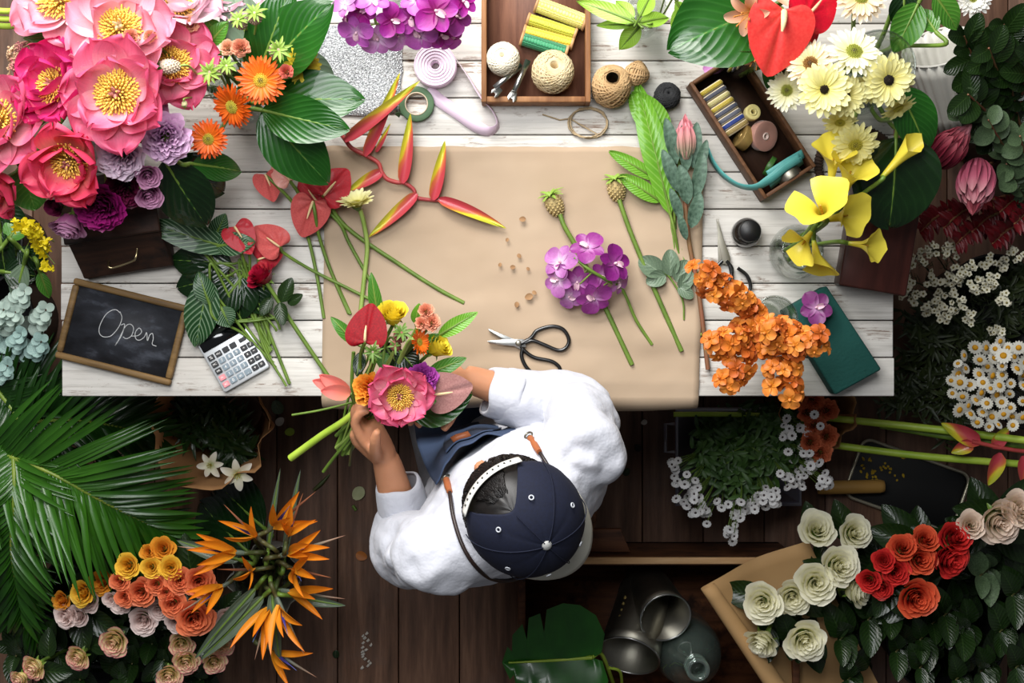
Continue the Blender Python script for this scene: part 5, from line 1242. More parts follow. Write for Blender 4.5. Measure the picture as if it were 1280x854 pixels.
# cream gerberas in a big glass vase
cH = vase('wide clear glass vase holding the cream gerberas', 1068, 106, .062, .2, .062)
GBUF = mk('gerbera_buff', ramp=[(0, '#d9c05a'), (.3, '#eed6a0'), (1, '#f0dcc4')], rough=.5, trans=.22, streak=.1); GIV = mk('gerbera_ivory', ramp=[(0, '#e0d870'), (.3, '#f0ecb8'), (1, '#f3f1dc')], rough=.5, trans=.25, streak=.1); GYL = mk('gerbera_lemon', ramp=[(0, '#dcd062'), (.35, '#efe694'), (1, '#f3efb4')], rough=.5, trans=.25, streak=.1)
DG = mk('disc_lime', '#c2c25a', '#8e9a38', rough=.7, scale=90); DB = mk('disc_tan', '#b5894a', '#8a5c2c', rough=.7, scale=90)
for k, (x, y, z, R, d, m, ds, kw, lab) in enumerate([
    (1067, 66, 1.08, 36, (.05, .35, .8), GIV, DG, dict(n=26, w=.2), 'large ivory gerbera at the top of the cream cluster'),
    (1110, 100, 1.08, 34, (.15, -.25, 1), GYL, mk('disc_black', '#15100c', '#2a2015', rough=.8), dict(n=22, w=.28, disc=.2), 'lemon gerbera with a black centre beside the glass rim'),
    (1013, 80, 1.06, 31, (-.2, .1, 1), GBUF, DB, dict(n=28, w=.18), 'buff gerbera with tan centre next to the salmon anthurium'),
    (984, 113, 1.0, 26, (-.4, -.2, 1), GIV, DG, dict(n=26, w=.2), 'ivory gerbera with green centre nearest the organizer box'),
    (1030, 112, 1.09, 34, (-.1, -.1, 1), GYL, DSCD, dict(n=22, w=.28, disc=.16), 'pale lemon gerbera in the middle of the cluster'),
    (1058, 120, 1.07, 27, (.1, -.2, 1), GYL, DSCD, dict(n=20, w=.28, disc=.16), 'lemon gerbera pressed against the middle one'),
    (1050, 152, 1.03, 22, (-.1, -.8, .5), GYL, DSC, dict(n=20, w=.28), 'lemon gerbera facing down below the middle pair'),
    (1122, 134, 1.04, 23, (.35, -.85, .35), GYL, DSC, dict(n=20, w=.3), 'lemon gerbera seen from the side beside the broad leaf'),
    (1069, 180, 1.02, 30, (.0, -.6, .7), GYL, DSC, dict(n=22, w=.28), 'lemon gerbera hanging lowest, over the calla lilies'),
    (1076, -4, 1.05, 34, (.0, .1, 1), GBUF, DG, dict(n=26, w=.2), 'creamy gerbera cut off by the top border'),
    (1084, 112, 1.04, 20, (.2, .2, .8), GYL, DSC, dict(n=18, w=.28), 'small lemon gerbera behind the black-centred one')]):
    gerbera(lab, x, y, z, R, d, (m, ds, DSCD), gi(cH, .035, k * .9), group='cream gerberas in the wide vase', spin=k * .7, eye=(ds is not DSCD), **kw)
CL_Y = mk('calla_yellow', ramp=[(0, '#a9b93a'), (.18, '#dcc93c'), (1, '#ead84c')], rough=.38, trans=.22, coat=.1); CL_S = mk('calla_spadix', '#c9a21c', '#7a3a1a', rough=.6)
def calla(label, px, py, z, Ln, d, base, group='yellow calla lilies', spin=0, up=(0, 0, 1), mat=None, openf=1.0, name='calla_lily', stempts=None, w=1.0):
    """funnel spathe: px,py is its throat, d its axis"""
    pos = P(px, py, z); e = thing(name, label, 'flower', base, group); M = fx(pos, d, up, Ln) @ RX(spin); mb = MB(); rows = []
    for i in range(15):
        v = i / 14; row = []
        for j in range(33):
            u = j / 32; a = (u - .5) * 2 * PI * (1.04 - .10 * v * openf); side = abs(u - .5) * 2
            r = w * (.055 + .11 * v + .30 * openf * max(0, v - .42) ** 1.3 * 1.6)
            x = v * (1.0 - .30 * side ** 1.6 * v) + .14 * v ** 5 * (1 - side) ** 3
            cu = .14 * openf * v ** 4 * side
            row.append((x - cu * .6, (r + cu * .8 + .05 * openf * v ** 3 * math.sin(5 * a)) * math.sin(a), -(r + cu * .5) * math.cos(a) + .02))
        rows.append(row)
    mb.grid(rows); inst('spathe', mb.mesh('spathe', mat or CL_Y), e, M)
    mb = MB(); mb.tube([(.12, 0, 0), (.35, 0, .01), (.62, 0, .02)], [.03, .035, .018], 8); inst('spadix', mb.mesh('spadix', CL_S), e, M)
    p0 = M @ V((.02, 0, .02)); dd = V(d).normalized()
    stem('stem', e, stempts or [p0, p0 - dd * .02, base], .0042, M_['stem'])
cL = vase('squat clear glass vase of yellow calla lilies', 992, 316, .05, .09, .036, .052)
calla('yellow calla lily pointing up under the lowest gerbera', 1038, 232, .99, 0.082, (.05, 1, .3), gi(cL, .02, 0))
calla('yellow calla lily between the gerbera and the broad leaf', 1050, 252, .98, 0.094, (.25, 1, .45), gi(cL, .02, 1), spin=.4)
calla('tightly rolled yellow calla lily reaching over the broad leaf', 1102, 222, 1.0, 0.090, (.72, .8, .2), gi(cL, .02, 2), openf=.28, w=.85)
calla('wide open yellow calla lily facing up, centre of its bunch', 1030, 275, 1.02, 0.082, (-.25, .35, .75), gi(cL, .02, 3), spin=PI, w=1.25, openf=1.3)
calla('yellow calla lily with ruffled lip right beside the wide open one', 1030, 275, 1.0, 0.074, (.8, .15, .6), gi(cL, .02, 4), spin=.8, openf=1.2)
calla('yellow calla lily hanging over the glass vase with a dark throat', 1015, 290, 1.0, 0.070, (-.45, -.5, .6), gi(cL, .02, 5), spin=2.6, openf=1.2)
calla('yellow calla lily hanging lowest over the glass vase', 1018, 300, .98, 0.070, (.1, -1, .45), gi(cL, .02, 5.6), spin=2.2, openf=1.2)
calla('small yellow calla lily lying towards the maroon box', 1059, 304, .97, 0.061, (1, -.15, .3), gi(cL, .02, .6), openf=1.1)
big_leaf('very broad dark green leaf over the maroon box', 1120, 172, .98, (1112, 284), .93, 112, M_['leaf_deep'], gi(cH, .04, 5.2), p=.75, q=.55, qn=5, quilt=.006)
big_leaf('broad glossy leaf beside the side-on lemon gerbera', 1122, 112, 1.0, (1158, 188), .97, 62, M_['leaf_canna'], gi(cH, .04, 6.0), p=.9, q=.6, qn=5, quilt=.006, roll=-.2)
big_leaf('dark leaf edge between maroon box and protea', 1140, 190, .9, (1158, 262), .86, 34, M_['leaf_deep'], gi(cH, .04, 5.6))
for k, (a, b, w) in enumerate([((1148, 4), (1118, 64), 42), ((1168, -6), (1196, 36), 34), ((1130, -10), (1128, 40), 40), ((1170, 40), (1150, 12), 26)]):
    big_leaf(['folded green leaf above the glass rim', 'green leaf near the white blossom at the top border', 'dark green leaf behind the folded one', 'light green leaf edge beside the folded one'][k], a[0], a[1], .92, b, .9, w, M_['leaf_mid' if k != 2 else 'leaf_deep'], gi(cH, .05, .6 + k * .2), group='leaves above the glass rim')

# ---------------------------------------------------------------- floor, right side
def bucket(label, px, py, r, h, m, z=0.0, r2=None, name='flower_bucket'):
    c = P(px, py, z + .001); e = thing(name, label, 'bucket', c); r2 = r2 or r * 1.12
    mb = MB(); mb.lathe([(.001, 0), (r, 0), (r2, h), (r2 + .004, h), (r2 + .004, h - .006), (r2 - .004, h - .004), (r - .003, .006), (.001, .006)], 36, M=T(c)); mb.build('body', m, e)
    mb = MB(); mb.tube([c + V(((r2 + .003) * math.cos(2 * PI * i / 36), (r2 + .003) * math.sin(2 * PI * i / 36), h)) for i in range(36)], .004, 6, closed=True); mb.build('rim', m, e)
    return c
BLKP = mk('black_plastic', '#0e0e0f', rough=.5)  # for the buckets added as dark backing beneath the floor bunches
# ribbed white bucket near the top right
c = P(1185, 120, .3); e = thing('ribbed_bucket', 'white ribbed bucket lying tilted behind the dark foliage', 'bucket', P(1190, 150, .05)); M = fm(P(1195, 150, .10), (-.35, .75, .55), 0, 1)
mb = MB(); rows = []
for i in range(6):
    v = i / 5; R = .062 + .022 * v; rows.append([((R + .0025 * math.cos(a * 24)) * math.cos(a), (R + .0025 * math.cos(a * 24)) * math.sin(a), .2 * v) for a in [2 * PI * k / 96 for k in range(96)]])
mb.grid(rows, True, M=M); mb.build('body', mk('white_enamel', '#e4e2d8', rough=.4), e, solid=.003)
mb = MB(); mb.tube([M @ V((.085 * math.cos(2 * PI * i / 30), .085 * math.sin(2 * PI * i / 30), .2)) for i in range(30)], .003, 6, closed=True); mb.build('rim', mk('white_enamel', ''), e)
# white blossom top right
gerbera('white shaggy chrysanthemum at the top border beyond the table', 1216, -2, .6, 24, (.0, -.3, 1), (mk('chrys_white', ramp=[(0, '#e6e2b8'), (.3, '#f2f0e4'), (1, '#f4f2ec')], trans=.2), DG, DSCD), P(1225, 40, .02), n=22, w=.24, layers=3, tilt=.3)
# foliage branches
def branch(label, pts, mat, n, Ls, Ws, zup=.4, name='foliage_branch', group='dark leafy branches', stemm='stem_brown', r=.004, seed=1, kw=None, spread=1.2, cat='foliage'):
    e = thing(name, label, cat, pts[-1], group); sp = spline(pts, 10); rr = random.Random(seed)
    mb = MB(); mb.tube(sp, [r * .5, r, r], 6); mb.build('stem', M_[stemm] if isinstance(stemm, str) else stemm, e)
    for i in range(n):
        f = (i + .3) / n * (len(sp) - 2) * .92; a = int(f); q = sp[a].lerp(sp[a + 1], f - a); t = (sp[max(a - 1, 0)] - sp[a + 1]).normalized()
        lat = t.cross(V((0, 0, 1))); lat = lat.normalized() if lat.length > .01 else V((1, 0, 0))
        sd = 1 if i % 2 else -1; d = t * .55 + lat * sd * spread * rr.uniform(.4, 1) + V((0, 0, zup * rr.uniform(-.3, 1.3)))
        s = rr.uniform(*Ls)
        leaf_part(e, q, d, s, s * Ws, mat, **(kw or {}))
    return e
ek = dict(p=1.05, q=.55, a0=.1, cup=.2)
r_ = random.Random(21)
spec = [((1236, 60), (1262, 130), .62), ((1205, 45), (1240, 130), .6), ((1255, 30), (1262, 120), .58), ((1290, 70), (1270, 140), .6), ((1210, 118), (1255, 160), .6), ((1215, 95), (1255, 165), .55), ((1262, 95), (1275, 170), .55), ((1205, 128), (1255, 170), .58), ((1235, 150), (1270, 210), .58), ((1275, 170), (1290, 230), .55), ((1258, 205), (1285, 225), .5), ((1265, 220), (1285, 260), .5)]
labs = ['dark leafy branch high over the foliage clump', 'dark leafy branch below the white chrysanthemum', 'dark leafy branch at the picture corner', 'dark leafy branch cut by the side border under the corner one', 'dark leafy branch crossing the ribbed bucket rim', 'blackish leafy branch in the middle of the foliage', 'blackish leafy branch by the side border', 'round-leaved branch over the upper protea', 'round-leaved branch between the two proteas', 'round-leaved branch at the side border above the red leaves', 'round-leaved branch beside the lower protea', 'dark branch over the deep red leaves']
for k, (a, b, z) in enumerate(spec):
    m = 'leaf_dark' if k < 7 else 'leaf_euca'
    branch(labs[k], [P(*a, z), P((a[0] + b[0]) / 2, (a[1] + b[1]) / 2, z - .08), P(*b, z - .2), P(1240, 150, .03)], M_[m], 17, (.05, .085) if k < 7 else (.035, .06), .55 if k < 7 else .75, seed=k, kw=ek, zup=.7)
bucket('black plastic bucket, added as dark backing under the dark leafy branches', 1245, 150, .13, .26, BLKP)
PRD = mk('protea_red', ramp=[(0, '#5a1622'), (.5, '#8e2c40'), (1, '#b8606a')], rough=.5, streak=.2); PRC = mk('protea_rose', ramp=[(0, '#7a3040'), (.5, '#b55a72'), (1, '#d99aa0')], rough=.5, streak=.2)
protea('dark red closed protea beside the broad leaf and the table', 1174, 198, .53, 29, (.5, .62, .55), P(1205, 200, .03), (PRD, PRD, PRC), Lb=1.9)
protea('dusty rose protea pointing down above the deep red leaves', 1222, 212, .54, 30, (-.25, -.85, .5), P(1250, 200, .03), (PRC, PRC, PRD), Lb=2.3)
e = thing('maroon_bud', 'maroon bud with a white tip between calla and broad leaf', 'flower bud', P(1165, 205, .03)); mb = MB(); petal(mb, fx(P(1142, 186, .6), (-.7, .75, .2)), .05, .024, cup=.9, a0=.1, p=.6, q=.8); mb.build('bud', mk('bud_maroon', ramp=[(0, '#3a0a18'), (.45, '#5a1426'), (.6, '#e6ded0'), (1, '#ece6d8')]), e); stem('stem', e, [P(1144, 188, .6), P(1155, 200, .3), P(1165, 205, .03)], .003, M_['stem_brown'])
REDL = mk('leaf_deepred', '#40060e', '#7e141c', rough=.4, trans=.15, scale=30)
r_ = random.Random(31)
RLAB = ['deep red leafy spray by the maroon box', 'deep red leafy spray under the lower protea', 'deep red leafy spray over the white waxflowers', 'deep red leafy spray with brighter tips near the border', 'deep red leafy spray at the side border', 'dim deep red spray behind the brighter one', 'deep red spray between protea and waxflowers']
for k, (x, y) in enumerate([(1150, 290), (1180, 285), (1195, 305), (1240, 305), (1268, 280), (1250, 265), (1215, 290)]):
    p0 = P(x, y, .5); e = branch(RLAB[k], [p0, P(x + 20, y - 18, .42), P(x + 45, y - 30, .3), P(1240, 250, .03)], REDL, 48, (.02, .036), .42, group='deep red leafy sprays', seed=40 + k, spread=1.5, zup=1.2)
# waxflower and daisies
WAX = mk('waxflower_white', '#e6e4d4', '#d6d0b0', rough=.5, trans=.15, scale=30); WAXC = mk('waxflower_eye', '#8a8a3a', '#6b4a3a', rough=.6); NEED = mk('needle_green', '#1a2410', '#333f18', rough=.5, scale=20)
def wf_mesh():
    mb = MB()
    for i in range(5): petal(mb, RZ(i * 1.2566), 1, .85, a0=.35, a1=-.4, cup=.2, p=1.2, q=.5, nu=3, nv=4, base=.3)
    return mb.mesh('bloom', WAX)
def wfe_mesh():
    mb = MB(); mb.ell((0, 0, .12), (.32, .32, .2), 8); return mb.mesh('eye', WAXC)
def wax(label, x, y, R, z, base, n=11, seed=0, group='white waxflower sprays'):
    rr = random.Random(seed); e = thing('waxflower_spray', label, 'flower', base, group)
    c = P(x, y, z); mb = MB(); mb.tube(spline([c - V((0, 0, .03)), (c + V(base)) / 2, base], 6), [.0012, .002, .0022], 5)
    pos = []
    for i in range(n):
        a = rr.uniform(0, 6.28); q = c + V((math.cos(a), math.sin(a), 0)) * L(R, z) * math.sqrt(rr.random()) + V((0, 0, rr.uniform(-.02, .03))); pos.append(q); mb.tube([c - V((0, 0, .04)), (c + q) / 2 - V((0, 0, .018)), q], .0008, 4)
    mb.build('stem', NEED, e)
    for q in pos:
        b = inst('bloom', cached('wf', wf_mesh), e, fm(q, (rr.uniform(-.6, .6), rr.uniform(-.6, .6), 1), rr.uniform(0, 6), L(4.3, z) * rr.uniform(.85, 1.15))); i2 = inst('eye', cached('wfe', wfe_mesh), b, None); i2.matrix_basis = Matrix.Identity(4)
    mb = MB()
    for i in range(26):
        t = rr.random(); q = c.lerp(V(base), t * .6) + V((rr.uniform(-1, 1), rr.uniform(-1, 1), 0)) * .012; d = V((rr.uniform(-1, 1), rr.uniform(-1, 1), rr.uniform(0, .8))).normalized(); mb.tube([q, q + d * .02], [.0009, .0004], 4)
    mb.build('needles', NEED, e)
WL = 'waxflower spray of tiny white blossoms with dark eyes'
wl = [(1135, 345, 12), (1150, 322, 12), (1172, 312, 12), (1190, 316, 10), (1163, 348, 13), (1178, 365, 14), (1195, 345, 13), (1208, 338, 12), (1222, 360, 12), (1238, 350, 14), (1232, 328, 10), (1163, 385, 12), (1180, 395, 12), (1208, 398, 9), (1128, 365, 9), (1252, 375, 9), (1270, 318, 10), (1243, 415, 7), (1255, 330, 8), (1145, 372, 9), (1195, 380, 11)]
wd = ['at the table corner edge', 'nearest the maroon box', 'on the dark stems below the red leaves', 'touching the deep red leaves', 'just off the table edge', 'in the fullest white clump', 'above the fullest clump', 'beside the bright clump of the bunch', 'in the middle of the bunch', 'in the bright clump by the border', 'right under the red spray', 'at the lower fringe of the bunch', 'at the lowest part of the bunch', 'loose above the daisies', 'touching the white planks', 'at the fringe towards the border', 'alone at the border', 'tiny, just above the daisies', 'between the border one and the red spray', 'low beside the table', 'in the dim heart of the bunch']
for k, (x, y, R) in enumerate(wl): wax('waxflower spray ' + wd[k], x, y, R, .42 + .05 * math.sin(k), P(1195 + (k % 5) * 8, 380 + (k % 3) * 6, .02), n=9 if R < 12 else 14, seed=k)
bucket('black plastic bucket, added as dark backing under the waxflowers', 1205, 385, .10, .22, BLKP)
DAW = mk('daisy_white', '#f0efe8', '#dedbc8', rough=.5, trans=.2); DAY = mk('daisy_disc', '#e0a81c', '#b9780e', rough=.7, scale=120)
def daisy(label, x, y, z, R, d, base, group='white daisies with yellow centres'):
    e = thing('daisy', label, 'flower', base, group); M = fm(P(x, y, z), d, x, L(R, z))
    def f():
        mb = MB()
        for i in range(15): petal(mb, RZ(i * .4189), 1, .36, a0=.15, a1=-.3, cup=.2, p=1.4, q=.45, nu=2, nv=4, base=.5)
        return mb.mesh('ray_petals', DAW)
    def g():
        mb = MB(); mb.lathe([(.0, .3), (.2, .27), (.38, .12), (.42, .0), (.2, -.1), (.0, -.15)], 12); return mb.mesh('disc', DAY)
    inst('ray_petals', cached('dsy', f), e, M); inst('disc', cached('dsyd', g), e, M)
    p = P(x, y, z); stem('stem', e, [p - V((0, 0, .004)), (p + V(base)) / 2 + V((0, 0, .03)), base], .0012, M_['stem_dark'], n=4, k=4)
rr = random.Random(77); pts = []
for i in range(3000):
    x, y = rr.uniform(1188, 1292), rr.uniform(424, 538)
    if (x - 1250) ** 2 / 62 ** 2 + (y - 482) ** 2 / 56 ** 2 > 1: continue
    if all((x - a) ** 2 + (y - b) ** 2 > 118 for a, b in pts): pts.append((x, y))
for k, (x, y) in enumerate(pts): daisy('white daisy with a yellow centre in the bunch above the long green stalks', x, y, .40 + rr.uniform(-.04, .03), rr.uniform(6.4, 11), (rr.uniform(-.8, .8), rr.uniform(-.8, .8), 1), P(1250 + rr.uniform(-9, 9), 480 + rr.uniform(-9, 9), .02))
bucket('black plastic bucket, added as dark backing under the white daisies', 1252, 482, .08, .2, BLKP)
# fine green filler between
def filler(label, x, y, z, n, seed, base, spread=60, name='greenery_sprig', mat=NEED, Ln=.05, group='fine dark greenery'):
    rr = random.Random(seed); e = thing(name, label, 'greenery', base, group); c = P(x, y, z); mb = MB(); st = MB()
    for i in range(n):
        a = rr.uniform(0, 6.28); q = c + V((math.cos(a), math.sin(a), rr.uniform(-.6, .4))) * L(spread, z) * rr.uniform(.3, 1); pts = spline([V(base), (V(base) + c) / 2, c.lerp(q, .3), q], 5); st.tube(pts, [.0018, .0012, .0006], 4)
        for j in range(16):
            p = pts[len(pts) // 2 + rr.randrange(len(pts) // 2)]; d = V((rr.uniform(-1, 1), rr.uniform(-1, 1), rr.uniform(-.2, .8)))
            petal(mb, fx(p, d), Ln * rr.uniform(.4, 1), Ln * .16, a0=.2, a1=-.5, cup=.4, p=.8, q=.8, nu=2, nv=3, base=.3)
    st.build('stems', M_['stem_dark'], e); mb.build('leaves', mat, e)
for k, (x, y) in enumerate([(1150, 415), (1185, 430), (1150, 460), (1180, 480), (1220, 420), (1262, 400), (1272, 350), (1140, 500), (1190, 520)]):
    filler(['fine greenery at the table corner under the waxflowers', 'fine greenery in the shade beside the table', 'dark greenery near the foam-side table edge', 'dark greenery left of the daisies', 'fine greenery between waxflowers and daisies', 'fine greenery at the border above the daisies', 'fine greenery at the border beside the waxflowers', 'dark greenery above the long stalks', 'dark greenery under the daisies edge'][k], x, y, .26 - .02 * (k % 3), 13, k, P(x + 12, y - 5, .02), 42)
# long stalks across
def stalk(label, pts, r, m='stem_lime', name='flower_stalk'):
    mb = MB(); mb.tube(spline(pts, 8), r, 9); return tag(mb.build(name, M_[m]), label, 'stalk', 'long green stalks beside the tray')
stalk('long thick green stalk running from the aster bunch to the border, upper one', [P(990, 519, .216), P(1060, 525, .25), P(1180, 538, .31), P(1300, 553, .36)], [.006, .009, .0085])
stalk('long green stalk crossing above the dark tray', [P(985, 546, .216), P(1040, 556, .24), P(1160, 571, .29), P(1300, 582, .32)], [.008, .0085, .0085])
stalk('darker green stalk behind the upper long stalk', [P(1100, 533, .25), P(1200, 548, .29), P(1300, 560, .32)], [.005, .008, .008], 'stem')
stalk('pale stalk hidden behind the aster bunch under the table front', [P(842, 518, .214), P(900, 518, .214), P(1004, 521, .214)], [.006, .006, .006], 'stem_lime')
e = thing('heliconia', 'fallen red heliconia bracts between the long stalks and the border', 'flower', P(1270, 560, .3)); mb = MB(); mb.tube(spline([P(1300, 566, .345), P(1262, 562, .345), P(1215, 552, .345)], 6), .005, 6); mb.build('stem', HST, e)
for a, b, w in [((1225, 555), (1178, 530), 22), ((1240, 560), (1260, 535), 18), ((1250, 566), (1236, 606), 20), ((1278, 570), (1284, 615), 20), ((1216, 553), (1190, 566), 18)]:
    A, B = P(*a, .345), P(*b, .33); mb = MB(); petal(mb, fx(A, B - A), (B - A).length, L(w, .33), a0=.1, a1=-.2, cup=.5, p=.65, q=.75, nu=6, nv=10); mb.build('bract', HELI, e)
# kraft cone with handle, salmon flowers
def kraft_cone(label, c, d, r0, r1, h, name='kraft_wrap', mat=KRAFT_D, seed=1, rag=.18, cut=0):
    c = V(c)
    rr = random.Random(seed); e = thing(name, label, 'paper wrap', c); M = fm(V(c), d, cut); rows = []; n = 44
    for i in range(13):
        v = i / 12; row = []
        for j in range(n + 1):
            a = 2 * PI * j / n * 1.0; w = mnoise.noise(V((math.cos(a) * 2, math.sin(a) * 2, v * 2 + seed)))
            r = lerp(r0, r1, v ** .8) * (1 + .16 * w * v) + .012 * v * math.sin(a * 9 + seed) * .6 + (.008 if j == n else 0)
            row.append((r * math.cos(a), r * math.sin(a), h * v * (1 + rag * mnoise.noise(V((math.cos(a) * 1.6, math.sin(a) * 1.6, seed * 3.1))) * v)))
        rows.append(row)
    mb = MB(); mb.grid(rows, M=M); mb.build('paper', mat, e, solid=.0008); return e
kraft_cone('crumpled brown kraft cone around salmon flowers beside the white asters', V((P(1030, 525, .28).x, P(1030, 525, .28).y, .02)), (-.05, .05, 1), .05, .085, .26, seed=4)
SAL = mk('salmon_flowers', ramp=[(0, '#8a2f16'), (.5, '#c9603a'), (1, '#dd8058')], rough=.5, trans=.15)
for k, (x, y) in enumerate([(1018, 500), (1036, 512), (1020, 530), (1036, 545), (1028, 565), (1012, 515), (1016, 552)]):
    rose(['salmon bloom closest to the table front', 'salmon bloom inside the kraft cone rim', 'salmon bloom beside the white asters', 'salmon bloom under the long stalk', 'lowest salmon bloom near the tan roller', 'salmon bloom touching the orange orchid', 'salmon bloom among the aster tips'][k], x, y, .33, 15, (0, .1, 1), SAL, P(1026, 525, .04), 'salmon blooms in the kraft cone', 'carnation', 1, dense=60)
# dark tray and roller
e = thing('dark_tray', 'black rounded tray with a silver rim on the floorboards', 'tray', P(1132, 608, .0)); M = T(P(1132, 606, .002)) @ RZ(math.radians(-19.5)); w_, h_ = L(142, .01), L(76, .01)
mb = MB(); mb.prism(rrect(w_, h_, .025, 8), 0, .012, M=M); mb.build('base', mk('tray_black', '#050505', rough=.5), e, bevel=.003)
mb = MB(); mb.tube([M @ V((x, y, .016)) for x, y in rrect(w_, h_, .025, 8)], .0042, 8, closed=True); mb.build('rim', mk('tray_rim', '#b7b09a', rough=.35, metal=.6), e)
rr = random.Random(3)
YF = mk('pollen_yellow', '#c9a81c', '#8a6d10', rough=.8)
for k in range(46):
    x, y = rr.gauss(1095, 18), rr.gauss(592, 10)
    if not (1076 < x < 1160 and 568 < y < 628): continue
    p = P(x, y, .018)
    mb = MB(); petal(mb, T(p) @ RZ(rr.uniform(0, 6)), rr.uniform(.005, .011), .006, a0=.4, a1=-.5, p=1.2, q=.5, nu=2, nv=3); tag(mb.build('fallen_floret', YF), 'tiny yellow floret dropped on the black tray', 'petal', 'yellow florets on the black tray')
mb = MB(); a_, b_ = P(1022, 610, .05), P(1106, 608, .05); Mx = fx(a_, b_ - a_) @ RY(PI / 2); Lx = (b_ - a_).length
mb.lathe([(0, 0), (.015, 0), (.0165, .01), (.0165, Lx - .012), (.014, Lx - .002), (0, Lx)], 24, M=Mx); tag(mb.build('wooden_roller', mk('roller_wood', '#b98f4c', '#a67c3c', rough=.5, scale=8)), 'tan wooden rolling handle lying across the tray edge', 'roller')
# plastic container and aster bunch
def pc():
    t = NT('frosted_plastic'); p = t.n('BsdfTranslucent'); p.inputs[0].default_value = hexc('#cfd0dc'); q = t.n('BsdfTransparent'); q.inputs[0].default_value = hexc('#dcdce6'); g = t.n('BsdfGlossy'); g.inputs['Roughness'].default_value = .2
    m = t.n('MixShader'); m.inputs[0].default_value = .45; t.l(p.outputs[0], m.inputs[1]); t.l(q.outputs[0], m.inputs[2]); m2 = t.n('MixShader'); m2.inputs[0].default_value = .12; t.l(m.outputs[0], m2.inputs[1]); t.l(g.outputs[0], m2.inputs[2]); return t.done(m2.outputs[0])
PLA = pc()
e = thing('plastic_box', 'translucent plastic storage box holding the white aster bunch', 'storage box', P(925, 580, 0))
a_, b_ = P(846, 512, .2), P(1000, 630, .2); x0, x1, y0, y1 = a_.x, b_.x, b_.y, a_.y
mb = MB(); rows = [[(x, y, z) for x, y in ((x0 + i, y0 + i), (x1 - i, y0 + i), (x1 - i, y1 - i), (x0 + i, y1 - i))] for z, i in ((.2, 0), (.18, .004), (.01, .018))]
mb.grid(rows, True); mb.poly(rows[-1]); mb.build('body', PLA, e, solid=.002, smooth=False)
mb = MB(); mb.tube([V(p) for p in ((x0, y0, .2), (x1, y0, .2), (x1, y1, .2), (x0, y1, .2))], .006, 6, closed=True); mb.build('rim', PLA, e, smooth=False)
mb = MB(); ym = P(0, 548, .2).y; mb.tube([V(p) for p in ((x0 - .004, ym + .032, .19), (x0 - .025, ym + .032, .19), (x0 - .025, ym - .032, .19), (x0 - .004, ym - .032, .19))], .004, 6); mb.build('handle', PLA, e)
AST = mk('aster_white', '#f6f5f3', '#e6e4e4', rough=.5, trans=.15); ASC = mk('aster_eye', '#2a2030', '#4a3a2a', rough=.7); ASL = mk('aster_leaf', '#24401a', '#48692c', rough=.5, scale=20)
def as_m():
    mb = MB(); rng = random.Random(1)
    for i in range(11): petal(mb, RZ(i * .571), 1, .55, a0=.75, a1=-.7, cup=.4, p=1.3, q=.45, nu=2, nv=4, base=.5)
    return mb.mesh('bloom', AST)
def as_e():
    mb = MB(); mb.ell((0, 0, .06), (.42, .42, .16), 8); return mb.mesh('eye', ASC)
rr = random.Random(14); heads = []
for (cx, cy, n, sx, sy) in [(860, 610, 22, 22, 24), (880, 640, 14, 20, 16), (925, 635, 24, 24, 18), (915, 660, 10, 10, 14), (985, 600, 16, 22, 14), (1000, 535, 18, 22, 30), (1012, 580, 16, 22, 20), (960, 620, 14, 18, 12), (845, 580, 5, 8, 8), (1030, 600, 8, 10, 10)]:
    for i in range(n): heads.append((cx + rr.gauss(0, sx * .5), cy + rr.gauss(0, sy * .5)))
rr.shuffle(heads); heads.sort(key=lambda h: math.atan2(h[1] - 515, h[0] - 930))
AG = 'white aster sprays in the plastic box'; adesc = 'white aster spray in the plastic box'
chunks = [heads[i:i + 7] for i in range(0, len(heads), 7)]
for k, ch in enumerate(chunks):
    base = P(935 + rr.uniform(-55, 45), 522 + rr.uniform(-6, 14), .17); cx = sum(h[0] for h in ch) / len(ch); cy = sum(h[1] for h in ch) / len(ch); z = .32 + rr.uniform(-.05, .05)
    nd = P(lerp(cx, 935, .35), lerp(cy, 530, .35), z - .05)
    e = thing('aster_spray', adesc + ', one among the fan of small dark-eyed flowers', 'flower', base, AG); mb = MB(); main = spline([nd, (nd + base) / 2 + V((0, 0, .03)), base], 6); mb.tube(main, [.0012, .002], 5)
    hp = []
    for h in ch:
        p = P(h[0], h[1], z + rr.uniform(-.04, .03)); hp.append(p); mb.tube(spline([p - V((0, 0, .003)), (p + nd) / 2 + V((0, 0, .008)), nd], 4), .0008, 4)
    mb.build('stem', M_['stem'], e)
    for p in hp:
        b = inst('bloom', cached('ast', as_m), e, fm(p, (rr.uniform(-.5, .5), rr.uniform(-.8, .2), 1), rr.uniform(0, 6), L(rr.uniform(5, 7), z))); i2 = inst('eye', cached('aste', as_e), b, None); i2.matrix_basis = Matrix.Identity(4)
    mb = MB()
    for i in range(120):
        t = rr.random() ** 1.1; q = main[0].lerp(main[-1], t) + V((rr.uniform(-1, 1), rr.uniform(-1, 1), rr.uniform(-.3, 1))) * .026; d = V((rr.uniform(-1, 1), rr.uniform(-1.2, .6), rr.uniform(-.1, .8)))
        petal(mb, fx(q, d), rr.uniform(.014, .04), .010, a0=.2, a1=-.7, cup=.4, p=.8, q=.7, nu=2, nv=4, base=.3)
    mb.build('leaves', ASL, e)

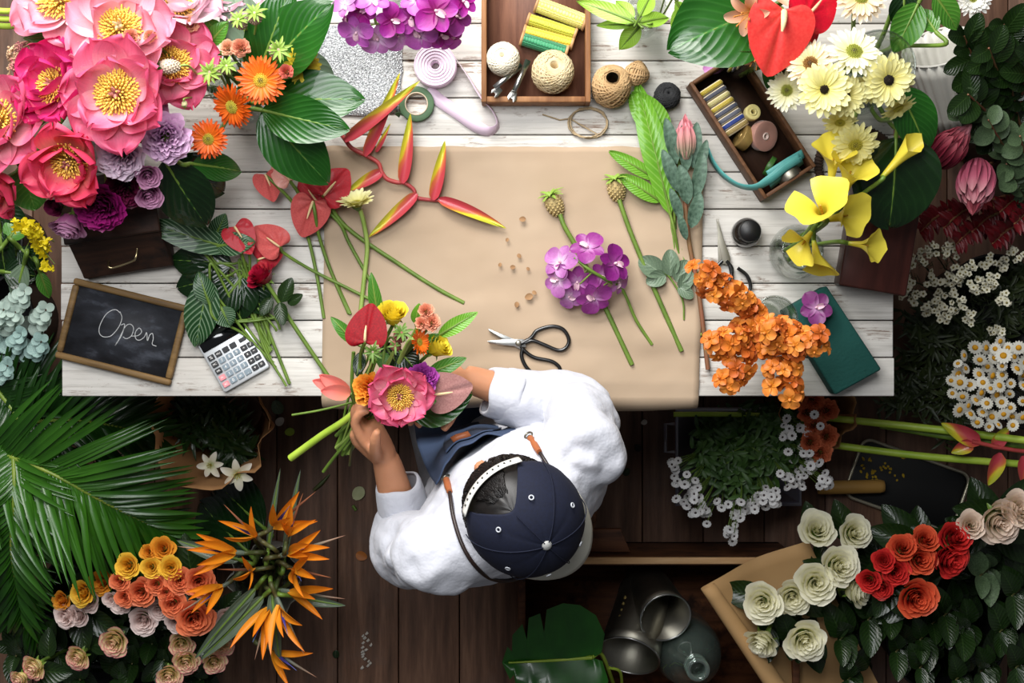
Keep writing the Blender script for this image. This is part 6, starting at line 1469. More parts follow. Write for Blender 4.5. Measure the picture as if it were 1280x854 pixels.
# ---- roses bottom right
RW = mk('rose_white', ramp=[(0, '#dfe09a'), (.45, '#f2f0c8'), (1, '#f9f6e2')], rough=.5, trans=.35); RR = mk('rose_red', ramp=[(0, '#6b0614'), (.55, '#b81428'), (1, '#dd3a34')], rough=.45, trans=.12); RO = mk('rose_redorange', ramp=[(0, '#7a0a14'), (.5, '#c92a20'), (1, '#ea6a44')], rough=.45, trans=.15); RC = mk('rose_blush', ramp=[(0, '#c0c080'), (.5, '#eee2c4'), (1, '#f2dccc')], rough=.5, trans=.2)
zr = .42
for x, y, R, d, lab in [(1022, 660, 25, (-.1, .35, 1), 'white rose nearest the wooden roller'), (1071, 665, 23, (.15, .2, 1), 'white rose beneath the black tray'), (1053, 707, 27, (.2, .2, 1), 'white rose above the side-facing bud by the red roses'), (1021, 729, 28, (-.1, .1, 1), 'largest white rose in the middle of the white bunch'), (992, 749, 24, (-.1, -.1, 1), 'white rose between the largest and the one on the kraft paper'), (953, 754, 27, (-.25, .05, 1), 'white rose lying on the kraft paper'), (1009, 804, 28, (0, -.15, 1), 'white rose on its own near the bottom border'), (1079, 740, 22, (.7, .0, .6), 'white rose bud turned sideways touching the red roses'), (950, 809, 23, (-.4, -.5, .6), 'white rose half hidden by a leaf at the kraft edge')]:
    rose(lab, x, y, zr + (.04 if R > 25 else 0), R, d, RW, P(1040 + (x - 1040) * .35, 770, .05), 'white roses on the kraft paper', leaves=6, lsz=.055, open_=.9)
for x, y, R, d, m, lab in [(1197, 671, 23, (.15, .35, 1), RR, 'red rose topmost of the bunch, next to the blush roses'), (1158, 673, 18, (0, .4, 1), RO, 'small orange-red rose at the top edge of the red bunch'), (1128, 683, 19, (-.2, .4, 1), RO, 'coral red rose above the row of small buds'), (1152, 700, 22, (0, .1, 1), RO, 'orange-hearted red rose in the centre of the bunch'), (1193, 702, 25, (.3, -.2, .9), RR, 'tall red rose seen partly from the side'), (1104, 701, 16, (-.3, .2, 1), RR, 'small red rose at the end near the white bud'), (1086, 727, 16, (-.4, 0, 1), RR, 'small red rose bordering the white roses'), (1120, 716, 20, (-.1, 0, 1), RR, 'red rose between two small buds and the orange-hearted one'), (1148, 750, 27, (0, -.1, 1), RO, 'large open red rose lowest of the bunch'), (1102, 738, 15, (-.3, -.3, 1), RR, 'dark red bud under the small red rose')]:
    rose(lab, x, y, zr + .06, R, d, m, P(1150 + (x - 1150) * .3, 745, .04), 'red roses', leaves=7, lsz=.06, open_=.85)
for x, y, R, d, lab in [(1214, 656, 19, (-.2, .2, 1), 'blush rose between the red roses and larger blush ones'), (1253, 655, 30, (.1, -.2, 1), 'large blush white rose at the side border'), (1276, 636, 25, (.2, .3, 1), 'blush rose cut off by the side border')]:
    rose(lab, x, y, zr + .06, R, d, RC, P(1235, 690, .04), 'blush roses', leaves=7, lsz=.065, open_=.85)
bucket('black plastic bucket, added as dark backing under the red roses', 1150, 770, .12, .22, BLKP); bucket('black plastic bucket, added as dark backing under the blush roses', 1262, 720, .11, .2, BLKP)
BRL = ['dark rose leaves under the largest red rose', 'dark rose leaves at the side border below the blush roses', 'dark rose leaves at the bottom corner', 'dark rose leaves between the white and red roses', 'dark rose leaves beside the lone white rose', 'dark rose leaves at the bottom border', 'pale-backed rose leaves under the blush roses', 'dark rose leaves right of the brown floor patch', 'dark rose leaves below the red bunch', 'dark rose leaves along the side border', 'dark rose leaves in the lower corner clump', 'dark rose leaves beneath the kraft-side white roses', 'dark rose leaves above the bottom border middle', 'dark rose leaves between lone white rose and bottom corner', 'dark rose leaves under the red bunch near the border', 'dark rose leaves at the bottom border beside the corner', 'dark rose leaves right below the largest red rose']
for k, (x, y) in enumerate([(1150, 800), (1265, 745), (1270, 835), (1085, 775), (1050, 800), (1060, 850), (1225, 720), (1200, 790), (1180, 770), (1250, 790), (1225, 840), (985, 800), (1110, 760), (1120, 815), (1150, 835), (1195, 850), (1165, 780)]):
    branch(BRL[k], [P(x, y, .36), P(x + 10, y - 10, .3), P(x + 8, y - 20, .18), P(x * .7 + 1160 * .3, y - 35, .03)], M_['leaf_dark'] if k != 6 else M_['leaf_euca'], 15, (.05, .085), .62, group='rose leaf branches', stemm='stem_dark', seed=60 + k, kw=dict(p=.85, q=.7), zup=.8, spread=1.5)
# kraft sheet with a rolled edge
e = thing('kraft_wrap', 'stiff sheet of brown kraft paper with a rolled edge under the white roses', 'paper wrap', P(960, 790, .05)); mb = MB(); rows = []
A, B = P(874, 735, .40), P(985, 905, .30); C_, D_ = P(1010, 676, .34), P(1110, 880, .2)
for i in range(14):
    t = i / 13; a = A.lerp(B, t); c2 = C_.lerp(D_, t); inw = (c2 - a); ll = inw.length; inw.normalize(); row = []
    R = L(15, .4) * lerp(.75, 1.25, t)
    for k in range(21):
        th = -PI / 2 - 2.5 * PI * (1 - k / 20); rr_ = R * (.6 + .4 * k / 20); row.append(a + inw * (R + rr_ * math.cos(th)) + V((0, 0, R + rr_ * math.sin(th))))
    end = row[-1]
    for k in range(1, 14):
        v = k / 13; row.append(end.lerp(c2, v) + V((0, 0, -.05 * math.sin(PI * v) + .006 * math.sin(9 * v + t * 4))))
    rows.append(row)
mb.grid(rows); mb.build('paper', mk('kraft_roll', '#c29c6c', '#b28b5c', rough=.75, scale=5, bump=.1, bscale=30, spec=.25), e, solid=.001)
# ---------------------------------------------------------------- left side and lower floor
# crate, jugs, bottle, monstera
e = thing('wooden_crate', 'old wooden crate with a pale raw rim behind the person', 'crate', P(800, 760, 0))
zc = .28; x0, x1 = P(648, 0, zc).x, P(1000, 0, zc).x; y1 = P(0, 698, zc).y; y0 = y1 - .46
mb = MB(); mb.box((x0, y0, .01), (x1, y1, .03)); mb.build('base_board', W_crate, e)
for nm, lo, hi in (('side_board', (x0, y1 - .016, .01), (x1, y1, zc)), ('side_board', (x0, y0, .01), (x1, y0 + .016, zc)), ('end_board', (x0, y0 + .016, .01), (x0 + .016, y1 - .016, zc - .002)), ('end_board', (x1 - .016, y0 + .016, .01), (x1, y1 - .016, zc - .002))):
    mb = MB(); mb.box(lo, hi); mb.build(nm, W_crate, e, bevel=.002)
mb = MB(); mb.box((x0 + .06, y1 - .012, zc - .001), (x1, y1 + .003, zc + .010)); mb.build('rim_strip', W_raw, e, bevel=.002)
mb = MB(); q = [P(705, 693, zc), P(725, 661, zc - .05), P(776, 661, zc - .05), P(790, 694, zc)]; mb.prism([(p.x, p.y) for p in q][::-1], zc - .07, zc - .045); mb.build('corner_brace', W_crate, e, bevel=.002)
def jug(label, bp, bz, mp, mz, r0, r1, lab2=None):
    a, b = P(*bp, bz), P(*mp, mz); e = thing('metal_jug', label, 'jug', a, 'dull metal jugs in the crate'); M = fm(a, b - a); h = (b - a).length
    mb = MB(); mb.lathe([(.001, 0), (r0, 0), (r0 * 1.02, h * .3), (r1 * .97, h * .85), (r1, h), (r1 - .003, h), (r0 * 1.0 - .003, h * .3), (r0 - .003, .004), (.001, .004)], 36, M=M); mb.build('body', STEEL_D, e)
    mb = MB(); mb.tube([M @ V((r1 * math.cos(2 * PI * i / 36), r1 * math.sin(2 * PI * i / 36), h)) for i in range(36)], .0025, 6, closed=True); mb.build('rim', STEEL, e)
    if lab2:
        mb = MB()
        for k in range(4):
            c = M @ (RZ(lab2) @ V((r0 * 1.03, 0, h * (.35 + .1 * k)))); mb.ell(c, (.004, .006, .003), 7)
        mb.build('embossing', mk('gold_paint', '#c9b06a', rough=.4, metal=.6), e)['label'] = 'worn gold embossed mark'
jug('dull metal jug tipped over, its dark mouth towards the monstera leaf', (806, 740), .15, (786, 820), .27, .06, .070, 2.2)
jug('second dull metal jug tipped over beside the glass bottle', (806, 726), .14, (832, 772), .30, .05, .058)
c = P(868, 818, .03); c = V((.405, -.715, .031)); e = thing('glass_bottle', 'large clear glass bottle standing in the crate beside the jugs', 'bottle', c)
mb = MB(); mb.lathe([(.001, .004), (.07, .004), (.076, .02), (.078, .16), (.068, .22), (.04, .26), (.022, .285), (.02, .34), (.022, .341), (.022, .35), (.017, .35), (.016, .29), (.036, .258), (.064, .218), (.074, .16), (.072, .022), (.001, .012)], 40, M=T(c)); mb.build('glass', GLASSB, e)
mb = MB()
for zz in (.30, .318, .345): mb.tube([c + V((.0235 * math.cos(2 * PI * i / 30), .0235 * math.sin(2 * PI * i / 30), zz)) for i in range(30)], .003, 6, closed=True)
mb.build('neck_thread', GLASSB, e)
# monstera leaf
e = thing('monstera_leaf', 'big dark green monstera leaf with slits lying in the crate corner', 'leaf', P(742, 800, .3))
mb = MB(); M = fx(P(740, 822, .31), V((-1, -.08, 0.02)), (0, 0, 1), L(105, .33))
def mo(sd):
    o = []
    for v, w in [(-.12, .05), (-.17, .28), (-.08, .52), (.1, .66), (.3, .70), (.5, .64), (.55, .36), (.58, .60), (.72, .55), (.76, .28), (.80, .48), (.93, .34), (.95, .14), (1.0, .2), (1.08, .0)]: o.append((v, w))
    return o
for sd in (-1, 1):
    rows = []
    for v, w in mo(sd):
        rows.append([(lerp(max(v, 0) * .98, v, j / 10), sd * w * j / 10, .22 * (j / 10) * w - .10 * v * v + .02 * math.sin(6 * v + j * .4)) for j in range(11)])
    mb.grid(rows, M=M)
mb.build('blade', mk('leaf_monstera', '#164812', '#2c701c', rough=.32, scale=9, coat=.15, streak=.2, streaks=(2, 18)), e); mb = MB(); mb.tube([M @ V((v, 0, .004 - .10 * v * v)) for v in [x / 10 for x in range(11)]], [.005, .0018], 6); mb.build('midrib', M_['stem_lime'], e)
stem('stalk', e, [M @ V((0, 0, 0)), P(752, 818, .29), P(765, 850, .2), P(775, 880, .06)], .0045, M_['stem_lime'])
stem_ = MB(); stem_.tube(spline([P(762, 835, .30), P(775, 840, .28), P(778, 862, .2)], 6), .0035, 7); tag(stem_.build('leaf_stalk', M_['stem_lime']), 'bent lime leaf stalk at the bottom border below the jugs', 'stalk')
# debris on the boards
r_ = random.Random(12)
loosepetal('cream fallen petal on the floorboards beside the sleeve', 448, 617, .006, 9, mk('petal_cream', '#d6d6ae', '#a9b07a', trans=.15), 1.0)
mb = MB(); mb.tube([P(441, 632, .004), P(445, 638, .004)], .004, 6); tag(mb.build('stem_offcut', M_['stem']), 'short stem offcut just below the cream petal', 'offcut')
WC = mk('white_chips', '#d8d2c8', '#b0a89c', rough=.8)
for k in range(16):
    x, y = 458 + r_.uniform(-6, 7), lerp(792, 835, k / 15); p = P(x, y, .003); mb = MB(); mb.prism([(p.x + L(a, 0), p.y + L(b, 0)) for a, b in ((-2.2, -1), (0, -2.4), (r_.uniform(1.5, 3.5), 0), (.6, r_.uniform(1.5, 3)))], .001, .004); tag(mb.build('paint_chip', WC), 'white chip in the little trail near the bottom border', 'debris', 'trail of white chips on the boards')
for k, (x, y, R, m, lab) in enumerate([(185, 572, 6, WC, 'white petal scrap beside the palm tips'), (206, 577, 5, WC, 'white petal scrap near the kraft bag'), (233, 605, 5, WC, 'white scrap stuck by the kraft bag edge'), (350, 527, 6, WC, 'white petal by the leaf scraps under the table edge'), (347, 509, 9, M_['leaf_grey'], 'grey-green leaf scrap under the table front'), (362, 540, 6, M_['stem_lime'], 'pale leaf scrap beside the white petal'), (420, 818, 5, M_['leaf_dark'], 'small dark leaf scrap near the birds of paradise'), (452, 695, 7, mk('dry_orange', '#a8642a'), 'dry orange petal scrap beside the sleeve'), (783, 590, 5, M_['leaf_dark'], 'small green scrap right of the white shirt'), (797, 560, 5, mk('dark_scrap', '#1a120e'), 'dark dry scrap beside the plastic box'), (805, 528, 4, WC, 'white speck of petal near the plastic box')]):
    loosepetal(lab, x, y, .004, R, m, k * 1.3, 'petal_scrap')
mb = MB(); mb.tube(spline([P(392, 613, .006), P(402, 604, .008), P(412, 593, .006)], 4), [.004, .005, .002], 6); tag(mb.build('stem_offcut', M_['stem_dark']), 'dark green stem tip lying above the birds of paradise', 'offcut')

# kraft bag with lilies
kraft_cone('crumpled brown kraft bag holding white lilies below the table front', V((P(258, 525, .42).x, P(258, 525, .42).y, .015)), (0, -.05, 1), .05, .13, .40, seed=7, rag=.22)
LILY = mk('lily_white', ramp=[(0, '#b9c27a'), (.3, '#e0dcc0'), (1, '#ece6da')], rough=.5, trans=.2)
def lily(label, px, py, z, R, d, base):
    pos = P(px, py, z); e = thing('lily', label, 'flower', base, 'white lilies in the kraft bag'); M = fm(pos, d, px, L(R, z)); mb = MB(); petal(mb, None, 1.05, .5, a0=.75, a1=-1.1, cup=.35, p=.95, q=.7, nu=5, nv=8, base=.3); me = mb.mesh('petal', LILY)
    for k in range(6): inst('petal', me, e, M @ RZ(k * PI / 3) @ SC(.9 + .1 * (k % 2)))
    mb = MB()
    for k in range(6): mb.tube([(0, 0, 0), (.16 * math.cos(k), .16 * math.sin(k), .4)], .02, 4); mb.ell((.17 * math.cos(k), .17 * math.sin(k), .42), (.03, .06, .03), 6)
    inst('stamens', mb.mesh('stamens', mk('lily_stamen', '#c9c44a', '#8e7a2a')), e, M); n = V(d).normalized(); stem('stem', e, [pos, pos - n * .04, (pos + V(base)) / 2, base], .003, M_['stem'])
lily('bright white lily at the lower rim of the kraft bag', 297, 592, .40, 22, (.1, -.25, 1), P(265, 530, .03)); lily('dimmer white lily beside the bright one in the kraft bag', 264, 581, .37, 18, (-.1, -.1, 1), P(263, 528, .03))
for k, (x, y) in enumerate([(250, 540), (285, 535), (265, 515), (240, 520), (300, 560)]): filler(['dark leaves inside the kraft bag mouth', 'dark leaves at the far side of the kraft bag', 'dark leaves in the bag under the table front', 'dark leaves against the bag wall', 'dark leaves beside the bright lily'][k], x, y, .30, 10, 90 + k, P(262, 528, .03), 26, mat=M_['leaf_dark'], Ln=.06, group='dark leaves in the kraft bag')
# eucalyptus
def euca(label, pts, n, s, mat, seed, group='silver eucalyptus sprigs'):
    e = thing('eucalyptus_sprig', label, 'foliage', pts[-1], group); sp = spline(pts, 9); rr = random.Random(seed); mb = MB(); mb.tube(sp, [.0014, .0025, .003], 6); mb.build('stem', M_['stem_brown'], e)
    def f():
        mb = MB(); petal(mb, None, 1, .95, a0=.1, a1=-.3, cup=.12, p=1.1, q=.42, nu=6, nv=6, base=.15); return mb.mesh('leaf', mat)
    me = cached(('eul', mat.name), f)
    for i in range(n):
        t = i / n; q = sp[int(t * (len(sp) - 3))]; a = i * 1.57 + rr.uniform(-.5, .5); d = V((math.cos(a), math.sin(a), .5 + rr.uniform(-.3, .4)))
        inst('leaf', me, e, fx(q + V((0, 0, .004)), d, (0, 0, 1), s * (.55 + .6 * t if t < .6 else .95) * rr.uniform(.85, 1.15)))
EL = ['silver eucalyptus sprig nearest the yellow orchids', 'silver eucalyptus sprig touching the table edge', 'blue-grey eucalyptus sprig in the middle of the bunch', 'eucalyptus sprig at the side border', 'eucalyptus sprig lowest of the bunch, over palm leaves', 'blue-grey eucalyptus sprig facing the chalkboard', 'pale eucalyptus sprig behind the bunch']
for k, (x, y, m) in enumerate([(32, 362, 0), (58, 385, 0), (28, 415, 1), (5, 385, 0), (10, 455, 1), (52, 425, 1), (20, 388, 0)]):
    euca(EL[k], [P(x, y, .52), P(x - 4, y + 12, .48), P(x - 12, y + 20, .38), P(20, 415, .03)], 24, .032, M_[('leaf_silver', 'leaf_blue')[m]], 100 + k)
# yellow oncidium
ONC = mk('oncidium_yellow', '#f4e21e', '#e2c812', rough=.5, trans=.2)
e = thing('oncidium_spray', 'airy spray of tiny yellow orchids beside the table corner', 'flower', P(40, 300, .03)); mb = MB(); rr = random.Random(6); fl = []
for k in range(9):
    q = P(rr.uniform(22, 76), rr.uniform(278, 345), .62 + rr.uniform(-.05, .05)); c = P(45, 290, .58); sp = spline([c, (c + q) / 2 + V((0, 0, .02)), q], 6); mb.tube(sp, .0009, 4)
    for p in sp[2:]:
        for j in range(2): fl.append(p + V((rr.uniform(-1, 1), rr.uniform(-1, 1), rr.uniform(-.5, 1))) * .012)
mb.tube(spline([P(45, 290, .58), P(40, 300, .3), P(40, 300, .03)], 5), .002, 5); mb.build('stem', M_['stem'], e)
def onf():
    mb = MB()
    for i in range(4): petal(mb, RZ(i * 1.57), 1, 1.0 if i == 0 else .5, a0=.3, a1=-.3, cup=.2, p=1.4, q=.5, nu=3, nv=4, ruf=.08)
    return mb.mesh('floret', ONC)
me = onf()
for p in fl[:96]: inst('floret', me, e, fm(p, (rr.uniform(-1, 1), rr.uniform(-1, 1), 1), rr.uniform(0, 6), rr.uniform(.007, .012)))
for k, (a, b, w, m, lab) in enumerate([((10, 300), (30, 275), 30, 'leaf_mid', 'dark leaf at the side border above the yellow orchids'), ((30, 330), (20, 375), 26, 'leaf_grey', 'grey-green leaf behind the eucalyptus'), ((50, 340), (62, 372), 18, 'leaf_mid', 'green leaf tip below the yellow orchids'), ((0, 290), (8, 345), 34, 'leaf_deep', 'dark leaf in the shade at the side border'), ((25, 310), (52, 335), 30, 'leaf_deep', 'dark leaf beneath the yellow orchid spray'), ((-5, 260), (32, 290), 40, 'leaf_deep', 'dark ruffled leaf below the coral peonies'), ((5, 340), (45, 345), 40, 'leaf_deep', 'dark leaf over the eucalyptus stems')]):
    big_leaf(lab, a[0], a[1], .5, b, .48, w, M_[m], P(15, 310, .03), group='leaves at the side border under the bouquet', wave=.05)
bucket('black plastic bucket, added as dark backing, holding eucalyptus at the side border', 22, 400, .1, .24, BLKP); bucket('black plastic bucket, added as dark backing, holding the yellow orchids', 15, 310, .09, .24, BLKP)
# palms
FL = ['main palm frond arching towards the orange roses', 'palm frond spreading under the kraft bag', 'palm frond in the shade against the table edge', 'palm frond hanging at the side border', 'palm frond pointing down to the bicolour roses', 'short palm frond at the lower side border', 'shaded palm frond under the main one']
frond(FL[0], [P(-20, 560, .50), P(60, 590, .54), P(130, 628, .50), P(212, 668, .40)], M_['palm'], 46, (.20, .26, .10), .0145)
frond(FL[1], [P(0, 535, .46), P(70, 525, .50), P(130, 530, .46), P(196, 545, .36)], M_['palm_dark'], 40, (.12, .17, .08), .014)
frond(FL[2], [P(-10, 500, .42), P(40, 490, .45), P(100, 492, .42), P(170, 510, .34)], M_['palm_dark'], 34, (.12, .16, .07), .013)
frond(FL[3], [P(15, 545, .50), P(18, 610, .54), P(14, 690, .50), P(28, 770, .38)], M_['palm'], 44, (.10, .18, .08), .0145)
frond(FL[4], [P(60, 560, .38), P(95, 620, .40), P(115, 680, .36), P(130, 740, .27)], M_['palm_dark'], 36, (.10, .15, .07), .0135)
frond(FL[5], [P(-15, 640, .42), P(5, 690, .45), P(15, 740, .41), P(45, 800, .3)], M_['palm'], 30, (.10, .14, .07), .0135)
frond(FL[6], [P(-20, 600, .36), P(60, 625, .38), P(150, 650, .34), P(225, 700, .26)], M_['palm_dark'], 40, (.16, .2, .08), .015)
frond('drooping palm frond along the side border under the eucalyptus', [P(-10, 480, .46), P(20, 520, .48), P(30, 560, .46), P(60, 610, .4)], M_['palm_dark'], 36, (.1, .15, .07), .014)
bucket('black plastic bucket, added as dark backing, holding the palm fronds', -10, 590, .10, .24, BLKP)
# roses bottom left
RY_ = mk('rose_yellow', ramp=[(0, '#c9781a'), (.5, '#f2b62c'), (1, '#f8cc48')], rough=.5, trans=.15); RYO = mk('rose_amber', ramp=[(0, '#c25a14'), (.5, '#ec9a28'), (1, '#f4ac3a')], rough=.5, trans=.15); RT = mk('rose_terracotta', ramp=[(0, '#8e2f14'), (.5, '#d96638'), (1, '#e88258')], rough=.5, trans=.12); RP = mk('rose_palepink', ramp=[(0, '#cfa49c'), (.5, '#ecd0c8'), (1, '#f4e2dc')], rough=.5, trans=.18); RB = mk('rose_bicolor', ramp=[(0, '#d8c862'), (.7, '#f0e3a4'), (.93, '#f2d6b0'), (1, '#dd7084')], rough=.5, trans=.15)
zl = .46
LR = [(203, 686, 17, RYO, 'amber rose topmost of the left bunch, under the palm tips'), (158, 708, 17, RY_, 'bright yellow rose nearest the terracotta ones, first of its row'), (188, 710, 14, RY_, 'small yellow rose in the middle of the yellow row'), (213, 711, 16, RY_, 'yellow rose at the end of the row by the birds of paradise'), (186, 690, 12, RYO, 'dim amber rose behind the yellow row'), (125, 729, 17, RYO, 'amber rose beside the bright yellow one, away from the row'), (100, 743, 17, RY_, 'yellow rose hanging under the palm leaves'), (74, 752, 13, RYO, 'orange rose hidden behind palm leaflets'),
      (175, 742, 19, RT, 'terracotta rose with a clear spiral below the yellow row'), (148, 727, 13, RT, 'small terracotta rose next to the amber ones'), (155, 748, 13, RT, 'shaded terracotta rose beside the spiral one'), (195, 732, 14, RT, 'terracotta rose between two larger ones'), (224, 727, 18, RT, 'terracotta rose under the end of the yellow row'), (216, 757, 18, RT, 'terracotta rose in the lower middle of the bunch'), (250, 728, 21, RT, 'terracotta rose touching the birds of paradise'), (244, 776, 25, RT, 'largest terracotta rose, lowest of its colour'), (207, 742, 12, RT, 'small shaded terracotta rose'),
      (108, 752, 17, RP, 'pale pink rose under the yellow rose by the palm'), (80, 772, 17, RP, 'pale pink rose half hidden by palm leaflets'), (95, 772, 15, RP, 'pale pink rose beside the half hidden one'), (150, 756, 14, RP, 'pale pink rose below the shaded terracotta one'), (178, 778, 19, RP, 'pale pink rose with pointed petals, lowest of the pale ones'), (198, 764, 15, RP, 'pale pink rose snug under the lower middle terracotta'), (221, 779, 15, RP, 'pale pink rose left of the largest terracotta'), (285, 775, 17, RP, 'pale pink rose beneath the beaks'), (137, 750, 11, RP, 'tiny pale pink rose in the shade'),
      (141, 806, 20, RB, 'pink-edged cream rose with the brightest spiral'), (95, 825, 17, RB, 'pink-edged cream rose between the bright spiral and the corner pair'), (227, 808, 17, RB, 'yellow-cream rose under the largest terracotta'), (233, 830, 18, RB, 'pink-edged rose below the yellow-cream one'), (211, 848, 17, RB, 'pink-edged rose cut by the bottom border'), (278, 810, 16, RB, 'small pink-edged rose under the birds of paradise'), (269, 831, 16, RB, 'yellow-cream rose beside the hanging beak'), (39, 838, 17, RB, 'pink-edged rose of the corner pair, larger one'), (22, 852, 14, RB, 'pink-edged rose cut off in the lower corner')]
for k, (x, y, R, m, lab) in enumerate(LR):
    zz = zl + (.05 if m is RT or m is RY_ else 0) - (.03 if y > 795 else 0)
    rose(lab, x, y, zz, R, ((x - 170) / 300, (740 - y) / 260, 1), m, P(165 + (x - 165) * .5, 745 + (y - 745) * .5, .03), {'rose_yellow': 'yellow roses', 'rose_amber': 'amber roses', 'rose_terracotta': 'terracotta roses', 'rose_palepink': 'pale pink roses', 'rose_bicolor': 'pink-edged cream roses'}[m.name], leaves=4 if y < 795 else 6, lsz=.05, open_=.95 if m is not RT else 1.1)
bucket('black plastic bucket, added as dark backing under the orange roses', 160, 735, .13, .2, BLKP); bucket('black plastic bucket, added as dark backing under the pink-edged roses', 150, 825, .12, .16, BLKP)
for k, (x, y) in enumerate([(60, 800), (120, 790), (165, 830), (190, 805), (100, 850), (20, 820), (150, 850), (60, 850), (205, 825), (250, 850)]):
    branch(['dark leaves by the lower side border roses', 'dark leaves above the bright spiral rose', 'dark leaves right of the bright spiral rose', 'dark leaves under the pale pink roses', 'dark leaves at the bottom border', 'dark leaves at the lower side border', 'dark leaves between the cream roses', 'dark leaves beside the corner pair', 'dark leaves left of the pink-edged trio', 'dark leaves under the pink-edged trio'][k], [P(x, y, .32), P(x, y - 8, .26), P(x + 4, y - 14, .16), P(lerp(x, 160, .4), lerp(y, 760, .4), .03)], M_['leaf_dark'], 14, (.045, .075), .6, group='dark leaves among the cream roses', stemm='stem_dark', seed=200 + k, kw=dict(p=.85, q=.7), zup=.8, spread=1.5)
# birds of paradise
BKM = mk('beak_green', ramp=[(0, '#4d5c4c'), (.5, '#7c8272'), (1, '#a8765c')], rough=.45, axis=1); SEP = mk('sepal_orange', ramp=[(0, '#f2a62a'), (.5, '#f0921e'), (1, '#e87c1a')], rough=.45, trans=.2, streak=.15); TNG = mk('tongue_blue', ramp=[(0, '#3a3470'), (.6, '#4a4a98'), (1, '#6a7ab8')], rough=.45)
BKR = mk('beak_red', ramp=[(0, '#3c4630'), (.5, '#6b4434'), (1, '#a3603a')], rough=.45)
cS = vase('glass vase under the birds of paradise', 345, 708, .06, .24, .055, z=0.001)
for k, (x, y, z, d, Ln, bm, n, sp_, lab) in enumerate([
    (346, 655, .56, (.75, .62, .1), .12, BKR, 4, 1.0, 'bird of paradise aiming at the held bouquet, blue tongue up'), (290, 690, .54, (-.95, .12, .15), .125, BKM, 5, .9, 'bird of paradise spreading orange towards the yellow roses'),
    (318, 668, .58, (-.65, .7, .2), .10, BKR, 4, 1.0, 'bird of paradise upright at the top of the bunch'), (366, 690, .56, (.92, .30, .1), .13, BKM, 5, .7, 'bird of paradise with the longest beak over the boards'),
    (362, 665, .58, (.35, .95, .2), .10, BKR, 4, .8, 'bird of paradise fanned upright in the middle'), (275, 735, .52, (-.75, -.45, .2), .105, BKM, 4, .9, 'bird of paradise leaning over the terracotta roses'),
    (335, 765, .50, (-.25, -.95, .1), .115, BKM, 4, .8, 'bird of paradise hanging down beside the cream roses'), (352, 760, .52, (.45, -.85, .15), .12, BKM, 4, .8, 'bird of paradise pointing to the bottom border'),
    (366, 740, .50, (.98, -.12, .05), .125, BKM, 3, .6, 'grey-beaked bird of paradise lying level over the boards'), (345, 815, .48, (.85, -.5, .1), .115, BKM, 3, .8, 'lowest bird of paradise with a long grey beak'), (310, 712, .54, (-.55, .1, .6), .09, BKR, 4, 1.1, 'small bird of paradise in the heart of the bunch'), (372, 712, .55, (.8, -.1, .5), .1, BKR, 5, 1.0, 'bird of paradise with many orange sepals right of the heart')]):
    strelitzia(lab, x, y, z, d, Ln, gi(cS, .02, k), (bm, SEP, TNG), 0, n, sp_, 'birds of paradise')
GRB = leafmat('leaf_strap', '#3c4a38', '#6b7a66', rough=.5, pale='#8f9c86', veins=1, vein=.1)
for k, (a, b, w, lab) in enumerate([((320, 735), (245, 822), 18, 'grey-green strap leaf over the largest terracotta rose'), ((330, 745), (252, 824), 20, 'second grey-green strap leaf ending beside the first'), ((300, 700), (222, 676), 20, 'grey strap leaf pointing to the yellow roses'), ((355, 700), (375, 590), 10, 'thin pointed leaf standing towards the bouquet stems'), ((335, 690), (350, 588), 8, 'thin reddish leaf beside the pointed one'), ((340, 740), (350, 830), 16, 'grey strap leaf hanging down the bunch'), ((365, 745), (430, 757), 14, 'grey strap leaf lying over the boards')]):
    big_leaf(lab, a[0], a[1], .5, b, .5, w, GRB, gi(cS, .03, k), group='strap leaves of the birds of paradise', fold=.5, quilt=0, q=.8, p=.7)
big_leaf('broad dark leaf under the kraft bag by the birds of paradise', 310, 690, .3, (250, 628), .22, 70, M_['leaf_deep'], gi(cS, .04, 2.2)); big_leaf('dark shaded leaf above the birds of paradise', 330, 660, .3, (268, 600), .2, 70, M_['leaf_deep'], gi(cS, .04, 1.8))
kraft_cone('pale paper cone around the birds of paradise', V(gi(cS, 0, 0, .03)), (.05, 0, 1), .066, .08, .20, mat=mk('white_tissue', '#a9a59c', '#8f8a80', rough=.8), seed=11, rag=.2, name='paper_wrap')
# ---------------------------------------------------------------- the held bouquet
HP = P(452, 530, .93)
def hb(k, x=430, y=560, z=.88): return P(x + 9 * math.cos(k * 2.4), y + 9 * math.sin(k * 2.4), z)
ADR = mk('anthurium_velvet', '#8a0714', '#620510', rough=.6, spec=.15, scale=14); ADP = mk('anthurium_mauve', '#b98a84', '#9a6a66', rough=.5, spec=.25, scale=14)
def bstem(h, k, ex, ey, ez=.87): return [P(454 + 4 * math.cos(k), 523 + 4 * math.sin(k), .945), P(ex, ey, ez)]
def thru(px, py, z, d, k, ex, ey, ez=.87, R=20):
    p = P(px, py, z); n = V(d).normalized(); return [p - n * L(R * .5, z), p - n * L(R * .9, z) + (HP - p) * .25] + bstem(0, k, ex, ey, ez)
anthurium('dark velvety red anthurium in the held bouquet', 458, 416, 1.06, 31, (-.1, .25, 1), ADR, SPY, P(392, 556, .88), 1.45, stempts=[P(450, 450, 1.02), P(452, 520, .95), P(404, 590, .87)], quilt=.03, spad=.6)
YB = mk('yellow_bloom', ramp=[(0, '#c9b81c'), (.5, '#ecd52c'), (1, '#f4e04a')], rough=.4, trans=.2)
rose('yellow tulip-like bloom in the held bouquet behind the dark red anthurium', 492, 388, 1.02, 21, (.15, .7, .7), YB, hb(7), None, 'yellow_bloom', 0, open_=.5)
